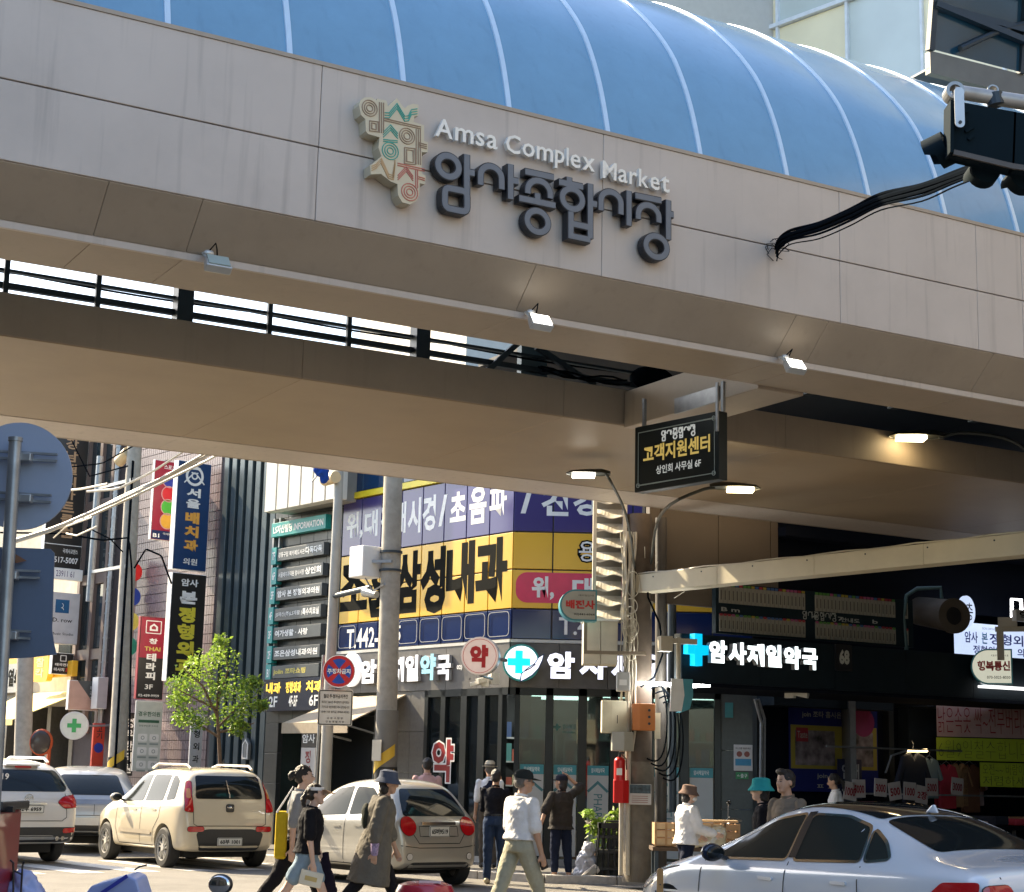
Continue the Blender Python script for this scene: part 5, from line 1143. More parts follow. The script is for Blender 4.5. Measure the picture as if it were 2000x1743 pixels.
# long pale beam from the pillar
FY = Fr(PX+.0, PYY-.28, LDIR)
x0, z1 = FY.hit(1231, 1124); _, z0 = FY.hit(1231, 1158); x1 = FY.hit(2090, 1040)[0]
bm = thing('pale_cross_beam', 'long pale yellow boxed beam running from the pillar out of frame right', 'beam', FY.w(x0, 0, z0), FY.rot)
YB = mat('beam_cream', (.52, .47, .35), .55, 0, .07, 2, dirt=.15)
n = 5; L = x1-x0+1.5
for i in range(n): MB().box(L*i/n+.003, L*(i+1)/n-.003, 0, .3, 0, z1-z0).obj('beam_panel', YB, bm, bevel=.005)
c = MB(); c.tube([(L*i/24, .03, z1-z0+.015+.01*math.sin(i*1.9)) for i in range(25)], .012, 5); c.obj('top_cable', CW, bm, smooth=True)
for i in range(7): MB().cyl((.5+i*1.0, -.006, (z1-z0)*.8), (.5+i*1.0, .01, (z1-z0)*.8), .012, n=8).obj('bolt', DARKST, bm)

# market front under the bridge -------------------------------------------
mk = thing('market_building', 'dark covered market front with panelled walls behind the pillar', 'building', (FA.o.x, FA.o.y, 0), FA.rot)
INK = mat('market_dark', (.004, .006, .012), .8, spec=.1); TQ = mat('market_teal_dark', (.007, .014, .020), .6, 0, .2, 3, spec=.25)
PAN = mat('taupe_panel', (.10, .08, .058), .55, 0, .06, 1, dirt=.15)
def XA(u, v=1300, y=0): return FA.hit(u, v, y)[0]
# taupe panels above the map, under the bridge
FQ = FA.sub(0, -2.2)
xq = [FQ.hit(u, 1060)[0] for u in (1268, 1290, 1403, 1505, 1520)]
for i in range(4): MB().box(xq[i]+.006, xq[i+1]-.006, -2.2, -2.1, FQ.hit(1400, 1150)[1]-.3, 6.4).obj('upper_panel', PAN, mk)
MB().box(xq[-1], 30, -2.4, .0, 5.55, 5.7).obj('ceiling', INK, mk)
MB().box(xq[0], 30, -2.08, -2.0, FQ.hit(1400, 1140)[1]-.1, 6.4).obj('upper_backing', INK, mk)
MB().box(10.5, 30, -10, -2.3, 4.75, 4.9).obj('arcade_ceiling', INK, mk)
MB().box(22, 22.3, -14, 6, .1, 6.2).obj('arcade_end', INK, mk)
# map board
FM = FA.sub(0, -2.75)
def mh(u, v): return FM.hit(u, v)
xm0, zm1 = mh(1398, 1133); xm1 = mh(1783, 1200)[0]; zm0 = mh(1398, 1236)[1]; zm1 = mh(1404, 1140)[1]+.02
mp = thing('market_map_board', 'wide dark board with rows of narrow pale shop name strips above the pharmacy sign', 'board', FM.w(xm0, 0, zm0), FM.rot)
W_, H_ = xm1-xm0, zm1-zm0
MB().box(0, W_, 0, .1, 0, H_).obj('board', mat('board_teal_dark', (.010, .022, .030), .6, spec=.2), mp)
SL = mat('name_strip_pale', (.30, .29, .24), .7); tops = [mat('tab_%d' % i, c_, .5) for i, c_ in enumerate(((.35, .03, .05), (.08, .25, .05), (.4, .3, .04), (.05, .12, .3), (.4, .08, .2)))]
strips = [MB() for _ in range(6)]; pr = None; lines_ = MB()
for row, (za, zb_) in enumerate(((H_*.60, H_*.93), (H_*.04, H_*.34))):
    k = 0; x = .06
    while x < W_-.12:
        if k % 23 == 22: x += .2; k += 1; continue
        if pr is None: pr = MB().box(0, .070, -.012, 0, 0, zb_-za).obj('name_strip', SL, mp, loc=(x, 0, za))
        else: inst(pr, mp, (x, 0, za))
        lines_.box(x+.025, x+.045, -.0135, -.0125, za+.05, zb_-.06)
        tops[(k*7+row*3) % 5 if (k//3) % 2 else (k//4) % 5].name
        strips[(k*7+row*3) % 5 if (k//3) % 2 else (k//4) % 5].box(x+.008, x+.064, -.014, 0, zb_+.005, zb_+.04)
        x += .078; k += 1
lines_.obj('strip_print', mat('strip_print_grey', (.1, .09, .08), .6), mp, kind='stuff')
for i in range(5): strips[i].obj('coloured_tabs', tops[i], mp, kind='stuff')
c = MB()
for x_, s_ in ((.1, 'B m'), (1.9, '4'), (W_*.60, '7'), (W_*.78, 'b')): c.text(s_, x_, x_+.12*len(s_), H_*.44, H_*.52, -.006, .02)
xx = W_*.42
for i, k in enumerate(('am', 'sa', 'jong', 'hap', 'si', 'jang')):
    for pts, cl in SYL[k]: stroke(c, [(xx+i*.12+p[0]*.10, H_*.41+p[1]*.14) for p in pts], .012, -.006, -.001, bool(cl))
c.text('안내도', xx+.8, xx+1.2, H_*.42, H_*.51, -.006, .02)
c.obj('lettering', mat('board_lettering', (.4, .42, .4), .5), mp, kind='stuff')
# sign header with lit pharmacy lettering
FK = FA.sub(0, -3.0)
xh0 = FK.hit(1330, 1290)[0]; zh1, zh0 = FK.hit(1350, 1238)[1], FK.hit(1500, 1340)[1]
hd = thing('header_board', 'long dark teal header board above the market side shops', 'header', FK.w(xh0, 0, zh0), FK.rot)
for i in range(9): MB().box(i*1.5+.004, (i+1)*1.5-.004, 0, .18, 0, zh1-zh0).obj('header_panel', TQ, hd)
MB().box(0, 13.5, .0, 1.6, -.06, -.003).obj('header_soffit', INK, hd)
ms = thing('pharmacy_market_sign', 'bright white lit pharmacy lettering led by a cyan cross on the market side', 'sign', FK.w(0, 0, 0), FK.rot)
bx = [(1385, 1249, 1420, 1296), (1423, 1253, 1458, 1299), (1459, 1256, 1493, 1302), (1496, 1258, 1527, 1304), (1531, 1261, 1564, 1308), (1567, 1265, 1597, 1309)]
letters(ms, FK, '암사제일약국', bx, mat('lit_white_bright', (.8, .85, .85), .4, emit=.7, ecol=(.88, 1, 1)), y=-.12)
xc, zc_ = FK.hit(1361, 1269, -.1); MB().box(xc-.19, xc+.19, -.14, -.02, zc_-.07, zc_+.07).obj('cross_bar', mat('lit_cyan', (0, .3, .5), .5, emit=.34, ecol=(.0, .50, .9)), ms); MB().box(xc-.07, xc+.07, -.145, -.02, zc_-.24, zc_+.24).obj('cross_post', MATS['lit_cyan'], ms)
n68 = thing('number_sign', 'small black plate with white digits 68 right of the lit pharmacy lettering', 'sign', FK.w(*(FK.hit(1630, 1280)[0], -.03), FK.hit(1642, 1310)[1]), FK.rot)
MB().box(0, .34, 0, .03, 0, .42).obj('plate', BLACK, n68); MB().text('68', .07, .28, .1, .34, -.004, .05).obj('lettering', mat('digit_grey', (.5, .5, .45), .5), n68)
# soffit lit panels
sl_ = thing('soffit_light', 'flat lit white panel under the pharmacy header board', 'light', FK.w(xh0-.2, .1, zh0-.03), FK.rot)
MB().box(-.35, .75, -.1, .4, -.03, 0).obj('lit_panel', STRIP, sl_)
# shop fronts along the market side
DK2 = mat('shutter_dark', (.02, .022, .028), .5)
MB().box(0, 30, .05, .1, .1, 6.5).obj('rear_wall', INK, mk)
for u in (1470, 1728): 
    x = XA(u, 1450); MB().box(x, x+.12, -.12, .04, .1, 3.3).obj('front_post', mat('post_steel_dark', (.04, .045, .045), .4, .3), mk)
MB().box(XA(1752, 1400), XA(1826, 1400), -.3, -.02, .1, 3.0).obj('steel_column_cover', mat('polished_dark_steel', (.05, .065, .08), .25, .6, .1), mk)
MB().box(XA(1470, 1400), XA(1700, 1400), -.6, .05, 2.9, 3.3).obj('shop_lintel', TQ, mk)
MB().box(XA(1752, 1400), 20, -.8, .05, 3.0, 3.25).obj('shop_lintel', mat('lintel_grey', (.02, .024, .028), .4), mk)
for z0 in (.0, .35): MB().tube([(XA(1450), -.35, 3.0), (XA(1462), -.35, 2.6+z0*.2), (XA(1460), -.35, 1.6), (XA(1455), -.35, .4)], .03).obj('conduit', STEEL, mk, loc=(z0*.2, 0, 0))
# join banner
def asign(name, label, u0, v0, u1, v1, m, y=-.1, cat='banner', d=.02, F=FA):
    x0, z1 = F.hit(u0, v0, y); x1, _ = F.hit(u1, v1, y); z0 = F.hit(u0, v1, y)[1]
    t = thing(name, label, cat, F.w(x0, y, z0), F.rot); w_, h_ = x1-x0, z1-z0
    MB().box(0, w_, 0, d, 0, h_).obj('cloth', m, t); return t, w_, h_
BN = mat('banner_royal', (.012, .018, .12), .7, spec=.2)
t, w_, h_ = asign('shopping_banner', 'large dark blue and yellow shopping banner with pale photo blocks behind the pedestrians', 1541, 1374, 1716, 1545, BN)
MB().box(.03, w_-.03, -.008, -.001, h_*.26, h_*.76).obj('yellow_field', mat('banner_dull_yellow', (.26, .21, .03), .7), t)
for a, b in ((.06, .5), (.62, .94)): MB().box(w_*a, w_*b, -.014, -.009, h_*.3, h_*.7).obj('photo_block', mat('photo_mosaic', (.17, .14, .15), .6, var=.9, scale=5), t)
MB().box(w_*.07, w_*.2, -.02, -.015, h_*.57, h_*.73).obj('red_block', mat('banner_red', (.25, .02, .03), .6), t)
MB().text('Taste', w_*.08, w_*.19, h_*.61, h_*.69, -.024, .01).obj('lettering', mat('banner_pale_text', (.28, .28, .24), .6), t)
MB().text('join 조타 홈시온 쇼핑', w_*.14, w_*.72, h_*.84, h_*.93, -.006, .02).text('join 조타 쇼핑', w_*.3, w_*.75, h_*.14, h_*.22, -.006, .02).text('ㅍ 고객센터', w_*.3, w_*.8, h_*.03, h_*.1, -.006, .02).obj('lettering', MATS['banner_pale_text'], t)
MB().disc(w_*.83, h_*.82, .26, -.02, -.009).obj('magenta_disc', mat('banner_magenta', (.2, .01, .08), .6), t)
t, w_, h_ = asign('rental_banner', 'small dark blue rental banner with big white Korean letters overlapping the large banner', 1636, 1482, 1684, 1560, mat('banner_navy2', (.012, .015, .05), .6), y=-.3)
MB().text('임대', w_*.16, w_*.88, h_*.5, h_*.88, -.006, .03).text('문의', w_*.16, w_*.88, h_*.05, h_*.42, -.006, .03).obj('lettering', mat('banner_white_text', (.35, .37, .4), .6), t)
# handwritten banners of the clothes shop
bq = FA.w(XA(1829, 1400, -.9), -.9, 0); FRB = Fr(bq.x, bq.y, 4)
HW = mat('brush_red', (.25, .01, .02), .7)
t, w_, h_ = asign('handwritten_banner', 'pinkish white hanging banner with red handwritten Korean letters', 1829, 1376, 2012, 1438, mat('banner_pinkish', (.44, .29, .27), .7), y=0, F=FRB)
MB().text('낡은속옷 싹~전부버리세', w_*.01, w_*1.0, h_*.12, h_*.94, -.006, -.012).obj('lettering', HW, t)
t, w_, h_ = asign('lime_banner', 'lime yellow hanging banner with thin handwritten date letters under the pink one', 1829, 1440, 2016, 1484, mat('banner_lime', (.38, .47, .02), .7), y=0, F=FRB)
MB().text('6월9일철수합니다', w_*.02, w_*.98, h_*.1, h_*.9, -.006, -.022).obj('lettering', mat('brush_olive', (.07, .1, .01), .7), t)
t, w_, h_ = asign('lower_lime_banner', 'smaller lime green banner hanging lower at the right edge', 1914, 1489, 2030, 1536, mat('banner_lime', (.38, .47, .02), .7), y=0.05, F=FRB)
MB().text('오전~~ 바람이시원', w_*.04, w_*.96, h_*.5, h_*.95, -.006, -.012).text('저렴하세요', w_*.04, w_*.96, h_*.05, h_*.45, -.006, -.012).obj('lettering', MATS['brush_olive'], t)
MB_ = None
# hanging clothes and price cards
CL = [mat('cloth_%d' % i, c_, .85) for i, c_ in enumerate(((.02, .024, .04), (.6, .05, .08), (.5, .28, .14), (.2, .09, .05), (.2, .27, .3), (.45, .33, .33)))]
def garment(label, u, v, s, m, y=-1.0, grp=None):
    x, z = FA.hit(u, v, y); t = thing('hanging_garment', label, 'clothes', FA.w(x, y, z), FA.rot, grp)
    pr_ = [(-.06, 0), (-.20, -.05), (-.34, -.42), (-.27, -.46), (-.19, -.25), (-.2, -.8), (.2, -.8), (.19, -.25), (.27, -.46), (.34, -.42), (.20, -.05), (.06, 0), (0, -.1)]
    MB().prism([(a*s, b*s) for a, b in pr_], -.04, .04).obj('garment', m, t, bevel=.02)
    MB().tube([(-.12*s, 0, -.02), (0, 0, .05*s), (.12*s, 0, -.02)], .008).tube([(0, 0, .05*s), (.02, 0, .12*s), (-.02, 0, .16*s)], .006).obj('hanger', STEEL, t, kind='stuff')
garment('black jacket on a hanger under a small shop lamp', 1783, 1470, 1.3, CL[0])
garment('grey blue blouse on the rail right of the black jacket', 1815, 1480, .9, CL[4], y=-.8)
garment('red top hanging left of the orange patterned clothes', 1848, 1492, 1.0, CL[1], y=-.7)
garment('orange brown patterned top below the lime banner', 1872, 1490, 1.0, CL[2], y=-.6)
garment('dark brown top right of the orange one', 1893, 1492, 1.1, CL[3], y=-.6)
x, z = FA.hit(1790, 1466, -1.05); t = thing('shop_tube_lamp', 'short lit warm tube lamp above the black jacket', 'lamp', FA.w(x, -1.05, z), FA.rot); MB().cyl((-.2, 0, 0), (.25, 0, .01), .028).obj('tube', mat('tube_warm', (1, .8, .5), .4, emit=4, ecol=(1, .7, .35)), t); MB().tube([(-.22, 0, 0), (-.5, .1, -.1), (-.55, .2, -.4)], .02).obj('bracket', STEEL, t)
for i, (u, v, tx) in enumerate(((1661, 1545, '1000'), (1678, 1540, '5000'), (1720, 1538, '3000'), (1748, 1545, '500'), (1777, 1545, '1000'), (1801, 1552, '2장'), (1820, 1537, '5000'), (1870, 1536, '3000'))):
    x, z = FA.hit(u, v, -1.6); t = fthing(FA, 'price_card', ('crooked white price card second in the row', 'white price card overlapping its neighbour')[0] if 0 else ['leftmost white price card clipped along the stall rail', 'second white price card, overlapping the leftmost one', 'tilted white price card right of the rental banner', 'squarest white price card with red digits, right of the tilted one', 'small dim price card under the black jacket', 'low white price card right below the black jacket', 'dim price card beside the grey blue blouse', 'price card hung before the orange clothes'][i], 'price card', x, -1.6, z, 'price cards along the clothes rail')
    rz = (random.uniform(-12, 12))
    c = MB().box(-.14, .14, 0, .008, -.15, .15).obj('card', mat('card_white', (.48, .42, .40), .7), t, rot=(0, R(rz), 0)); MB().text(tx, -.11, .11, -.08, .06, -.004, .03).obj('lettering', HW, c)
stall = fthing(FA, 'clothes_stall', 'dark clothes stall table and rail under the price cards', 'stall', XA(1640, 1600, -1.4), -1.4, .1)
w_ = XA(2060, 1600, -1.4)-XA(1640, 1600, -1.4)
MB().box(0, w_, -.5, .5, .75, .82).obj('table_top', INK, stall); MB().box(0, w_, -.15, -.12, 1.32, 1.35).obj('card_rail', STEEL, stall); MB().box(0, w_, .3, .33, 2.1, 2.13).obj('clothes_rail', STEEL, stall)
for k in range(5): MB().box(w_*k/4.2, w_*k/4.2+.05, -.4, -.35, 0, .75).obj('leg', STEEL, stall)
for k in range(16): MB().box(.2+k*.5, .55+k*.5, -.4, .3, .83, .9+.1*random.random()).obj('folded_clothes', CL[k % 6], stall, bevel=.03)
for i, (u, v, m_) in enumerate(((1838, 1505, 1), (1858, 1500, 2), (1882, 1503, 2), (1906, 1505, 5), (1802, 1490, 4))):
    garment(['red folded garment edge at the left of the clothes rail', 'orange patterned garment crowded behind the red top', 'second orange patterned garment crowded on the rail', 'pinkish garment under the smaller lime banner', 'slate garment close behind the black jacket'][i], u, v, .8, CL[m_], y=-.45)
# speaker / projector tube on a bent bracket
x, z = FK.hit(1862, 1203, -.4); 
t = thing('tube_speaker', 'dark round tube speaker on a bent teal bracket above the header board', 'speaker', FK.w(x, -.4, z), R(0))
GRB = mat('tube_grey_brown', (.085, .07, .055), .6)
MB().cyl((0, 0, 0), (-.34, .9, .16), .27, .24, 26, cap=False).obj('tube', GRB, t, smooth=True); MB().ring(0, 0, .15, .29, -.04, .03, 28).obj('front_ring', GRB, t, rot=(0, 0, R(15))); MB().disc(0, 0, .15, .0, .01).obj('mouth', BLACK, t, rot=(0, 0, R(15)))
MB().tube([(-.1, .3, .22), (-.12, .3, .5), (-.5, .35, .48), (-.68, .35, .36), (-.74, .35, .0), (-.66, .35, -1.2)], .035, 8).obj('bracket', TEAL if False else mat('bracket_teal', (.06, .12, .13), .5), t, smooth=True)
# lit clinic sign boxes at the right edge
LB = mat('lit_sign_box', (.5, .55, .65), .4, emit=.27, ecol=(.60, .72, 1)); LBL = mat('sign_deep_blue', (.02, .03, .35), .5)
t, w_, h_ = asign('lit_clinic_sign', 'bright white lit sign box with blue Korean clinic lettering at the right edge', 1879, 1215, 2070, 1280, LB, y=-2.6, cat='sign', d=.2)
for tx, a, b, c0, c1 in (('암사', .02, .15, .4, .74), ('본', .19, .25, .4, .74), ('정형외과의원', .27, .98, .4, .74), ('정형외과', .1, .4, .08, .34), ('의학과', .55, .8, .08, .34)):
    MB().text(tx, w_*a, w_*b, h_*c0, h_*c1, -.006, .02).obj('lettering', LBL if tx != '본' else mat('sign_sky_blue', (.02, .25, .5), .5), t)
MB().text('BON ORTHOPEDIC', w_*.2, w_*.4, h_*.83, h_*.9, -.006, 0).obj('lettering', mat('strip_grey', (.3, .3, .3), .5), t)
x, z = FA.hit(1889, 1194, -2.7); t = fthing(FA, 'lit_round_sign', 'small glowing white oval sign above the lit clinic box', 'sign', x, -2.7, z); MB().disc(0, 0, .27, 0, .05, rx=.19).obj('face', LB, t); MB().text('5층', -.13, .13, -.15, .15, -.006, .0).obj('lettering', KLET, t)
x, z = FA.hit(1985, 1190, -3.0); t = fthing(FA, 'lit_hook_sign', 'glowing white hook shaped neon tube at the right edge', 'sign', x, -3, z); MB().tube([(-.12, 0, -.3), (-.1, 0, .17), (.12, 0, .17), (.12, 0, .0)], .03).obj('tube', mat('neon_white', (1, 1, 1), .4, emit=2.2), t)
t, w_, h_ = dshape('round_end_shop_sign', 'cream round ended sign with dark red Korean letters and phone number over the clothes shop', 1895, 1267, 1954, 1340, -3.2, FA, TB, mat('lit_cream_face', (.62, .62, .5), .4, emit=.22), '행복통신', '070-5025-8030', RLET, sidew=.35, rot=-14)
t, w_, h_ = asign('small_white_sign', 'small pale sign cut by the right edge above the bracket', 1985, 1190, 2040, 1212, mat('sign_white_blank', (.62, .63, .62), .4), y=-4, cat='sign', d=.1)
MB().text('약국', w_*.1, w_*.9, h_*.1, h_*.9, -.005, .02).obj('lettering', KLET, t)
pa_ = FA.w(*(FA.hit(1950, 1230, -3.6)[0], -3.6), FA.hit(1950, 1230, -3.6)[1]); t = thing('bracket_arm', 'beige steel bracket arm with a small camera holding the cream round ended sign', 'bracket', pa_, R(-20))
MB().box(-.05, 2.2, -.04, .04, -.03, .05).obj('arm', mat('arm_beige', (.4, .36, .28), .5), t); MB().box(-.03, .08, -.04, .04, -.5, -.03).obj('drop', mat('arm_beige', (.4, .36, .28), .5), t); MB().box(-.0, .3, -.08, .08, .05, .2).obj('junction_box', mat('arm_beige', (.4, .36, .28), .5), t)
x, z = FA.hit(1960, 1348, -2.8); t = fthing(FA, 'panel_light', 'flat diamond shaped glow of a lit ceiling panel under the cream sign', 'light', x, -2.8, z); MB().box(-.8, 1.0, -.4, .5, 0, .04).obj('lit_panel', mat('panel_glow', (.8, .8, .8), .4, emit=.7), t)
x, z = FK.hit(1547, 1352, .4); camera_cctv(FK.w(x, .4, z), R(60), 'white dome camera and bracket under the header board above the banner', s=.9)
# poster and exit sticker on the corner stone
t, w_, h_ = wallsign('mask_poster', 'white poster with two faces and a blue block on the dark corner stone', 1433, 1454, 1470, 1506, mat('paper_white', (.55, .54, .53), .7), y=-.03, d=.01, cat='poster', F=FC)
MB().box(w_*.08, w_*.92, -.004, -.001, h_*.2, h_*.46).obj('blue_block', mat('poster_blue', (.05, .25, .42), .6), t); MB().disc(w_*.3, h_*.64, .05, -.004, -.001, 14).disc(w_*.7, h_*.64, .05, -.004, -.001, 14).obj('face_print', mat('print_brown', (.25, .08, .06), .6), t, kind='stuff'); MB().text('마스크를 착용하세요', w_*.1, w_*.9, h_*.82, h_*.9, -.004, .01).obj('lettering', KLET, t)
t, w_, h_ = wallsign('green_sticker', 'small green arrow sticker under the mask poster', 1437, 1508, 1462, 1522, mat('sticker_green', (.03, .22, .08), .5), y=-.03, d=.008, cat='sticker', F=FC); MB().text('←출구', w_*.1, w_*.9, h_*.2, h_*.8, -.004, .01).obj('lettering', WLET, t)
t, w_, h_ = wallsign('teal_sticker', 'faint teal notice high on the dark corner stone', 1416, 1372, 1432, 1402, mat('sticker_teal', (.04, .2, .2), .5), y=-.03, d=.008, cat='sticker', F=FC)

# ================================================================ buildings behind and above
ob = thing('unseen_sky_blocker', 'plain block added outside the view on the right to keep sky light off', 'building', (13.5, -6, 0), R(0))  # unseen block, added to cut sky light from the right
MB().box(0, 12, 0, 27, 0, 16).obj('wall', mat('sky_blocker_wall', (.22, .2, .18), .7), ob)
for i in range(6):
    for j in range(4): MB().box(-.05, .02, 1.5+i*4.2, 3.9+i*4.2, 1.2+j*3.6, 3.2+j*3.6).obj('window', DKW, ob)
gb = thing('glass_office', 'pale glass office, sunlight painted into panes, thin frames, above the right end of the roof', 'building', atY(1480, 200, 46)*1.0, R(-46))
gb.location.z = 0
FG = Fr(gb.location.x, gb.location.y, -36)
GLP = mat('office_pane_pale', (.55, .62, .60), .12, 0, .1, .5, spec=.7); GLC = mat('office_pane_painted_sun', (.85, .78, .55), .3, 0, .08, .7); FRW = mat('office_frame_white', (.7, .75, .8), .4)  # cream panes have sunlight painted into their colour
MB().box(-8, 22, .1, 8, 0, 36).obj('wall', GLP, gb)
xs_ = [-1.6+2.37*i for i in range(11)]
for i in range(10):
    for j, (za, zb_) in enumerate(((15.9, 18.6), (18.75, 22.9), (23.05, 27.1), (27.2, 31.3))):
        MB().box(xs_[i]+.04, xs_[i+1]-.04, -.0, .08, za, zb_).obj('pane', GLC if (i+j) % 3 != 0 else GLP, gb)
    MB().box(xs_[i]-.04, xs_[i]+.04, -.1, .1, 15.8, 32).obj('frame', FRW, gb)
for z in (18.68, 22.98, 27.15): MB().box(-1.6, 22, -.14, .1, z-.06, z+.06).obj('frame', FRW, gb)
gt = thing('pale_tower', 'pale grey panelled tower top behind the blue vault', 'building', (atY(1500, 100, 45).x-1, 45, 0), R(25))
MB().box(-8, 2, 0, 8, 0, 40).obj('wall', mat('tower_pale', (.5, .5, .48), .7, 0, .05), gt)
# steel and glass canopy at top right
FCn = Fr(*atY(1822, 300, 24).xy, 26)
zc1 = FCn.hit(1822, 143)[1]; zc2_ = FCn.hit(1822, 100)[1]; zc3 = FCn.hit(1822, -70, -.15)[1]; hC = zc3-zc1; hF = zc2_-zc1
cn = thing('glazed_canopy', 'dark steel canopy with curved struts and bluish glass jutting in at the top right', 'canopy', FCn.w(0, 0, zc1), FCn.rot)
MB().box(0, 9, 0, .12, 0, hF).obj('fascia_board', mat('canopy_taupe', (.12, .105, .085), .5), cn)
MB().box(0, 9, .02, 5, hF*.2, hF*.3).obj('deck', DARKST, cn)
cg = mat('canopy_glass', (.015, .05, .08), .15, .1, .2, .6, spec=.5)
for i in range(5):
    for j in range(2):
        a, b = hF+(hC-hF)*j/2, hF+(hC-hF)*(j+1)/2; ya, yb_ = -.15*j/2, -.15*(j+1)/2
        MB().add([(i*1.8+.05, ya, a+.03), (i*1.8+1.75, ya, a+.03), (i*1.8+1.75, yb_, b-.03), (i*1.8+.05, yb_, b-.03)], [(0, 1, 2, 3)]).obj('glass_pane', cg, cn)
CD = mat('canopy_steel', (.008, .014, .02), .5)
for i in range(6): MB().obox((i*1.8, -.0, hF), (i*1.8, -.2, hC), .10, .10).obj('rafter', CD, cn)
MB().obox((0, -.12, hF+(hC-hF)*.5), (9, -.12, hF+(hC-hF)*.5), .12, .10).obj('purlin', CD, cn)
MB().obox((0, -.15, hC*.62), (6, -.12, hF), .10, .10).obj('diagonal_brace', CD, cn)
for i in range(3): MB().tube([(.5+i*2.0+k*.3, -.1-.01*k, hF+.1+(hC-hF)*.62*math.sin(k/7*math.pi/2)) for k in range(8)], .05, 8).obj('curved_strut', CD, cn, smooth=True)
MB().box(.3, 9, -.45, -.2, hC-.1, hC+.05).obj('gutter', mat('gutter_pale', (.5, .52, .55), .4), cn)
mx_b = thing('unseen_light_blocker', 'unseen block added under the right end of the bridge to darken the market', 'building', (8.2, 16.6, 0), 0)  # unseen block, added to close off light and darken the market
MB().prism([(0, 0), (17, 10), (20, 28), (3.4, 18.8)], .1, 5.5, 'z').obj('wall', mat('light_blocker_wall', (.07, .065, .06), .8), mx_b)
for i in range(4): MB().box(1+i*3.6, 3.6+i*3.6, -.05, 0, .3, 2.9).obj('shop_window', DKW, mx_b, rot=(0, 0, math.atan2(10, 17)))
# unseen row added across the street on the left, reflected in car windows
FO = Fr(-9.5, 8.0, 129.6)
oc = thing('unseen_reflection_row', 'unseen row of tan shops added across the street on the left for car reflections', 'building', (FO.o.x, FO.o.y, 0), FO.rot)
MB().box(-13, 78, 0, 9, 0, 8.5).obj('wall', mat('reflection_row_tan', (.11, .105, .10), .8, 0, .2, .6), oc)
for i in range(27):
    for j in range(2): MB().box(-12+i*3.2, -10+i*3.2, -.06, .02, 3.6+j*2.4, 5.0+j*2.4).obj('window', DKW, oc)
    MB().box(-12.4+i*3.2, -9.9+i*3.2, -.06, .02, .3, 2.7).obj('shop_window', DKW, oc)
# ================================================================ cars
from mathutils.bvhtree import BVHTree
from mathutils.geometry import delaunay_2d_cdt
def lerp_t(tab, x):
    if x <= tab[0][0]: return tab[0][1]
    for (a, va), (b, vb) in zip(tab, tab[1:]):
        if x <= b: t = (x-a)/(b-a); return va+(vb-va)*t
    return tab[-1][1]
CARG = None
TYRE = mat('tyre_rubber', (.018, .018, .018), .8); RIMM = mat('alloy_rim', (.62, .61, .58), .4, .4, .05); CHR = mat('chrome', (.7, .7, .7), .12, 1, 0)
CGL = mat('car_glass_dark', (.010, .013, .014), .05, 0, 0, spec=.32); SEAM = mat('panel_gap', (.012, .012, .012), .7); PLS = mat('car_black_trim', (.02, .021, .022), .5, 0, .1, 20)
LMP = mat('tail_lamp_red', (.42, .008, .012), .12, coat=.6); LMPA = mat('lamp_amber', (.6, .22, .04), .15, coat=.6); LMPW = mat('lamp_clear', (.6, .58, .55), .12, coat=.6); PLT = mat('plate_white', (.62, .62, .58), .45, dirt=.1)
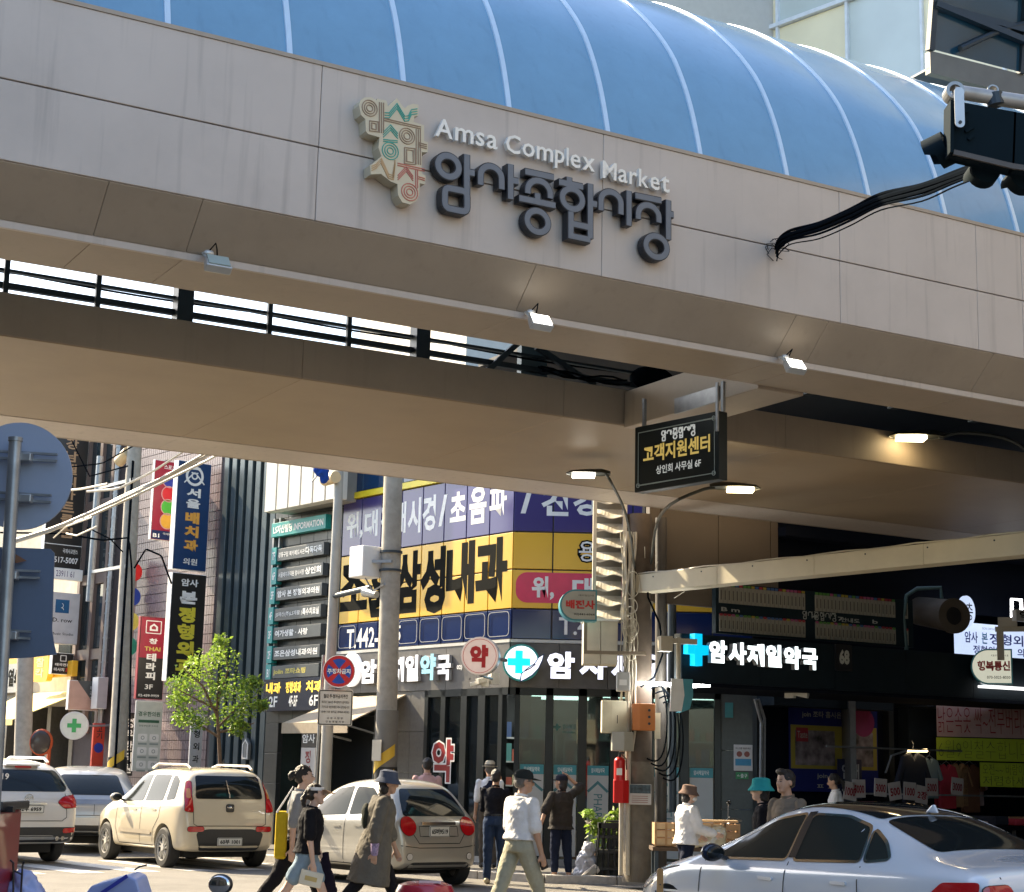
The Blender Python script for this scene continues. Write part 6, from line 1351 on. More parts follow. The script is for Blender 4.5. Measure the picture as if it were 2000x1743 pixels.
def make_body(sp, mat_):
    """closed loft of car cross sections, subdivided"""
    L = sp['L']; rings = []
    for x in sp['xs']:
        zt = lerp_t(sp['top'], x); zb = lerp_t(sp['bot'], x); be = min(lerp_t(sp['belt'], x), zt-.01); w_ = lerp_t(sp['w'], x); wt = lerp_t(sp['wt'], x)
        c = zt-be; cab = min(1, max(0, (c-.05)/.25))
        q = [(0, zb), (w_*.87, zb), (w_*.975, zb+.06), (w_*.99, zb+(be-zb)*.30), (w_, zb+(be-zb)*.62), (w_*.985, be-.04), (w_*.95, be+.0*c)]
        w7 = (w_*.9)*(1-cab)+(wt+(w_*.95-wt)*.45)*cab; z7 = (be+c*.5)
        q += [(w7, z7), (w_*.82*(1-cab)+wt*cab, zt-.045*cab-.012), (w_*.62*(1-cab)+wt*.80*cab, zt-.002), (w_*.3, zt+.012*(1+cab)), (0, zt+.014*(1+cab))]
        rings.append([(x, y, z) for y, z in q]+[(x, -y, z) for y, z in q[-2:0:-1]])
    mb = MB().loft(rings); me = bpy.data.meshes.new('body'); me.from_pydata(mb.v, [], mb.f); o = bpy.data.objects.new('body', me); C.objects.link(o)
    s = o.modifiers.new('s', 'SUBSURF'); s.levels = s.render_levels = 3
    bpy.context.view_layer.update(); dg = bpy.context.evaluated_depsgraph_get(); m2 = bpy.data.meshes.new_from_object(o.evaluated_get(dg), depsgraph=dg)
    bvh = BVHTree.FromPolygons([v.co for v in m2.vertices], [p.vertices[:] for p in m2.polygons])
    # wheel arches
    cut = MB()
    for xw in (sp['rw'], sp['rw']+sp['wb']):
        for sg in (-1, 1): cut.cyl((xw, sg*(sp['W']/2-.27), sp['tr']+.01), (xw, sg*(sp['W']/2+.3), sp['tr']+.01), sp['tr']*1.16, n=36)
    cm = bpy.data.meshes.new('c'); cm.from_pydata(cut.v, [], cut.f); co = bpy.data.objects.new('cut', cm); C.objects.link(co)
    o2 = bpy.data.objects.new('body', m2); C.objects.link(o2); b = o2.modifiers.new('b', 'BOOLEAN'); b.object = co; b.operation = 'DIFFERENCE'; b.solver = 'EXACT'
    bpy.context.view_layer.update(); dg = bpy.context.evaluated_depsgraph_get(); m3 = bpy.data.meshes.new_from_object(o2.evaluated_get(dg), depsgraph=dg)
    for q in (o, o2, co): bpy.data.objects.remove(q)
    m3.materials.clear(); m3.materials.append(mat_)
    m3.polygons.foreach_set('use_smooth', [True]*len(m3.polygons)); m3.set_sharp_from_angle(angle=R(40))
    o3 = bpy.data.objects.new('body', m3); C.objects.link(o3); return o3, bvh
def inpoly(p, poly):
    r_ = False; x, y = p; j = len(poly)-1
    for i in range(len(poly)):
        a, b = poly[i], poly[j]
        if (a[1] > y) != (b[1] > y) and x < (b[0]-a[0])*(y-a[1])/(b[1]-a[1])+a[0]: r_ = not r_
        j = i
    return r_
def rnd(poly, r=.04, n=3):
    """round polygon corners"""
    out = []; N = len(poly)
    for i in range(N):
        p = Vector(poly[i]); a = Vector(poly[i-1])-p; b = Vector(poly[(i+1) % N])-p; ra = min(r, a.length*.45); rb = min(r, b.length*.45)
        p0 = p+a.normalized()*ra; p1 = p+b.normalized()*rb
        for k in range(n+1): t = k/n; q = p0*(1-t)**2+p*2*t*(1-t)+p1*t*t; out.append((q.x, q.y))
    return out
def dens(poly, d=.06):
    out = []
    for i in range(len(poly)):
        a, b = Vector(poly[i]), Vector(poly[(i+1) % len(poly)]); n = max(1, int((b-a).length/d)); out += [tuple(a+(b-a)*k/n) for k in range(n)]
    return out
def drape(bvh, poly, view, off=.005, grid_=.06, side=1):
    P = dens(poly, grid_); n = len(P); xs_ = [p[0] for p in P]; ys = [p[1] for p in P]; pts = list(P)
    x = min(xs_)+grid_/2
    while x < max(xs_):
        y = min(ys)+grid_/2
        while y < max(ys):
            if inpoly((x, y), P) and min((x-a)**2+(y-b)**2 for a, b in P) > (grid_*.35)**2: pts.append((x, y))
            y += grid_
        x += grid_
    v, e, f, *_ = delaunay_2d_cdt([Vector(p) for p in pts], [(i, (i+1) % n) for i in range(n)], [], 1, 1e-5)
    out = MB(); V = []; sum_x = .12
    for p in v:
        if view == 'side': o_, d = Vector((p.x, side*4, p.y)), Vector((0, -side, 0))
        elif view == 'rear': o_, d = Vector((-4, p.x, p.y)), Vector((1, 0, 0))
        elif view == 'front': o_, d = Vector((9, p.x, p.y)), Vector((-1, 0, 0))
        else: o_, d = Vector((p.x, p.y, 5)), Vector((0, 0, -1))
        h, nn, _, _ = bvh.ray_cast(o_, d)
        if h is None or (h-o_).length > (5.4 if view == 'rear' else 9): h, nn, _, _ = bvh.find_nearest(Vector((sum_x, p.x, p.y)) if view == 'rear' else o_+d*(4-.8))
        if nn is not None and nn.dot(d) > 0: nn = -nn
        V.append(tuple(h+(nn*off if nn is not None else Vector()))) 
    fs_ = []
    for q in f:
        a, b, c_ = (Vector(V[i]) for i in q[:3]); nr = (b-a).cross(c_-a)
        d = {'side': Vector((0, side, 0)), 'rear': Vector((-1, 0, 0)), 'front': Vector((1, 0, 0)), 'top': Vector((0, 0, 1))}[view]
        fs_.append(tuple(q) if nr.dot(d) > 0 else tuple(q)[::-1])
    return out.add(V, fs_)
def ribbon(bvh, pts, w_, view, off=.004, side=1, closed=False):
    P = [Vector(p) for p in pts]; Q = []
    for i in range(len(P)-(0 if closed else 1)):
        a, b = P[i], P[(i+1) % len(P)]; n = max(1, int((b-a).length/.07)); Q += [a+(b-a)*k/n for k in range(n)]
    if not closed: Q.append(P[-1])
    n = len(Q); L_, R_ = [], []
    for i in range(n):
        d = (Q[(i+1) % n]-Q[i-1]) if closed else (Q[min(i+1, n-1)]-Q[max(i-1, 0)]); d.normalize(); nn = Vector((-d.y, d.x))*w_/2; L_.append(Q[i]+nn); R_.append(Q[i]-nn)
    out = MB(); V = []
    for a, b in zip(L_, R_):
        for p in (a, b):
            if view == 'side': o_, d = Vector((p.x, side*4, p.y)), Vector((0, -side, 0))
            elif view == 'rear': o_, d = Vector((-4, p.x, p.y)), Vector((1, 0, 0))
            else: o_, d = Vector((p.x, p.y, 5)), Vector((0, 0, -1))
            h, nr, _, _ = bvh.ray_cast(o_, d)
            if h is None: h = o_+d*4; nr = -d
            V.append(tuple(h+nr*off if nr.dot(d) < 0 else h-nr*off))
    m_ = n if closed else n-1
    return out.add(V, [(2*i, 2*i+1, (2*((i+1) % n))+1, 2*((i+1) % n)) for i in range(m_)])
def rxx(bvh, y, z): return bvh.ray_cast(Vector((-4, y, z)), Vector((1, 0, 0)))[0].x
def wheel(t, x, y, r, side, spokes=5, wd=.21):
    w_ = MB(); prof_ = [(r*.66, -.5), (r*.9, -.5), (r*.99, -.38), (r, -.2), (r, .2), (r*.99, .38), (r*.9, .5), (r*.66, .5)]; n = 36; vs_ = []
    for i in range(n):
        a = 2*math.pi*i/n; vs_ += [(q*math.cos(a), k*wd, q*math.sin(a)) for q, k in prof_]
    m_ = len(prof_); fs_ = [(i*m_+k, i*m_+(k+1) % m_, ((i+1) % n)*m_+(k+1) % m_, ((i+1) % n)*m_+k) for i in range(n) for k in range(m_)]
    w_.add(vs_, fs_); wo = w_.obj('wheel', TYRE, t, smooth=True, loc=(x, y, r))
    s = side; rm = MB(); rm.ring(0, 0, r*.60, r*.68, s*wd*.46, s*wd*.30, 36)
    for i in range(spokes):
        a = 2*math.pi*i/spokes+.3
        for da in (-.13, .13):
            rm.add([(r*.1*math.cos(a+da*3), s*wd*.42, r*.1*math.sin(a+da*3)), (r*.62*math.cos(a+da*1.5-.05), s*wd*.42, r*.62*math.sin(a+da*1.5-.05)), (r*.62*math.cos(a+da*1.5+.07), s*wd*.42, r*.62*math.sin(a+da*1.5+.07)), (r*.14*math.cos(a+da*3+.5), s*wd*.42, r*.14*math.sin(a+da*3+.5))]+
                   [(r*.1*math.cos(a+da*3), s*wd*.2, r*.1*math.sin(a+da*3)), (r*.62*math.cos(a+da*1.5-.05), s*wd*.2, r*.62*math.sin(a+da*1.5-.05)), (r*.62*math.cos(a+da*1.5+.07), s*wd*.2, r*.62*math.sin(a+da*1.5+.07)), (r*.14*math.cos(a+da*3+.5), s*wd*.2, r*.14*math.sin(a+da*3+.5))],
                   [(0, 1, 2, 3), (3, 2, 1, 0), (0, 4, 5, 1), (2, 6, 7, 3), (1, 5, 6, 2)])
    rm.disc(0, 0, r*.17, min(s*wd*.3, s*wd*.46), max(s*wd*.3, s*wd*.46), 18)
    rm.obj('rim', RIMM, wo, smooth=True, ang=30); MB().disc(0, 0, r*.6, *sorted((s*wd*.02, s*wd*.12)), 24).obj('brake_disc', mat('brake_dark', (.16, .155, .15), .5, .6), wo)
def plate(t, x, y, z, tx, w_=.52, h_=.11, tilt=0):
    p = MB().rrect(-w_/2, w_/2, -h_/2, h_/2, .015, 0, .012).obj('number_plate', PLT, t, loc=(x, y, z), rot=(R(tilt), 0, R(-90)))
    MB().text(tx, -w_*.40, w_*.40, -h_*.28, h_*.28, -.004, .03).obj('plate_lettering', KLET, p)
    c = MB(); stroke(c, rr(-w_/2+.008, w_/2-.008, -h_/2+.008, h_/2-.008, .01), .006, -.003, 0, True); c.obj('plate_border', KLET, p)
    return p
def car(name, label, sp, paint, wheel_px, yaw, grp=None, glassm=None, roofm=None):
    """wheel_px: ground point (world) under the rear left wheel"""
    fw = Vector((-math.sin(R(yaw)), math.cos(R(yaw)), 0)); lf = Vector((-math.cos(R(yaw)), -math.sin(R(yaw)), 0))
    org = Vector((wheel_px[0], wheel_px[1], 0))-fw*sp['rw']-lf*(sp['W']/2-.12)
    t = thing(name, label, 'car', org, R(90+yaw), grp)
    body, bvh = make_body(sp, paint); body.parent = t; gm_ = glassm or CGL; sg_ = mat('side_glass', (.02, .024, .022), .08, 0, 0, spec=.1)
    for s in (1, -1):
        for xw in (sp['rw'], sp['rw']+sp['wb']): wheel(t, xw, s*(sp['W']/2-.115), sp['tr'], s, sp.get('spokes', 5))
    W = sp['W']; MB().box(.5, sp['L']-.6, -W/2+.3, W/2-.3, .17, .5).obj('underbody', SEAM, t)
    for s in (1, -1):
        for k, pl_ in enumerate(sp['sidewin']):
            drape(bvh, rnd(pl_, .05), 'side', .004, .08, s).obj('side_window', sg_, t, smooth=True)
            if sp.get('trimline') : ribbon(bvh, rnd(pl_, .05), .018, 'side', .006, s, True).obj('window_trim', CHR if sp['trimline'] == 'chrome' else PLS, t)
        for ln in sp['seams']: ribbon(bvh, ln, .013, 'side', .003, s).obj('door_gap', SEAM, t)
        for (x, z) in sp['handles']: 
            h = bvh.ray_cast(Vector((x, s*4, z)), Vector((0, -s, 0)))[0]
            if h: MB().rrect(-.09, .09, -.013, .013, .012, -.012, .012).obj('door_handle', paint if not sp.get('chromehandle') else CHR, t, loc=(x, h.y, z), rot=(0, 0, 0))
        mx, mz = sp['mirror']; h = bvh.ray_cast(Vector((mx, s*4, mz)), Vector((0, -s, 0)))[0]; hy = h.y if h else s*W/2*.95
        mi = MB().ell((0, s*.16, .05), .07, .11, .075).obj('mirror', sp.get('mirrorm', paint), t, smooth=True, loc=(mx, hy, mz), rot=(0, 0, R(8*s)))
        MB().ell((-.045, s*.16, .05), .03, .095, .06).obj('mirror_glass', CGL, mi, smooth=True); MB().obox((0, 0, .0), (0, s*.1, .03), .04, .03).obj('mirror_arm', PLS, mi)
        for pl_, m_, v_ in sp['lamps']:
            q = [(a*s if v_ == 'rear' else a, b) for a, b in pl_]; drape(bvh, rnd(q, sp.get('lr', .04)), v_, .012, .05, s).obj('tail_lamp', m_, t, smooth=True)
            if v_ != 'rear' or True: ribbon(bvh, rnd(q, sp.get('lr', .04)), .012, v_, .008, s, True).obj('lamp_edge', SEAM, t)
    for pl_, m_, nm in sp['rear']: drape(bvh, rnd(pl_, .05), 'rear', .006 if m_ != gm_ else .004, .06).obj(nm, m_, t, smooth=True)
    for ln in sp['rearlines']: ribbon(bvh, ln, .011, 'rear', .004).obj('tailgate_gap', SEAM, t)
    if 'shield' in sp: drape(bvh, rnd(sp['shield'], .08), 'top', .004, .08).obj('windscreen', gm_, t, smooth=True)
    for pl_, m_, nm in sp.get('top_', []): drape(bvh, rnd(pl_, .06), 'top', .005, .08).obj(nm, m_, t, smooth=True)
    return t, bvh, body
WPA = dict(rough=.28, var=.03, scale=2, coat=1.0)
cream = mat('car_paint_ivory', (.54, .47, .34), .3, 0, .03, 2, coat=1); pearl = mat('car_paint_white', (.60, .575, .53), .3, 0, .03, 2, coat=1); silver = mat('car_paint_silver', (.38, .365, .32), .3, .4, .03, 2, coat=1); greyp = mat('car_paint_grey_white', (.36, .37, .38), .3, .3, .03, 2, coat=1)
bwhite = mat('car_paint_white_sky_tint', (.54, .585, .64), .22, 0, .02, 2, coat=1)  # white paint tinted blue, standing in for skylight on the car
# boxy ivory hatchback ------------------------------------------------------
L = 4.1; W = 1.785
soul = dict(L=L, W=W, rw=.70, wb=2.55, tr=.325, xs=[0, .02, .06, .14, .26, .45, .8, 1.3, 1.8, 2.2, 2.55, 2.85, 3.05, 3.25, 3.6, 3.9, 4.03, 4.09, 4.1],
    top=[(0, .55), (.03, .86), (.07, 1.06), (.12, 1.30), (.22, 1.51), (.4, 1.585), (1.2, 1.61), (2.0, 1.60), (2.35, 1.54), (2.9, 1.18), (3.05, 1.10), (3.6, 1.02), (3.95, .90), (4.1, .62)],
    bot=[(0, .36), (.1, .27), (3.7, .24), (4.1, .34)], belt=[(0, 1.02), (.5, 1.06), (2.9, .98), (3.3, .95), (4.1, .7)],
    w=[(0, .70), (.05, .80), (.2, .87), (.6, .89), (3.3, .89), (3.8, .84), (4.0, .72), (4.1, .55)], wt=[(0, .60), (.3, .66), (1.2, .665), (2.3, .64), (2.9, .62), (4.1, .6)],
    sidewin=[[(.42, 1.10), (.74, 1.08), (.80, 1.48), (.70, 1.49), (.50, 1.40)], [(.86, 1.07), (1.62, 1.05), (1.62, 1.49), (.90, 1.49)], [(1.70, 1.05), (2.72, 1.02), (2.30, 1.44), (2.1, 1.49), (1.70, 1.49)]],
    seams=[[(.86, 1.05), (.90, .8), (1.12, .6), (1.15, .34)], [(1.66, 1.05), (1.68, .33)], [(2.74, 1.0), (2.78, .6), (2.62, .33)], [(1.15, .34), (2.62, .33)]], handles=[(1.12, .92), (1.95, .90)], mirror=(2.62, 1.04), spokes=5,
    lamps=[([(.64, .90), (.79, .92), (.74, 1.20), (.68, 1.40), (.63, 1.40), (.66, 1.15)], LMP, 'rear'), ([(.46, .60), (.74, .60), (.74, .68), (.46, .68)], LMP, 'rear')],
    rear=[([(-.60, 1.12), (.60, 1.12), (.56, 1.49), (-.56, 1.49)], CGL, 'rear_window'), ([(-.52, .30), (.52, .30), (.60, .58), (.42, .64), (-.42, .64), (-.60, .58)], PLS, 'bumper_insert')],
    rearlines=[[(-.66, 1.46), (-.64, .72), (-.58, .69), (.58, .69), (.64, .72), (.66, 1.46)]], shield=[(2.38, -.56), (2.38, .56), (2.95, .64), (2.95, -.64)])
cs1, bv, bd = car('ivory_hatchback', 'boxy ivory hatchback with alloy wheels and dark bumper insert parked at the kerb', soul, cream, (-5.5, 28.5), 34)
for s in (1, -1):
    MB().tube([(.45, s*.55, 1.60), (.6, s*.56, 1.66), (1.8, s*.55, 1.67), (2.1, s*.53, 1.60)], .022, 8).obj('roof_rail', cream, cs1, smooth=True)
    drape(bv, rnd([(.655, 1.12), (.745, 1.12) , (.77, 1.38), (.745, 1.38)], .02), 'rear', .02, .05) if 0 else None
    ribbon(bv, [(1.2, .55), (2.6, .55)], .07, 'side', .012, s).obj('side_moulding', mat('moulding_ivory', (.42, .36, .27), .4), cs1)
    MB().box(0, .01, -.05, .05, -.08, .1).obj('lamp_amber_block', LMPA, cs1, loc=(.045, s*.735, 1.22)) if 0 else None
    q = [(.68*s, 1.12), (.735*s, 1.13), (.705*s, 1.28), (.665*s, 1.28)]; drape(bv, rnd(q, .02), 'rear', .017, .05).obj('amber_lens', LMPA, cs1, smooth=True)
plate(cs1, rxx(bv, 0, .44)-.02, .0, .44, '60부 1001', .44, .13)
MB().rrect(-.07, .07, -.07, .06, .03, 0, .02).obj('badge', BLACK, cs1, loc=(rxx(bv, 0, .98)-.02, 0, .98), rot=(0, 0, R(-90))); MB().ell((0, 0, .0), .01, .055, .022).obj('badge_oval', CHR, cs1, loc=(rxx(bv, 0, .98)-.03, 0, .985)); MB().text('KIA', -.045, .045, -.018, .018, 0, .01).obj('badge_lettering', KLET, cs1, loc=(rxx(bv, 0, .98)-.042, 0, .985), rot=(0, 0, R(-90)))
MB().tube([(.08, 0, 1.14), (.05, .02, 1.2), (.14, .05, 1.42)], .008).obj('wiper', CHR, cs1); MB().cyl((.5, 0, 1.6), (.38, 0, 1.76), .006).obj('aerial', BLACK, cs1)
# small silver hatchback ----------------------------------------------------
sil = dict(L=3.6, W=1.6, rw=.55, wb=2.38, tr=.29, xs=[0, .02, .07, .16, .3, .5, .8, 1.2, 1.6, 2.0, 2.3, 2.6, 2.8, 3.0, 3.25, 3.45, 3.56, 3.6],
    top=[(0, .55), (.03, .78), (.08, .95), (.2, 1.08), (.36, 1.30), (.52, 1.43), (.8, 1.49), (1.3, 1.505), (1.8, 1.46), (2.2, 1.30), (2.65, 1.05), (2.8, 1.0), (3.2, .86), (3.5, .7), (3.6, .55)],
    bot=[(0, .32), (.1, .24), (3.3, .22), (3.6, .3)], belt=[(0, .95), (.5, .98), (2.4, .92), (2.8, .88), (3.6, .62)],
    w=[(0, .60), (.05, .70), (.2, .77), (.5, .80), (2.9, .80), (3.3, .74), (3.5, .62), (3.6, .45)], wt=[(0, .55), (.4, .58), (1.2, .60), (2.0, .57), (3.6, .5)],
    sidewin=[[(.52, 1.04), (1.25, .99), (1.25, 1.40), (.85, 1.39), (.62, 1.24)], [(1.33, .99), (2.35, .94), (2.1, 1.18), (1.78, 1.36), (1.33, 1.41)], [(2.4, .94), (2.6, .93), (2.28, 1.13)]],
    seams=[[(.62, 1.2), (.58, .95), (.86, .6), (.95, .3)], [(1.3, 1.0), (1.32, .3)], [(2.5, .93), (2.5, .5), (2.3, .3)], [(.95, .3), (2.3, .3)]], handles=[(.95, .84), (1.5, .82)], mirror=(2.25, .98), spokes=6,
    lamps=[([(.53+.135*math.cos(R(a)), .86+.135*math.sin(R(a))) for a in range(0, 360, 30)], LMP, 'rear'), ([(.53+.05*math.cos(R(a)), .44+.05*math.sin(R(a))) for a in range(0, 360, 45)], LMPW, 'rear')], lr=.03,
    rear=[([(-.57, 1.0), (.57, 1.0), (.50, 1.24), (.42, 1.38), (-.42, 1.38), (-.50, 1.24)], CGL, 'rear_window'), ([(-.62, .24), (.62, .24), (.5, .36), (-.5, .36)], PLS, 'lower_bumper')],
    rearlines=[[(-.6, .95), (-.45, .74), (-.36, .62), (.36, .62), (.45, .74), (.6, .95)], [(-.72, .60), (-.36, .56), (.36, .56), (.72, .60)], [(-.34, .86), (-.34, .72), (.34, .72), (.34, .86), (-.34, .86)]], shield=[(1.92, -.5), (1.92, .5), (2.62, .6), (2.62, -.6)], mirrorm=BLACK)
cs2, bv, bd = car('silver_hatchback', 'small silver hatchback with round red tail lamps parked beside the pharmacy', sil, silver, (-1.78, 24.95), 39)
plate(cs2, rxx(bv, 0, .79)-.025, 0, .79, '65버9519', .36, .15)
MB().box(-.02, .02, -.3, .3, -.02, .02).obj('grip_bar', CHR, cs2, loc=(rxx(bv, 0, .9)-.01, 0, .9)); MB().tube([(.22, -.1, 1.06), (.2, .0, 1.10), (.32, -.28, 1.24)], .01).obj('wiper', BLACK, cs2)
# white suv -----------------------------------------------------------------
suv = dict(L=4.69, W=1.88, rw=.9, wb=2.7, tr=.36, xs=[0, .03, .08, .18, .3, .5, .9, 1.4, 2.0, 2.5, 2.9, 3.2, 3.5, 3.9, 4.3, 4.55, 4.66, 4.69],
    top=[(0, .62), (.03, .9), (.1, 1.12), (.26, 1.36), (.42, 1.58), (.7, 1.65), (1.5, 1.69), (2.3, 1.67), (2.8, 1.52), (3.4, 1.18), (3.6, 1.12), (4.3, 1.0), (4.69, .7)],
    bot=[(0, .42), (.1, .32), (4.3, .28), (4.69, .38)], belt=[(0, 1.08), (.6, 1.14), (3.3, 1.04), (4.69, .8)],
    w=[(0, .76), (.06, .85), (.2, .91), (.6, .94), (4.0, .94), (4.5, .82), (4.69, .6)], wt=[(0, .66), (.4, .70), (1.5, .72), (2.6, .69), (4.69, .6)],
    sidewin=[[(.5, 1.22), (1.05, 1.18), (1.05, 1.5), (.75, 1.5)], [(1.15, 1.17), (2.05, 1.13), (2.05, 1.57), (1.15, 1.56)], [(2.13, 1.13), (3.2, 1.09), (2.75, 1.45), (2.4, 1.56), (2.13, 1.57)]],
    seams=[[(1.1, 1.17), (1.3, .4)], [(2.1, 1.12), (2.1, .38)], [(3.2, 1.05), (3.15, .5)]], handles=[(1.4, 1.0), (2.4, .98)], mirror=(3.05, 1.12), spokes=5,
    lamps=[([(.50, 1.0), (.62, .90), (.88, .92), (.90, 1.02), (.86, 1.13), (.62, 1.09)], LMP, 'rear'), ([(.60, .50), (.86, .52), (.86, .60), (.60, .58)], LMP, 'rear')],
    rear=[([(-.66, 1.17), (.66, 1.17), (.72, 1.24), (.58, 1.52), (-.58, 1.52), (-.72, 1.24)], CGL, 'rear_window'), ([(-.84, .36), (.84, .36), (.84, .60), (-.84, .60)], PLS, 'dark_bumper'), ([(-.5, .40), (.5, .40), (.44, .47), (-.44, .47)], mat('skid_silver', (.35, .35, .34), .35, .6), 'skid_plate')],
    rearlines=[[(-.66, 1.14), (-.66, .76), (-.58, .70), (.58, .70), (.66, .76), (.66, 1.14)]], shield=[(2.85, -.6), (2.85, .6), (3.42, .68), (3.42, -.68)])
lfv = Vector((-math.cos(R(40)), -math.sin(R(40)))); pr_ = Vector((-7.72, 29.6)); pl2 = pr_+lfv*1.64
cs3, bv, bd = car('white_suv', 'white sport utility car with roof rails and slanted red lamps at the left edge', suv, pearl, (pl2.x, pl2.y), 40)
plate(cs3, rxx(bv, 0, .89)-.025, .0, .89, '42우 6959', .50, .13)
MB().box(-.01, .01, -.30, .30, -.015, .015).obj('chrome_strip', CHR, cs3, loc=(rxx(bv, 0, .98)-.01, 0, .98)); c = MB(); c.ring(0, 0, .06, .075, -.01, .01, 20); c.text('H', -.035, .035, -.035, .035, -.004, .02); c.obj('badge', CHR, cs3, loc=(rxx(bv, 0, 1.06)-.01, 0, 1.06), rot=(0, 0, R(-90)))
MB().box(-.03, .15, -.3, .3, -.02, .015).obj('roof_spoiler', pearl, cs3, loc=(.42, 0, 1.6), bevel=.01); MB().box(-.005, .02, -.14, .14, -.015, .01).obj('brake_light', LMP, cs3, loc=(.385, 0, 1.57))
MB().text('119', -.5, -.3, 1.36, 1.46, 0, .02).obj('window_sticker', WHITE, cs3, loc=(.24, 0, 0), rot=(0, 0, R(-90)))
for s in (1, -1): MB().tube([(.8, s*.62, 1.66), (.95, s*.62, 1.72), (2.3, s*.61, 1.73), (2.5, s*.6, 1.66)], .022, 8).obj('roof_rail', CHR, cs3, smooth=True)
for y in (-.6, -.5): MB().cyl((-.02, y, .42), (.2, y, .42), .035).obj('exhaust', CHR, cs3)
# grey white crossover ------------------------------------------------------
gcx = dict(suv); gcx.update(L=4.4, W=1.84, rw=.8, wb=2.6, tr=.34,
    xs=[0, .03, .08, .18, .34, .6, .9, 1.4, 2.0, 2.5, 2.9, 3.2, 3.5, 3.9, 4.2, 4.35, 4.4],
    top=[(0, .62), (.03, .88), (.12, 1.04), (.40, 1.28), (.7, 1.5), (1.0, 1.57), (1.6, 1.60), (2.3, 1.57), (2.8, 1.38), (3.3, 1.1), (3.5, 1.05), (4.1, .92), (4.4, .65)],
    lamps=[([(.50, .93), (.86, .93), (.86, .97), (.50, .97)], LMP, 'rear')],
    rear=[([(-.66, 1.07), (.66, 1.07), (.52, 1.44), (-.52, 1.44)], CGL, 'rear_window'), ([(-.84, .34), (.84, .34), (.84, .46), (.5, .58), (-.5, .58), (-.84, .46)], PLS, 'dark_bumper'), ([(-.86, .90), (.86, .90), (.86, .99), (-.86, .99)], mat('lamp_strip_grey', (.25, .26, .28), .25, .4), 'lamp_strip')],
    rearlines=[[(-.70, 1.0), (-.68, .70), (.68, .70), (.70, 1.0)], [(-.1, .9), (-.1, .7)]], seams=[], handles=[], sidewin=[[(.8, 1.15), (1.6, 1.10), (1.6, 1.5), (1.1, 1.48)], [(1.7, 1.10), (3.0, 1.04), (2.5, 1.42), (1.7, 1.5)]], shield=[(2.82, -.6), (2.82, .6), (3.3, .66), (3.3, -.66)])
cs4, bv, bd = car('grey_crossover', 'pale grey crossover between the white utility car and the ivory hatchback', gcx, greyp, (-8.75, 32.9), 16)
MB().box(0, .012, -.35, .35, .52, .66).obj('plate_panel', PLT, cs4, loc=(rxx(bv, 0, .6)-.02, 0, 0))
# white saloon in the foreground -------------------------------------------
sal = dict(L=4.7, W=1.84, rw=1.0, wb=2.8, tr=.33, xs=[0, .03, .08, .2, .45, .7, .95, 1.25, 1.6, 2.0, 2.4, 2.75, 3.05, 3.35, 3.6, 3.9, 4.25, 4.5, 4.64, 4.7],
    top=[(0, .60), (.03, .82), (.08, .98), (.2, 1.05), (.6, 1.09), (.8, 1.12), (1.25, 1.29), (1.6, 1.39), (2.0, 1.435), (2.4, 1.43), (2.75, 1.35), (3.1, 1.20), (3.5, 1.02), (3.65, .98), (4.2, .88), (4.55, .72), (4.7, .52)],
    bot=[(0, .35), (.1, .26), (4.4, .22), (4.7, .3)], belt=[(0, .98), (.8, 1.0), (3.2, .93), (3.7, .90), (4.7, .62)],
    w=[(0, .70), (.05, .80), (.2, .87), (.7, .915), (3.9, .915), (4.4, .80), (4.6, .66), (4.7, .48)], wt=[(0, .6), (.9, .60), (1.5, .60), (2.4, .60), (3.2, .60), (4.7, .6)],
    sidewin=[[(1.03, 1.06), (1.30, 1.03), (1.42, 1.27), (1.2, 1.17)], [(1.33, 1.03), (2.12, 1.0), (2.14, 1.355), (1.75, 1.35), (1.45, 1.28)], [(2.20, 1.0), (3.25, .965), (2.95, 1.15), (2.6, 1.30), (2.22, 1.36)]],
    seams=[[(1.30, 1.0), (1.28, .8), (1.50, .55), (1.52, .3)], [(2.16, .99), (2.18, .3)], [(3.3, .95), (3.32, .6), (3.2, .3)], [(3.65, .88), (4.3, .78), (4.5, .72)]], handles=[(1.5, .87), (2.4, .85)], mirror=(3.02, .97), spokes=5, trimline='chrome', mirrorm=mat('mirror_navy', (.01, .018, .04), .15, coat=.5),
    lamps=[([(.56, .82), (.80, .84), (.80, .93), (.58, .94)], LMP, 'rear')],
    rear=[([(-.3, .4), (.3, .4), (.3, .5), (-.3, .5)], PLS, 'bumper_insert')], rearlines=[[(-.62, .99), (-.6, .66), (.6, .66), (.62, .99)]],
    shield=[(2.76, -.56), (2.76, .56), (3.52, .68), (3.52, -.68)],
    top_=[([(.78, -.56), (1.42, -.50), (1.42, .50), (.78, .56)], CGL, 'rear_window'), ([(1.46, -.50), (2.66, -.52), (2.66, .52), (1.46, .50)], mat('roof_glass', (.015, .018, .02), .06, coat=.5), 'glass_roof')])
yaw = 28; fw = Vector((-math.sin(R(yaw)), math.cos(R(yaw)))); lf = Vector((-math.cos(R(yaw)), -math.sin(R(yaw))))
wp = Vector((4.0, 12.05))+fw*1.0+lf*(.92-.12)
cs5, bv, bd = car('white_saloon', 'white saloon, bluish skylight painted in, with dark glass roof in the shaded foreground', sal, bwhite, (wp.x, wp.y), yaw, glassm=CGL)
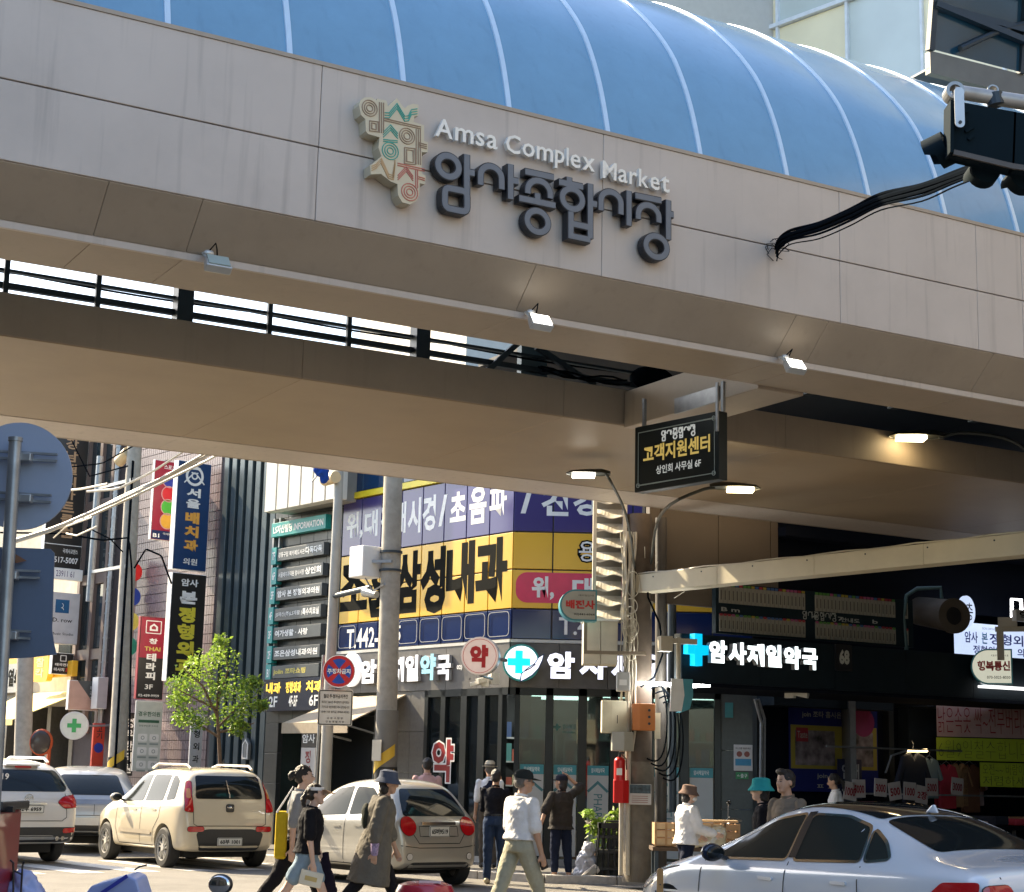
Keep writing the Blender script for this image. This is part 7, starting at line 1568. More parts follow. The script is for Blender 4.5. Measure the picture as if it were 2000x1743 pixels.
for s in (1, -1):
    drape(bv, rnd([(.12, .84), (.52, .86), (.42, .94), (.12, .955)], .03), 'side', .01, .05, s).obj('tail_lamp', LMP, cs5, smooth=True)
    drape(bv, rnd([(4.1, .72), (4.42, .62), (4.5, .70), (4.2, .82)], .03), 'side', .006, .05, s).obj('headlight', LMPW, cs5, smooth=True)
    ribbon(bv, [(2.14, 1.02), (2.17, 1.37)], .09, 'side', .008, s).obj('door_pillar', mat('pillar_gloss_black', (.02, .025, .03), .12, coat=.5), cs5)
    ribbon(bv, [(.6, .74), (2.2, .70), (4.1, .66)], .02, 'side', .003, s).obj('crease', bwhite, cs5)
MB().prism([(-.10, 0), (.04, 0), (-.04, .06), (-.06, .065)], -.014, .014).obj('shark_fin', bwhite, cs5, loc=(1.5, 0, 1.39), rot=(0, 0, 0), bevel=.01)
# ================================================================ people
def ctex(name, s):
    if name in bpy.data.textures: return bpy.data.textures[name]
    t = bpy.data.textures.new(name, 'CLOUDS'); t.noise_scale = s; t.noise_depth = 2; return t
def rem(mb, name, m, par, vox=.012, sm=3, disp=0, ds=.12):
    o = mb.obj(name, m, par); r_ = o.modifiers.new('r', 'REMESH'); r_.mode = 'VOXEL'; r_.voxel_size = vox; r_.use_smooth_shade = True
    if sm: s = o.modifiers.new('s', 'SMOOTH'); s.iterations = sm; s.factor = .6
    if disp: d = o.modifiers.new('d', 'DISPLACE'); d.texture = ctex('cl%g' % ds, ds); d.strength = disp; d.mid_level = .5
    return o
def caps(mb, a, b, ra, rb, n=12):
    a, b = Vector(a), Vector(b); mb.cyl(a, b, ra, rb, n); mb.ell(a, ra, ra, ra, 10, 6); mb.ell(b, rb, rb, rb, 10, 6); return mb
SKIN = mat('skin_tan', (.46, .27, .18), .5, 0, .06, 12); SKIN2 = mat('skin_light', (.58, .38, .29), .5, 0, .06, 12)
HAIR = mat('hair_black', (.012, .01, .01), .45, 0, .3, 60, bump=.4); HAIRG = mat('hair_grey', (.12, .11, .10), .5, 0, .3, 60, bump=.4)
def cloth(name, col, rough=.85, sc=9, var=.12, bump=.35): return mat(name, col, rough, 0, var, sc, bump=bump, bscale=30, spec=.12)
def rotx(v, a): c, s = math.cos(R(a)), math.sin(R(a)); return Vector((v[0], v[1]*c-v[2]*s, v[1]*s+v[2]*c))
def person(label, pos, h, yaw, legs=((12, 5), (-12, 15)), arms=((10, 5, 15), (-5, 5, 15)), lean=3, head=(0, 0), skin=None, hair='short', hairm=None,
           top=None, sleeve=.5, hem=.92, bottom=None, leglen=1.0, shoe=None, hat=None, hatm=None, loose=0, coat=0, topname='shirt', face=True, wide=1.0, mask=None):
    skin = skin or SKIN; hairm = hairm or HAIR; s = h/1.70
    t = thing('person', label, 'person', pos, R(yaw)); t.scale = (s*wide, s*wide, s)
    # skeleton (facing +y, right is +x)
    J = {}
    for i, sx in enumerate((-1, 1)):
        a, b = legs[i]; hip = Vector((sx*.09, 0, .92)); kn = hip+Vector((sx*.005, math.sin(R(a))*.43, -math.cos(R(a))*.43)); an = kn+Vector((0, math.sin(R(a-b))*.42, -math.cos(R(a-b))*.42)); J[i] = [hip, kn, an]
    dz = .085-min(J[0][2].z, J[1][2].z)
    for i in J: J[i] = [p+Vector((0, 0, dz)) for p in J[i]]
    pel = Vector((0, 0, .95+dz)); M = lambda v: pel+rotx(Vector(v)-Vector((0, 0, .95)), -lean)
    A = {}
    for i, sx in enumerate((-1, 1)):
        sh = M((sx*.185, 0, 1.385)); q = arms[i]
        if isinstance(q[0], (tuple, list, Vector)): d1 = Vector(q[0]).normalized(); d2 = Vector(q[1]).normalized()
        else:
            f, o_, e = q; d1 = Vector((sx*math.sin(R(o_)), math.sin(R(f)), -math.cos(R(f)))).normalized(); d2 = Vector((sx*math.sin(R(o_))*.3, math.sin(R(f+e)), -math.cos(R(f+e)))).normalized()
        el = sh+d1*.285; wr = el+d2*.25; A[i] = [sh, el, wr, d2]
    b = MB()
    rings = lambda tab, g_=0: [[tuple(M(((rx+g_)*math.cos(2*math.pi*k/20), (ry+g_)*math.sin(2*math.pi*k/20)+yo, z))) for k in range(20)] for z, rx, ry, yo in tab]
    TR = [(.90, .15, .10, 0), (.97, .162, .112, 0), (1.08, .142, .10, 0), (1.2, .155, .112, .005), (1.3, .17, .115, .0), (1.38, .16, .085, -.005), (1.43, .09, .065, -.01), (1.46, .05, .05, 0)]
    b.loft(rings(TR)); caps(b, M((0, -.005, 1.42)), M((0, .015, 1.53)), .055, .05)
    hc = M((0, .02, 1.60)); Mh = Matrix.Rotation(R(head[0]), 3, 'Z') @ Matrix.Rotation(R(head[1]), 3, 'X'); H_ = lambda x, y, z: hc+Mh @ Vector((x, y, z))
    b.ell(H_(0, -.012, .03), .076, .094, .088, m=Mh); b.ell(H_(0, .022, -.02), .064, .072, .085, m=Mh); b.ell(H_(0, .045, -.078), .045, .045, .038, m=Mh)
    b.ell(H_(0, .098, -.018), .013, .018, .024, 8, 6, m=Mh)
    for sx in (-1, 1): b.ell(H_(sx*.076, -.005, -.012), .011, .02, .031, 8, 6, m=Mh)
    for i in (0, 1):
        hip, kn, an = J[i]; caps(b, hip, kn, .078, .052); caps(b, kn, kn*.6+an*.4, .052, .055); caps(b, kn*.6+an*.4, an, .055, .036); caps(b, an, an+Vector((0, .12, -.045)), .036, .03)
        sh, el, wr, d2 = A[i]; caps(b, sh, el, .048, .038); caps(b, el, wr, .039, .026)
        side = d2.cross(Vector((0, 1, 0))); side = (side if side.length > .2 else Vector((1, 0, 0))).normalized(); nrm = d2.cross(side).normalized(); sx = (-1, 1)[i]
        caps(b, wr, wr+d2*.07, .026, .034)
        for k in range(4):
            o_ = nrm*(-.027+.018*k); p0 = wr+d2*.085+o_; cu = side*(.012); L_ = (.030, .035, .033, .026)[k]
            p1 = p0+d2*L_+cu*.5; p2 = p1+(d2*.7+side*.5*(-sx)).normalized()*L_*.9; caps(b, p0-d2*.02, p1, .0095, .009, 8); caps(b, p1, p2, .009, .0075, 8)
        p0 = wr+d2*.03+nrm*.028; p1 = p0+(d2*.6+nrm*.7).normalized()*.04; caps(b, p0, p1, .012, .010, 8); caps(b, p1, p1+d2*.03, .010, .008, 8)
    rem(b, 'body', skin, t, .0085, 2)
    if face:
        for sx in (-1, 1):
            MB().ell(H_(sx*.028, .083, .004), .011, .006, .005, 8, 5, m=Mh).obj('eye', BLACK, t, smooth=True)
            MB().obox(H_(sx*.014, .089, .024), H_(sx*.044, .08, .026), .008, .005).obj('eyebrow', hairm, t)
        MB().ell(H_(0, .087, -.062), .022, .006, .005, 8, 5, m=Mh).obj('mouth', mat('lip', (.33, .11, .09), .5), t, smooth=True)
    # shirt
    if top:
        g_ = .016+loose; sb = MB(); tab = [(.50, .225, .19, 0), (.70, .205, .165, 0), (.9, .185, .14, 0)]+[q for q in TR if q[0] > 1.0][:-2]+[(1.44, .085, .065, -.012)] if coat else [(hem, .165+loose*.6+coat*.10, .12+loose*.8+coat*.10, 0)]+[q for q in TR if q[0] > hem+.03][:-2]+[(1.44, .085, .065, -.012)]
        sb.loft(rings(tab, g_))
        for i in (0, 1):
            sh, el, wr, d2 = A[i]; n1 = min(1, sleeve/.5); caps(sb, sh, sh+(el-sh)*n1, .058+loose*.5, (.058 if n1 < 1 or sleeve <= .5 else .052)+loose)
            if sleeve > .5: caps(sb, el, el+(wr-el)*min(1, (sleeve-.5)/.5), .052+loose, .036+loose)
        rem(sb, topname, top, t, .011, 4, .022, .07)
        cl = MB(); cl.ring(0, 0, .056, .068, -.012, .014, 20)
        co = cl.obj('collar', top, t, loc=tuple(M((0, -.008, 1.455))), rot=(R(90-lean-8), 0, 0), smooth=True)
    if bottom:
        pb_ = MB(); pb_.loft(rings([(.86, .155, .115, 0), (.93, .165, .122, 0), (1.0, .158, .115, 0), (1.04, .15, .11, 0)], .008)); 
        for i in (0, 1):
            hip, kn, an = J[i]; t1 = min(1, leglen/.5); caps(pb_, hip, hip+(kn-hip)*t1, .096, .078 if t1 >= 1 else .092)
            if leglen > .5:
                e_ = kn+(an-kn)*min(1, (leglen-.5)/.5); caps(pb_, kn, e_, .074, .06)
        rem(pb_, 'trousers' if leglen > .6 else 'shorts', bottom, t, .011, 4, .02, .08)
        c = MB(); c.ring(0, 0, .160, .176, -.016, .016, 28); c.v = [(x, y, z*.74) for x, y, z in c.v]; c.obj('belt', BLACK, t, loc=tuple(M((0, 0, 1.02))), rot=(R(90-lean), 0, 0), smooth=True) if not loose and not coat else None
    sm = shoe or mat('shoe_dark', (.03, .028, .026), .6)
    for i in (0, 1):
        an = J[i][2]; sb = MB(); pitch = legs[i][0]-legs[i][1]; f = Vector((0, math.cos(R(pitch*.6)), -math.sin(R(-pitch*.6)) if 0 else math.sin(R(pitch*.35))))
        caps(sb, an+Vector((0, -.045, -.035)), an+f*.09+Vector((0, 0, -.045)), .045, .045); caps(sb, an+f*.06+Vector((0, 0, -.05)), an+f*.17+Vector((0, 0, -.055)), .048, .034); caps(sb, an, an+Vector((0, 0, -.03)), .046, .045)
        rem(sb, 'shoe', sm, t, .012, 3)
    # hair
    if hair:
        hb = MB(); hb.ell(H_(0, -.022, .04), .083, .097, .090, m=Mh)
        if hair in ('short', 'bob', 'bun', 'tail'): hb.ell(H_(0, -.045, -.005), .078, .068, .075, m=Mh)
        if hair == 'quiff': hb.ell(H_(0, .05, .10), .06, .05, .035, m=Mh); hb.ell(H_(0, -.045, .0), .08, .068, .07, m=Mh)
        if hair == 'bob': hb.ell(H_(0, -.04, -.06), .082, .065, .09, m=Mh)
        if hair == 'bun': hb.ell(H_(0, -.13, .02), .042, .045, .042, m=Mh); hb.ell(H_(.02, -.15, -.0), .03, .03, .05, m=Mh)
        if hair == 'tail': caps(hb, H_(0, -.10, .04), H_(0, -.15, -.06), .03, .038); caps(hb, H_(0, -.15, -.06), H_(0, -.13, -.18), .038, .015)
        rem(hb, 'hair', hairm, t, .009, 1, .02, .03)
    # hats
    if hat:
        hm = MB(); n = 26
        def hr(r_, rz, z, dy=0, fb=0): return [tuple(H_(r_*math.cos(2*math.pi*k/n), rz*math.sin(2*math.pi*k/n)-.012+dy, z+fb*math.sin(2*math.pi*k/n))) for k in range(n)]
        if hat == 'bucket': hm.loft([hr(.135, .15, -.005), hr(.137, .152, .003), hr(.096, .112, .055), hr(.092, .108, .06), hr(.086, .10, .125), hr(.05, .06, .142), hr(.01, .01, .145)])
        if hat == 'fedora': hm.loft([hr(.13, .145, .05), hr(.13, .145, .058), hr(.09, .105, .06), hr(.085, .10, .12), hr(.05, .085, .15), hr(.01, .02, .135)])
        if hat == 'cap': 
            hm.loft([hr(.088, .105, .03), hr(.088, .106, .06), hr(.078, .093, .10), hr(.045, .055, .128), hr(.008, .01, .133)])
            bl = MB(); m_ = 10; top_ = [H_(.075*math.sin(R(-90+180*k/m_)), .075+.03*math.cos(R(-90+180*k/m_)), .045) for k in range(m_+1)]; end = [H_(.07*math.sin(R(-90+180*k/m_)), .095+.085*math.cos(R(-90+180*k/m_)), .03) for k in range(m_+1)]
            bl.add([tuple(p) for p in top_+end]+[tuple(p-Vector((0, 0, .005))) for p in top_+end], [(k, k+1, m_+2+k, m_+1+k) for k in range(m_)]+[(m_+1+k+2*(m_+1), m_+2+k+2*(m_+1), k+1+2*(m_+1), k+2*(m_+1)) for k in range(m_)]+[(m_+1+k, m_+2+k, 3*(m_+1)+k+1, 3*(m_+1)+k) for k in range(m_)]).obj('cap_bill', hatm, t)
        if hat == 'visor':
            hm.loft([hr(.082, .10, .045), hr(.084, .102, .05), hr(.083, .10, .082), hr(.080, .098, .08)], cap=False)
            bl = MB(); m_ = 10; top_ = [H_(.08*math.sin(R(-90+180*k/m_)), .07+.035*math.cos(R(-90+180*k/m_)), .055) for k in range(m_+1)]; end = [H_(.095*math.sin(R(-90+180*k/m_)), .09+.14*math.cos(R(-90+180*k/m_)), .01) for k in range(m_+1)]
            bl.add([tuple(p) for p in top_+end], [(k, k+1, m_+2+k, m_+1+k) for k in range(m_)]+[(k, m_+1+k, m_+2+k, k+1) for k in range(m_)]).obj('visor_brim', mat('visor_tan', (.35, .22, .13), .5), t)
        hm.obj('hat', hatm, t, smooth=True)
        if hat == 'fedora': b_ = MB(); b_.loft([hr(.092, .107, .062), hr(.091, .106, .085)], cap=False); b_.obj('hat_band', BLACK, t)
    if mask: MB().ell(H_(0, .06, -.05), .056, .055, .045, m=Mh).obj('face_mask', mat('mask_white', (.75, .75, .75), .8), t, smooth=True)
    return t, J, A, M, H_, s
def gp(u, v, z=0): p = onZ(u, v, z); return (p.x, p.y, z)
def at(u, y, z=0):
    """ground spot at distance y whose upright column passes pixel column u at head height"""
    p = atY(u, 1530, y); return (p.x, y, z)
DT = cloth('cloth_black', (.012, .012, .016)); NV = cloth('cloth_dark_navy', (.012, .016, .035)); WS = cloth('cloth_white', (.72, .72, .74)); KH = cloth('cloth_khaki', (.36, .35, .27)); JN = cloth('cloth_jeans', (.03, .05, .10)); OLV = cloth('cloth_olive', (.09, .075, .05))
# 1 woman with yellow bag
t, J, A, M, H_, s = person('woman with a hair bun and grey top walking with a long yellow bag', at(583, 18.6), 1.70, -88, legs=((28, 10), (-26, 12)), arms=((5, 6, 12), (-10, 6, 10)), lean=4, hair='bun', top=cloth('cloth_grey_top', (.26, .27, .29)), sleeve=.5, bottom=DT, skin=SKIN2, hem=.95)
bg_ = MB().box(-.04, .04, -.22, -.09, .62, 1.12); bg_.obj('yellow_bag', cloth('bag_yellow', (.50, .36, .02)), t, bevel=.03, loc=(.17, .01, .06)); MB().tube([(.2, -.2, 1.16), (.2, -.04, 1.43), (.2, -.09, 1.16)], .012).obj('bag_strap', cloth('cloth_white', (.72, .72, .74)), t)
# 2 girl with visor
t, J, A, M, H_, s = person('woman in tan visor, black top and denim shorts carrying white pouch', at(606, 17.6), 1.50, -90, legs=((24, 6), (-28, 10)), arms=((-2, 6, 30), (2, 5, 8)), lean=5, hair='tail', top=DT, sleeve=.42, bottom=cloth('denim_light', (.22, .30, .38)), leglen=.34, hat='visor', hatm=WS, skin=SKIN2, hem=.93, loose=.02, shoe=mat('shoe_white', (.6, .6, .58), .6))
wr = A[1][2]; MB().box(-.02, .02, -.13, .13, -.20, -.03).obj('white_pouch', mat('pouch_white', (.66, .62, .52), .5), t, loc=tuple(wr+A[1][3]*.08), bevel=.015, rot=(R(-12), 0, 0))
MB().box(-.022, .022, -.07, .07, -.14, -.09).obj('pouch_mark', mat('pouch_gold', (.5, .38, .15), .5), t, loc=tuple(wr+A[1][3]*.08+Vector((.003, 0, 0))), rot=(R(-12), 0, 0))
jk = MB(); wl = A[0][2]; jk.loft([[(wl.x+rx*math.cos(2*math.pi*k/14), wl.y+.04+ry*math.sin(2*math.pi*k/14)+o_, wl.z+dz) for k in range(14)] for dz, rx, ry, o_ in ((.06, .03, .04, 0), (-.05, .05, .06, .0), (-.3, .06, .11, .03), (-.48, .05, .13, .06), (-.52, .03, .1, .06))]); rem(jk, 'folded_jacket', cloth('cloth_plum', (.014, .010, .02)), t, .014, 3, .03, .06)
# 3 figure in long grey coat
t, J, A, M, H_, s = person('figure in long grey coat, bucket hat and lilac arm cover striding right', at(738, 18.4), 1.64, -86, legs=((24, 8), (-24, 14)), arms=((12, 6, 10), (-14, 8, 12)), lean=9, hair='bob', top=cloth('coat_grey', (.13, .12, .105)), sleeve=.72, hem=.9, coat=.62, bottom=DT, hat='bucket', hatm=cloth('hat_slate', (.08, .095, .14)), loose=.035, topname='coat', head=(0, -6))
ac = MB(); w0 = A[1][1].lerp(A[1][2], .42); caps(ac, w0, A[1][2]+A[1][3]*.02, .052, .042); rem(ac, 'arm_cover', mat('arm_cover_lilac', (.34, .26, .42), .8, 0, .5, 45), t, .012, 2, .006, .03)
st = MB(); 
for sx in (-1,): st.tube([M((sx*.10, .12, 1.30)), M((sx*.12, .05, 1.47)), M((sx*.13, -.10, 1.40)), M((sx*.05, -.18, 1.12))], .016)
st.obj('backpack_strap', DT, t); rem(MB().ell(M((0, -.16, 1.2)), .10, .055, .15), 'backpack', cloth('bag_black_green', (.03, .035, .03)), t, .015, 3, .02, .08)
# 4 pink shirt behind the car
person('bald topped man in a pale pink shirt behind the silver hatchback', at(834, 28.3, .12), 1.72, 10, hair='short', top=cloth('cloth_pale_pink', (.50, .32, .31)), bottom=OLV)
# 5, 6 men at the door
t, J, A, M, H_, s = person('man in straw hat and dark vest over white shirt by the pharmacy door', at(957, 28.4, .12), 1.66, 12, legs=((2, 2), (-2, 2)), arms=((2, 6, 10), (0, 5, 15)), hair='short', hairm=HAIRG, top=WS, sleeve=.5, bottom=cloth('cloth_brown', (.10, .08, .06)), hat='fedora', hatm=mat('straw', (.50, .44, .33), .8), hem=.9)
vb = MB(); vb.loft([[tuple(M(((rx+.024)*math.cos(2*math.pi*k/20), (ry+.024)*math.sin(2*math.pi*k/20), z))) for k in range(20)] for z, rx, ry in ((.92, .165, .12), (1.08, .145, .105), (1.3, .165, .118), (1.37, .13, .09), (1.42, .10, .075))]); rem(vb, 'vest', NV, t, .012, 3, .015, .08)
t, J, A, M, H_, s = person('man in a black shirt and blue jeans seen from behind near the pharmacy door', at(968, 26.2), 1.66, -8, legs=((-3, 2), (10, 4)), arms=((18, 4, 70), (15, 5, 60)), hair='short', top=DT, sleeve=.5, bottom=JN, hem=1.0, shoe=mat('shoe_tan', (.5, .42, .28), .6))
# 7 man in white shirt
t, J, A, M, H_, s = person('older man in a white short sleeved shirt, dark cap and pale khaki trousers', at(1016, 18.2), 1.68, -52, legs=((-20, 6), (24, 8)), arms=((6, 10, 25), (4, 7, 12)), lean=3, hair='short', hairm=HAIRG, top=WS, sleeve=.46, hem=.99, bottom=KH, hat='cap', hatm=cloth('cap_charcoal', (.025, .03, .03)), head=(-22, -4), loose=.012, wide=1.04)
gl_ = MB(); 
for sx in (-1, 1): gl_.tube([H_(sx*.05, .088, .0), H_(sx*.08, .04, .006), H_(sx*.08, .0, .005)], .003)
gl_.tube([H_(-.05, .09, 0), H_(0, .1, 0), H_(.05, .09, 0)], .003).obj('glasses', BLACK, t, kind='stuff')
wr = A[1][2]; MB().box(-.012, .012, -.04, .04, -.07, .07).obj('phone', BLACK, t, loc=tuple(wr+A[1][3]*.1+Vector((-.03, .02, 0))), rot=(R(20), 0, 0))
# 8 woman raising hand to her cap
t, J, A, M, H_, s = person('woman in charcoal top and navy trousers raising a hand to her dark cap', gp(1094, 1724), 1.60, 35, legs=((4, 4), (-6, 2)), arms=(((-.55, -.1, -.9), (-.35, .0, -1)), ((.75, .25, .45), (-.80, .15, .62))), lean=0, hair='bob', top=cloth('cloth_charcoal', (.035, .032, .030)), sleeve=.48, hem=.84, bottom=cloth('cloth_navy_trouser', (.012, .018, .04)), leglen=.86, hat='cap', hatm=cloth('cap_navy', (.015, .018, .03)), loose=.03, head=(25, 0), skin=SKIN, wide=1.04, shoe=mat('shoe_black_white', (.05, .05, .05), .6))
# 9 street vendor
t, J, A, M, H_, s = person('vendor in a white shirt and brown bucket hat standing at the wooden crates', at(1340, 22.4), 1.50, -70, arms=((10, 5, 55), (15, 5, 60)), hair='bob', top=WS, sleeve=.95, hem=.88, bottom=NV, hat='bucket', hatm=cloth('hat_brown', (.16, .11, .09)), head=(-15, -8), mask=1, loose=.025, skin=SKIN2, wide=1.05)
# 10, 11 by the saloon
t, J, A, M, H_, s = person('woman in a teal bucket hat and dark top facing left behind the white saloon', at(1494, 18.3), 1.60, 82, arms=((5, 5, 10), (5, 5, 10)), hair='bob', top=DT, sleeve=.8, bottom=DT, hat='bucket', hatm=cloth('hat_teal', (.03, .30, .31)), skin=SKIN2)
t, J, A, M, H_, s = person('man with swept up black hair in a taupe shirt behind the white saloon', at(1541, 17.6), 1.70, 125, arms=((5, 5, 10), (5, 5, 10)), hair='quiff', top=cloth('cloth_taupe', (.17, .14, .11)), sleeve=.5, bottom=DT, skin=SKIN, wide=1.03)
# 12 far stall keeper
t, J, A, M, H_, s = person('dark haired woman in a pale apron by the clothes stall, head bowed left', at(1634, 27.5, .1), 1.62, 80, hair='tail', top=WS, sleeve=.5, bottom=DT, head=(0, -15), skin=SKIN)
# ================================================================ small things, tree, foreground
# crate basket, plants, bags
def gpz(u, v, z=0): p = onZ(u, v, z); return p
BK = mat('basket_black', (.012, .013, .014), .45)
cp = gpz(1198, 1724); yb = cp.y
x0 = atY(1160, 1700, yb).x; x1 = atY(1234, 1700, yb).x; wb_ = (x1-x0)
t = thing('black_basket', 'tall black openwork plastic basket standing at the foot of the pillar', 'basket', (cp.x, yb, 0), 0)
h_ = .86; wt_ = wb_*.78; 
MB().box(-wb_/2, wb_/2, -.22, .22, 0, .04).obj('base', BK, t)
c = MB()
for sx in (-1, 1):
    for k in range(7):
        f = k/6
        c.obox((sx*wb_/2, -.22+.44*f, 0), (sx*wt_/2, -.18+.36*f, h_), .03, .015); c.obox((sx*(-wb_/2+wb_*f)*1, sx*.22, 0), (sx*(-wt_/2+wt_*f), sx*.18, h_), .03, .015)
for z in (.2, .45, .68): 
    q = wb_/2+(wt_-wb_)/2*z/h_; yy = .22-.04*z/h_; c.box(-q, q, -yy-.008, -yy+.008, z, z+.04); c.box(-q, q, yy-.008, yy+.008, z, z+.04); c.box(-q-.008, -q+.008, -yy, yy, z, z+.04); c.box(q-.008, q+.008, -yy, yy, z, z+.04)
c.obj('lattice', BK, t, kind='stuff')
MB().ring(0, 0, 1, 1.12, -.5, .5, 4).obj('rim', BK, t) if 0 else MB().box(-wt_/2-.02, wt_/2+.02, -.2, -.16, h_-.03, h_+.05).box(-wt_/2-.02, wt_/2+.02, .16, .2, h_-.03, h_+.05).box(-wt_/2-.02, -wt_/2+.02, -.2, .2, h_-.03, h_+.05).box(wt_/2-.02, wt_/2+.02, -.2, .2, h_-.03, h_+.05).obj('rim', BK, t)
MB().tube([(-wt_/2+.05, -.18, h_), (-wt_*.3, -.18, h_+.08), (wt_*.3, -.18, h_+.08), (wt_/2-.05, -.18, h_)], .015).obj('handle', BK, t)
MB().box(-wb_/2+.03, wb_/2-.03, -.18, .18, .03, .5).obj('contents', mat('basket_contents', (.03, .035, .03), .8, 0, .6, 12), t)
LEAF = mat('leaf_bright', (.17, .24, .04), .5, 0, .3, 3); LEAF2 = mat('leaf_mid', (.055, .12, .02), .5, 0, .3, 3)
for m_ in (LEAF, LEAF2): m_.node_tree.nodes['Principled BSDF'].inputs['Subsurface Weight'].default_value = 0
def translucent(m, col, f=.4):
    n = m.node_tree.nodes; l = m.node_tree.links; b = n['Principled BSDF']; tr = n.new('ShaderNodeBsdfTranslucent'); tr.inputs[0].default_value = tuple(col)+(1,); mx = n.new('ShaderNodeMixShader'); mx.inputs[0].default_value = f
    l.new(b.outputs[0], mx.inputs[1]); l.new(tr.outputs[0], mx.inputs[2]); l.new(mx.outputs[0], n['Material Output'].inputs[0])
translucent(LEAF, (.28, .42, .05)); translucent(LEAF2, (.16, .3, .04))
def leafcloud(name, par, blobs, n, size, m, seed):
    rnd_ = random.Random(seed); mb = MB()
    for i in range(n):
        c_, r_ = rnd_.choice(blobs); d = Vector((rnd_.gauss(0, 1), rnd_.gauss(0, 1), rnd_.gauss(0, 1))).normalized()*(rnd_.random()**.4); p = Vector(c_)+Vector((d.x*r_[0], d.y*r_[1], d.z*r_[2]))
        s = size*rnd_.uniform(.6, 1.3); a = Vector((rnd_.gauss(0, 1), rnd_.gauss(0, 1), rnd_.gauss(0, .7)-.3)).normalized(); b_ = a.cross(Vector((rnd_.gauss(0, 1), rnd_.gauss(0, 1), rnd_.gauss(0, 1)))).normalized()
        q = a.cross(b_)*s*.06
        mb.add([p, p+a*s*.4+b_*s*.26+q, p+a*s, p+a*s*.4-b_*s*.26+q], [(0, 1, 2, 3)])
    return mb.obj(name, m, par, kind='stuff')
pp_ = gpz(1182, 1700); py = yb+.45
pt_ = thing('potted_plant', 'bushy bright green plant standing behind the black basket', 'plant', (atY(1180, 1650, py).x, py, 0)); MB().cyl((0, 0, 0), (0, 0, .45), .13, .18, 16).obj('pot', mat('pot_brown', (.15, .09, .06), .7), pt_, smooth=True)
leafcloud('leaves', pt_, [((0, 0, .75), (.26, .2, .24)), ((.15, 0, .95), (.14, .12, .15)), ((-.12, 0, .85), (.15, .1, .12))], 260, .12, LEAF, 4)
for k in range(6): MB().tube([(0, 0, .4), (.1*math.cos(k), .1*math.sin(k), .8)], .008).obj('stem', LEAF2, pt_)
fp = thing('flower_plant', 'thin stemmed plant with a lime flower head and a pale one left of the basket', 'plant', (atY(1150, 1650, py+.05).x, py+.05, 0))
hz0 = atY(1147, 1588, py).z; hz1 = atY(1152, 1606, py).z
MB().tube([(0, 0, .1), (.02, 0, hz1-.1), (-.02, 0, hz0)], .008).obj('stem', LEAF2, fp); MB().tube([(.03, 0, .1), (.06, 0, hz1)], .007).obj('stem', LEAF2, fp); MB().cyl((0, 0, 0), (0, 0, .25), .1, .13, 14).obj('pot', mat('pot_brown', (.15, .09, .06), .7), fp)
leafcloud('flower_head', fp, [((-.02, 0, hz0), (.13, .12, .07))], 90, .08, mat('flower_lime', (.35, .5, .08), .6), 5); leafcloud('pale_flower_head', fp, [((.04, 0, hz1-.02), (.08, .08, .06))], 60, .07, mat('flower_pale', (.5, .45, .4), .6), 6)
bgp = gpz(1143, 1720); t = thing('plastic_bag', 'crumpled translucent white refuse bag slumped left of the black basket', 'bag', (atY(1146, 1700, yb+.1).x, yb+.1, 0))
rem(MB().ell((0, 0, .25), .17, .15, .26).ell((.02, 0, .5), .1, .09, .12).ell((-.06, 0, .12), .16, .15, .13), 'bag', mat('bag_plastic', (.50, .50, .53), .3, 0, .1, 10, coat=.3), t, .014, 2, .09, .09)
t = thing('worn_shoe', 'grey and white worn shoe leaning tilted against the refuse bag', 'shoe', (atY(1136, 1715, yb-.2).x, yb-.2, .02), R(0))
MB().rrect(-.07, .07, -.03, .34, .05, -.02, .05).obj('sole', mat('sole_white', (.55, .5, .45), .6), t, rot=(0, R(48), 0), bevel=.01); MB().rrect(-.05, .05, .0, .3, .04, -.04, .0).obj('upper', mat('shoe_grey', (.25, .25, .24), .7), t, rot=(0, R(48), 0), bevel=.01)
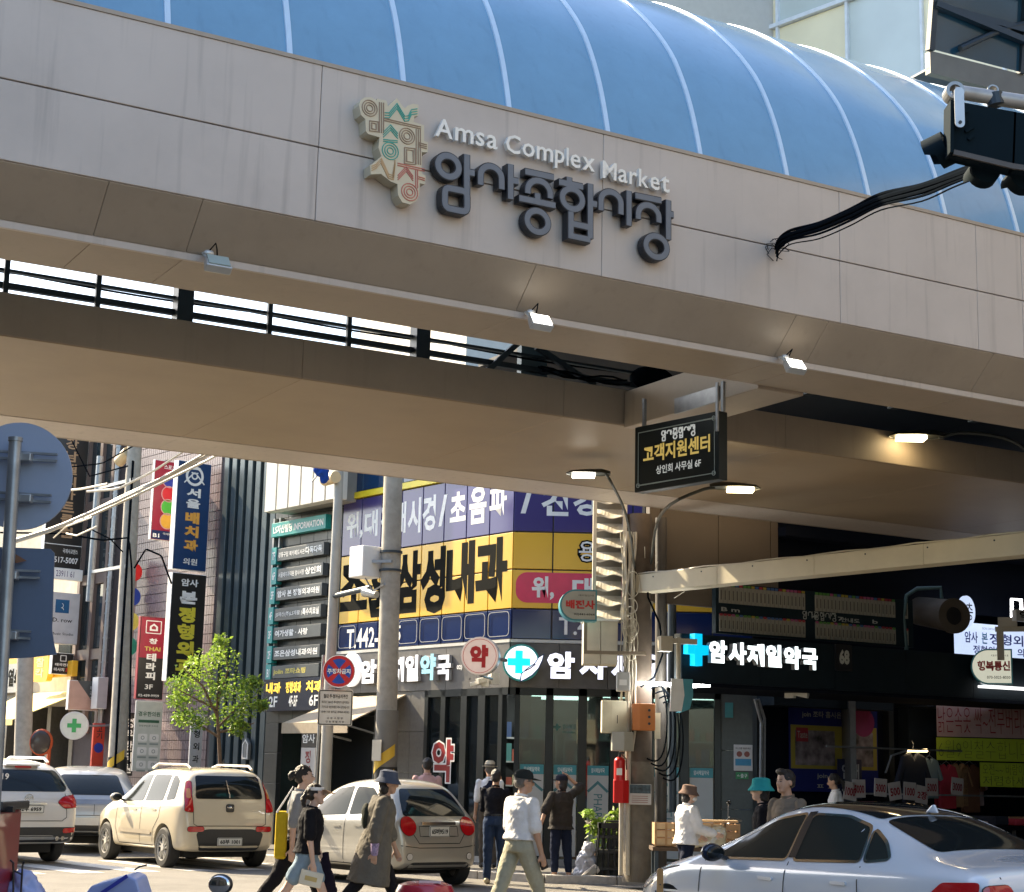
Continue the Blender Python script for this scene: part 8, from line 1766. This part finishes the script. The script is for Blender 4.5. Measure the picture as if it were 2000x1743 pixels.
# wooden crates and table of the vendor
WOOD = mat('crate_wood', (.42, .25, .12), .7, 0, .25, 8, bump=.2, dirt=.2); WOOD2 = mat('crate_pale_wood', (.52, .38, .22), .7, 0, .2, 8)
vy = 23.4
def vx(u): return atY(u, 1620, vy).x
zt_ = atY(1400, 1603, vy).z; zb_ = atY(1320, 1652, vy).z
vt_ = thing('vendor_table', 'low dark table under the wooden crates beside the vendor', 'table', (vx(1272), vy, 0)); W_ = vx(1440)-vx(1272)
MB().box(0, W_, -.25, .35, zb_-.06, zb_-.01).obj('table_top', mat('table_dark_wood', (.08, .05, .03), .7), vt_)
for x in (.03, W_-.08): 
    for y in (-.22, .27): MB().box(x, x+.05, y, y+.05, 0, zb_-.06).obj('leg', DARKST, vt_)
for k, (ua, ub, lb) in enumerate(((1276, 1316, 'upright slatted wooden crate left of the vendor'), (1358, 1412, 'wooden crate wrapped in clear plastic right of the vendor'), (1411, 1440, 'small dark framed wooden crate at the right end of the table'))):
    a, b = vx(ua), vx(ub); w_ = b-a; t = thing('wooden_crate', lb, 'crate', (a, vy-.2, zb_), 0, 'wooden crates on the vendor table'); hh = zt_-zb_-.04
    MB().box(0, w_, .0, .4, 0, .02).obj('bottom', WOOD, t)
    for i in range(3): MB().box(.005, w_-.005, -.012, .0, .02+i*hh/3, .02+(i+.8)*hh/3).obj('slat', WOOD2 if k < 2 else WOOD, t); MB().box(.005, w_-.005, .4, .412, .02+i*hh/3, .02+(i+.8)*hh/3).obj('slat', WOOD, t)
    for i in range(3): MB().box(w_*i/2.-.02*(i == 2), w_*i/2+.03-.02*(i == 2), -.022, -.012, 0, hh+.01).obj('batten', WOOD, t)
    MB().box(0, .012, 0, .4, 0, hh).obj('end_board', WOOD, t); MB().box(w_-.012, w_, 0, .4, 0, hh).obj('end_board', WOOD, t)
    if k == 1: rem(MB().box(-.02, w_+.02, -.04, .4, .0, hh*.9), 'plastic_wrap', mat('wrap_plastic', (.45, .40, .28), .15, 0, .2, 10, coat=1), t, .02, 2, .05, .06)
t = thing('timber_plank', 'pale plank laid across the tops of the crates', 'plank', (vx(1352), vy-.1, zt_-.02)); MB().box(0, vx(1440)-vx(1352), 0, .22, 0, .03).obj('plank', WOOD2, t)
t = thing('motor_scooter', 'dark scooter with a bright round mirror parked behind the crates', 'scooter', (atY(1440, 1600, 25.5).x, 25.5, 0), R(60))
MB().tube([(0, 0, .5), (0, .15, .95), (0, .1, 1.05)], .04).obj('steering_column', BLACK, t); MB().ell((0, .1, .75), .12, .1, .28).obj('front_shield', mat('scooter_dark', (.02, .02, .025), .25, coat=.5), t, smooth=True); MB().ell((0, -.55, .62), .14, .4, .14).obj('seat', BLACK, t, smooth=True)
MB().tube([(-.28, .05, 1.02), (0, .12, 1.06), (.28, .05, 1.02)], .018).obj('handlebar', STEEL, t); MB().ell((-.2, .05, 1.28), .07, .02, .045).obj('mirror', CHR, t, smooth=True); MB().tube([(-.2, .06, 1.04), (-.2, .06, 1.26)], .008).obj('mirror_stem', STEEL, t)
for y in (.45, -.8): MB().cyl((-.05, y, .24), (.05, y, .24), .24, n=24).obj('wheel', TYRE, t, smooth=True)
MB().box(-.12, .12, -.5, .3, .25, .34).obj('footboard', BLACK, t); MB().tube([(0, .1, .6), (0, .45, .24)], .03).obj('fork', STEEL, t)
# orange post in front of the saloon
op = atY(1289, 1743, 11.2); t = thing('wooden_post', 'rounded orange wooden post standing in front of the white saloon', 'post', (op.x, 11.2, 0)); zt2 = atY(1289, 1696, 11.2).z
MB().rrect(-.02, .02, 0, zt2, .018, -.015, .015).obj('post', mat('post_orange_wood', (.36, .19, .06), .6, 0, .15, 20), t, smooth=True); MB().disc(0, zt2-.1, .005, -.018, -.0152, 10).obj('bolt', BLACK, t)
# young street tree
tp_ = FL.w(*(FL.hit(432, 1500, -1.9)[0], -1.9, 0)); tx = tp_.x; ty = tp_.y
t = thing('street_tree', 'young leafy street tree on a thin trunk in front of the finned building', 'tree', (tx, ty, .1)); TR_ = mat('bark', (.14, .09, .055), .9, 0, .3, 20, bump=.5)
zc0 = atY(420, 1455, ty).z-.1; zc1 = atY(430, 1245, ty).z-.1
def txx(u, v): p = atY(u, v, ty); return (p.x-tx, 0, p.z-.1)
MB().tube([(0, 0, 0), (.02, 0, zc0*.6), txx(428, 1450), txx(424, 1390), txx(426, 1320)], [.05, .042, .036, .026, .012], 10).obj('trunk', TR_, t, smooth=True)
limbs = [((428, 1440), (380, 1410), (345, 1400)), ((426, 1420), (460, 1380), (495, 1355)), ((425, 1400), (400, 1340), (370, 1310)), ((425, 1370), (445, 1310), (437, 1255)), ((427, 1430), (470, 1420), (488, 1410)), ((425, 1385), (395, 1370), (360, 1350))]
for i, q in enumerate(limbs):
    pts = [Vector(txx(*p)) for p in q]; pts[1].y += .3*math.sin(i*2.1); pts[2].y += .7*math.sin(i*2.1); MB().tube(pts, [.028, .018, .008], 7).obj('limb', TR_, t, smooth=True)
bl = []
for (u, v, r_) in ((372, 1318, .36), (400, 1298, .34), (440, 1290, .34), (436, 1252, .15), (374, 1290, .12), (350, 1335, .28), (355, 1400, .22), (385, 1405, .30), (410, 1350, .42), (450, 1340, .40), (490, 1345, .26), (480, 1380, .30), (495, 1330, .14), (440, 1400, .32), (465, 1420, .22), (505, 1375, .14), (345, 1365, .24), (420, 1270, .2)):
    x, _, z = txx(u, v); bl.append(((x, random.uniform(-.35, .35), z), (r_*1.1, r_*1.2, r_*.85)))
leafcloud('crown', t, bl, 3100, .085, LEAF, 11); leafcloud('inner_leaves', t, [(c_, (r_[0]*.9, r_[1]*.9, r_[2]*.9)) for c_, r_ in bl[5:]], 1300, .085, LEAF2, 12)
# foreground left: backs of traffic signs on one pole
SB = mat('sign_back_grey', (.32, .38, .50), .45, .15, .06, 3, dirt=.12); PB = mat('sign_back_dark', (.12, .16, .24), .45, .15, .1, 4, dirt=.2); PG = mat('pole_galvanised', (.30, .32, .34), .4, .6, .2, 10, dirt=.3)
yy = 8.6
def fp8(u, v, y=yy): return atY(u, v, y)
a = fp8(30, 862); b = fp8(2, 1330); d = (b-a); foot_ = a+d*(a.z/(a.z-b.z))
t = thing('sign_pole', 'grey steel pole at the left edge carrying two traffic signs seen from behind', 'pole', (foot_.x, yy, 0)); tp3 = Vector((foot_.x, yy, 0))
MB().cyl((0, 0, 0), a-tp3, .036, .033, 18).cyl(a-tp3-Vector((0, 0, .0)), a-tp3+Vector((0, 0, .02)), .038, n=18).obj('pole', PG, t, smooth=True)
def signback(name, label, poly, m, bars, y=yy+.10, rims=None):
    P = [fp8(u, v, y) for u, v in poly]; c_ = sum(P, Vector())/len(P); s_ = thing(name, label, 'traffic sign', c_)
    n = len(P); mb = MB(); mb.add([(p.x-c_.x, 0, p.z-c_.z) for p in P]+[(p.x-c_.x, .012, p.z-c_.z) for p in P], [tuple(range(n)), tuple(range(2*n-1, n-1, -1))]+[(i, (i+1) % n, (i+1) % n+n, i+n) for i in range(n)]); mb.obj('plate', m, s_)
    for (u0, v0, u1, v1) in bars:
        for dz in (0, .035): p0, p1 = fp8(u0, v0, y-.03)-c_, fp8(u1, v1, y-.03)-c_; MB().obox(p0-Vector((0, 0, dz)), p1-Vector((0, 0, dz)), .02, .012).obj('rail', PG, s_)
        k = .55; xm = (u0+u1)/2; w0 = fp8(46 if v0 < 1000 else 18, (v0+v1)/2+2, y-.05)-c_
        MB().box(w0.x-.05, w0.x+.05, -.09, -.03, w0.z-.045, w0.z+.0).obj('clamp', STEEL, s_, bevel=.006)
    return s_
circ_ = [(38+103*math.cos(R(a_)), 930+105*math.sin(R(a_))) for a_ in range(0, 360, 8)]
signback('round_sign_back', 'large round traffic sign seen from its blue grey back at the left edge', circ_, SB, [(-30, 880, 112, 888), (-30, 960, 100, 968)])
r2p = [(-60, 1066), (98, 1072), (106, 1080), (101, 1230), (106, 1262), (110, 1278), (60, 1284), (-60, 1290)]
signback('lower_sign_back', 'lower dark blue sign back with a pointed tail under the round one', r2p, PB, [(-20, 1112, 78, 1116), (-20, 1228, 60, 1234)])
rc = fp8(30, 1093, yy+.08); t = thing('dry_leaf', 'brown dead leaf caught on top of the lower sign', 'leaf', rc); MB().add([(-.05, 0, 0), (-.01, -.01, .035), (.06, 0, -.005), (.01, -.02, -.02)], [(0, 1, 2, 3), (3, 2, 1, 0)]).obj('leaf', mat('dead_leaf', (.12, .055, .025), .8), t)
# red box and scraps lower left
t = thing('red_delivery_box', 'deep red lidded delivery box cut by the left edge', 'box', fp8(0, 1743, 9)*1.0); o_ = t.location.copy(); p0, p1 = fp8(-120, 1580, 9), fp8(-28, 1900, 9)
MB().box(p0.x-o_.x, p1.x-o_.x, 0, .45, -.6, p0.z-o_.z).obj('box', mat('box_deep_red', (.22, .012, .015), .35, coat=.3), t, bevel=.02)
MB().box(p0.x-o_.x, p1.x-o_.x+.03, -.03, .48, p0.z-o_.z, p0.z-o_.z+.045).obj('lid', BLACK, t, bevel=.01); MB().box(p1.x-o_.x, p1.x-o_.x+.06, .05, .1, p0.z-o_.z-.01, p0.z-o_.z+.02).obj('latch', BLACK, t)
BLT = mat('tarp_blue', (.28, .34, .60), .4, 0, .1, 8, coat=.2)
p0 = fp8(230, 1730, 9.5); t = thing('blue_box', 'bright blue creased plastic box lid at the bottom left', 'box', p0)
q = [fp8(*k, 9.5)-p0 for k in ((165, 1760), (190, 1727), (262, 1707), (278, 1715), (292, 1760))]; n = 5
MB().add([(v.x, -.15, v.z) for v in q]+[(v.x, .12, v.z+.01) for v in q], [tuple(range(n)), tuple(range(2*n-1, n-1, -1))]+[(i, i+n, (i+1) % n+n, (i+1) % n) for i in range(n)]).obj('lid', BLT, t, bevel=.01)
MB().obox(q[2]+Vector((.0, -.17, .0)), q[0]+Vector((.05, -.17, 0)), .006, .02).obj('printed_edge', mat('tarp_navy', (.02, .03, .3), .5), t); MB().tube([q[2]+Vector((0, 0, .02)), q[3]+Vector((-.02, 0, .06)), q[3]+Vector((.02, 0, .07))], .005).obj('cord', BLACK, t)
p0 = fp8(40, 1730, 9.3); t = thing('blue_bag', 'crumpled blue plastic bag beside the red box', 'bag', p0)
rem(MB().ell((0, .05, -.08), .1, .12, .16).ell((.03, .05, .0), .05, .06, .08), 'bag', BLT, t, .012, 1, .08, .07)
t = thing('trolley_frame', 'thin black metal handle frame between the red box and blue bag', 'trolley', fp8(35, 1743, 9.1)); o_ = t.location
P_ = lambda u, v: fp8(u, v, 9.1)-o_
MB().tube([P_(26, 1760), P_(26, 1685), P_(20, 1680)], .006).tube([P_(40, 1760), P_(44, 1690), P_(47, 1682)], .006).tube([P_(26, 1700), P_(43, 1708)], .005).obj('frame', BLACK, t, kind='stuff')
# scooter mirror, red stool
p0 = fp8(431, 1727, 8.8); t = thing('scooter_mirror', 'dark oval scooter mirror reflecting the street at the bottom edge', 'mirror', p0, R(-12))
MB().ell((0, 0, 0), .066, .03, .052, 20, 12).obj('housing', BLACK, t, smooth=True); MB().ell((0, -.021, 0), .058, .012, .044, 20, 12).obj('mirror_glass', mat('mirror_glass', (.75, .75, .75), .02, 1, 0), t, smooth=True); MB().tube([(.0, .02, -.04), (-.01, .03, -.2), (-.0, .04, -.5)], .008).obj('stem', BLACK, t)
p0 = fp8(830, 1748, 9.6); t = thing('red_plastic_stool', 'top of a shiny red plastic stool with hand slots at the bottom edge', 'stool', p0)
RP = mat('stool_red', (.38, .015, .03), .25, coat=.5); n = 28
r0 = (fp8(888, 1740, 9.6)-p0).x
rg = lambda r_, z: [(r_*math.cos(2*math.pi*k/n), r_*math.sin(2*math.pi*k/n), z) for k in range(n)]
MB().loft([rg(r0*1.02, -.05), rg(r0, .02), rg(r0*.9, .055), rg(r0*.62, .07), rg(r0*.3, .062), rg(.02, .06)]).obj('seat', RP, t, smooth=True)
for k in range(3): MB().obox((-.05+.02, -r0*.5-k*0, .075), (.09, -r0*.5, .075), .025, .012).obj('hand_slot', mat('slot_pale', (.6, .45, .45), .5), t) if k == 0 else None
for k in range(4): a_ = R(45+90*k); MB().obox((r0*.8*math.cos(a_), r0*.8*math.sin(a_), -.04), (r0*1.1*math.cos(a_), r0*1.1*math.sin(a_), -p0.z), .04, .03).obj('leg', RP, t)
# ================================================================ traffic signal on a mast arm, top right
ys = 9.4
def sp8(u, v, y=ys): return atY(u, v, y)
o_ = sp8(1950, 270); ts = thing('traffic_signal', 'dark horizontal traffic signal head seen from behind at the top right', 'traffic signal', o_)
SH = mat('signal_housing', (.006, .014, .020), .7, 0, .1, 6, dirt=.15, spec=.05); Q = lambda u, v, dy=0: sp8(u, v, ys)-o_+Vector((0, dy, 0))
def quadprism(px, dy0, dy1):
    P = [Q(*p) for p in px]; n = len(P); return MB().add([(p.x, dy0, p.z) for p in P]+[(p.x, dy1, p.z) for p in P], [tuple(range(n)), tuple(range(2*n-1, n-1, -1))]+[(i, (i+1) % n, (i+1) % n+n, i+n) for i in range(n)])
hp2 = [(1849, 206), (1975, 225), (2160, 255), (2160, 362), (1975, 335), (1853, 306)]
segs = [((1860, 207), (1976, 228), (1972, 334), (1856, 306)), ((1980, 229), (2080, 246), (2078, 350), (1976, 335)), ((2084, 247), (2180, 262), (2178, 366), (2082, 351))]
for s_ in segs: quadprism(s_[::-1], -.05, .05)  .obj('housing_section', SH, ts, bevel=.012)
quadprism([(1849, 306), (1855, 307), (1858, 206), (1850, 205)], -.08, .08).obj('end_plate', SH, ts)
g_ = MB()
for k in range(4): p = Q(1868+6*k, 232+16*k); g_.obox(p+Vector((0, -.06, 0)), p+Vector((.05-.02*(k % 2), -.06, .03)), .012, .02)
g_.obj('end_ribs', SH, ts, kind='stuff')
quadprism([(1858, 300), (1972, 327), (2078, 343), (2178, 358), (2178, 368), (2078, 352), (1972, 337), (1856, 309)][::-1], -.07, -.05).obj('lower_flange', mat('flange_brown', (.07, .06, .055), .5), ts)
# visors (open tubes pointing away and down left)
def visor(cu, cv, r_, du, dv, dy, nm='visor'):
    c0 = Q(cu, cv, .1); ax = (Q(cu+du, cv+dv, .1)-c0)+Vector((0, dy, 0)); n = 20; a_ = ax.orthogonal().normalized(); b_ = ax.normalized().cross(a_); mb = MB(); vs_ = []
    for k in range(n): d_ = a_*math.cos(2*math.pi*k/n)+b_*math.sin(2*math.pi*k/n); cut_ = 1 if d_.z > -.2 else .55; vs_ += [c0+d_*r_, c0+ax*cut_+d_*r_]
    mb.add(vs_, [(2*k, 2*((k+1) % n), 2*((k+1) % n)+1, 2*k+1) for k in range(n)]); mb.add([c0+(p-c0)*1.0 for p in [c0+(a_*math.cos(2*math.pi*k/n)+b_*math.sin(2*math.pi*k/n))*r_*.98+ax*.05 for k in range(n)]], [tuple(range(n))]); return mb.obj(nm, SH, ts, smooth=True)
visor(1860, 276, .105, -34, 12, .06); visor(1935, 318, .09, -4, 8, .14); visor(2012, 332, .09, -6, 8, .14)
a0, a1 = sp8(1862, 178, ys+.0)-o_, sp8(2160, 226, ys+.0)-o_
MB().cyl(a0, a1, .042, .05, 18).obj('mast_arm', mat('arm_pale_grey', (.42, .40, .38), .4, .3, .2, 8, dirt=.4), ts, smooth=True)
cl = Q(1862, 182); MB().ring(cl.x, cl.z, .035, .055, -.05, .05, 20).obj('pipe_clamp', STEEL, ts)
pl_ = MB(); q0, q1 = Q(1863, 190), Q(1866, 252); pl_.rrect(q1.x-.028, q1.x+.028, q1.z-.03, q0.z+.02, .026, -.105, -.095); pl_.obj('hanger_plate', mat('hanger_pale', (.5, .52, .54), .35, .5), ts); MB().disc(q1.x, q1.z+.0, .01, -.112, -.1, 10).obj('hanger_bolt', BLACK, ts)
rb_ = Q(1938, 178); MB().ring(rb_.x, rb_.z+.0, .025, .034, -.02, .02, 18).obj('cable_ring', STEEL, ts); MB().cyl(Q(1942, 184)-Vector((0, .0, 0)), Q(1946, 206), .052).obj('arm_band', DARKST, ts)
# cable bundle from the signal to the fascia
e0 = FS.w(*(FS.hit(1517, 488, -.03)[0], -.03, FS.hit(1517, 488, -.03)[1])); e1 = sp8(1905, 335, ys+.2)
cbn = thing('signal_cable_bundle', 'thick black taped cable bundle running from the traffic signal to the bridge fascia', 'cables', e0)
pxs = [(1517, 488), (1522, 470), (1545, 458), (1600, 440), (1660, 415), (1720, 388), (1800, 365), (1860, 345), (1905, 328)]
def bund(off, r_, nm='cable', jit=0):
    pts = []; n = len(pxs); Y0 = e0.y; Y1 = ys+.2
    for i, (u, v) in enumerate(pxs):
        f = max(0, (u-1517))/388; y = Y0*(1-f)+Y1*f; pts.append(atY(u, v+off*(1-.3*abs(f-.5))+jit*math.sin(i*2.3), y)-e0)
    P = [Vector(p) for p in smoothp3(pts)]; return MB().tube(P, r_, 8).obj(nm, RUBBER, cbn, smooth=True)
def smoothp3(p, n=5):
    out = []
    for i in range(len(p)-1):
        p0, p1, p2, p3 = p[max(i-1, 0)], p[i], p[i+1], p[min(i+2, len(p)-1)]
        for k in range(n): t_ = k/n; out.append(.5*((2*p1)+(-p0+p2)*t_+(2*p0-5*p1+4*p2-p3)*t_*t_+(-p0+3*p1-3*p2+p3)*t_**3))
    return out+[p[-1]]
bund(0, .024); bund(9, .017, jit=1.5); bund(-7, .014, jit=2.5); bund(16, .01, jit=3); bund(26, .006, jit=4)
for i in range(7): 
    f = .12+.12*i; u = 1517+388*f; 
k_ = MB()
for i in range(9): a_ = i*1.1; k_.tube([(0, 0, 0), (.06*math.cos(a_), -.08, .05*math.sin(a_)), (.12*math.cos(a_+.4), -.05, .1*math.sin(a_+.5)), (.08*math.cos(a_+1), -.0, .12*math.sin(a_+1))], .004, 5)
k_.obj('loose_strands', RUBBER, cbn, kind='stuff')
# scuff of soot on the fascia round the cable entry
x, z = FS.hit(1500, 455, 0); 
# loudspeaker pole flag seen under the bridge edge
p = atY(628, 918, 27); t = thing('blue_flag', 'small furled blue and white flag under the bridge edge', 'flag', p); rem(MB().ell((0, 0, 0), .13, .04, .12).ell((.05, 0, -.13), .08, .03, .1), 'cloth', cloth('flag_blue', (.02, .07, .35)), t, .014, 2, .06, .07); MB().cyl((.15, 0, .2), (-.15, 0, -.2), .012).obj('staff', STEEL, t)
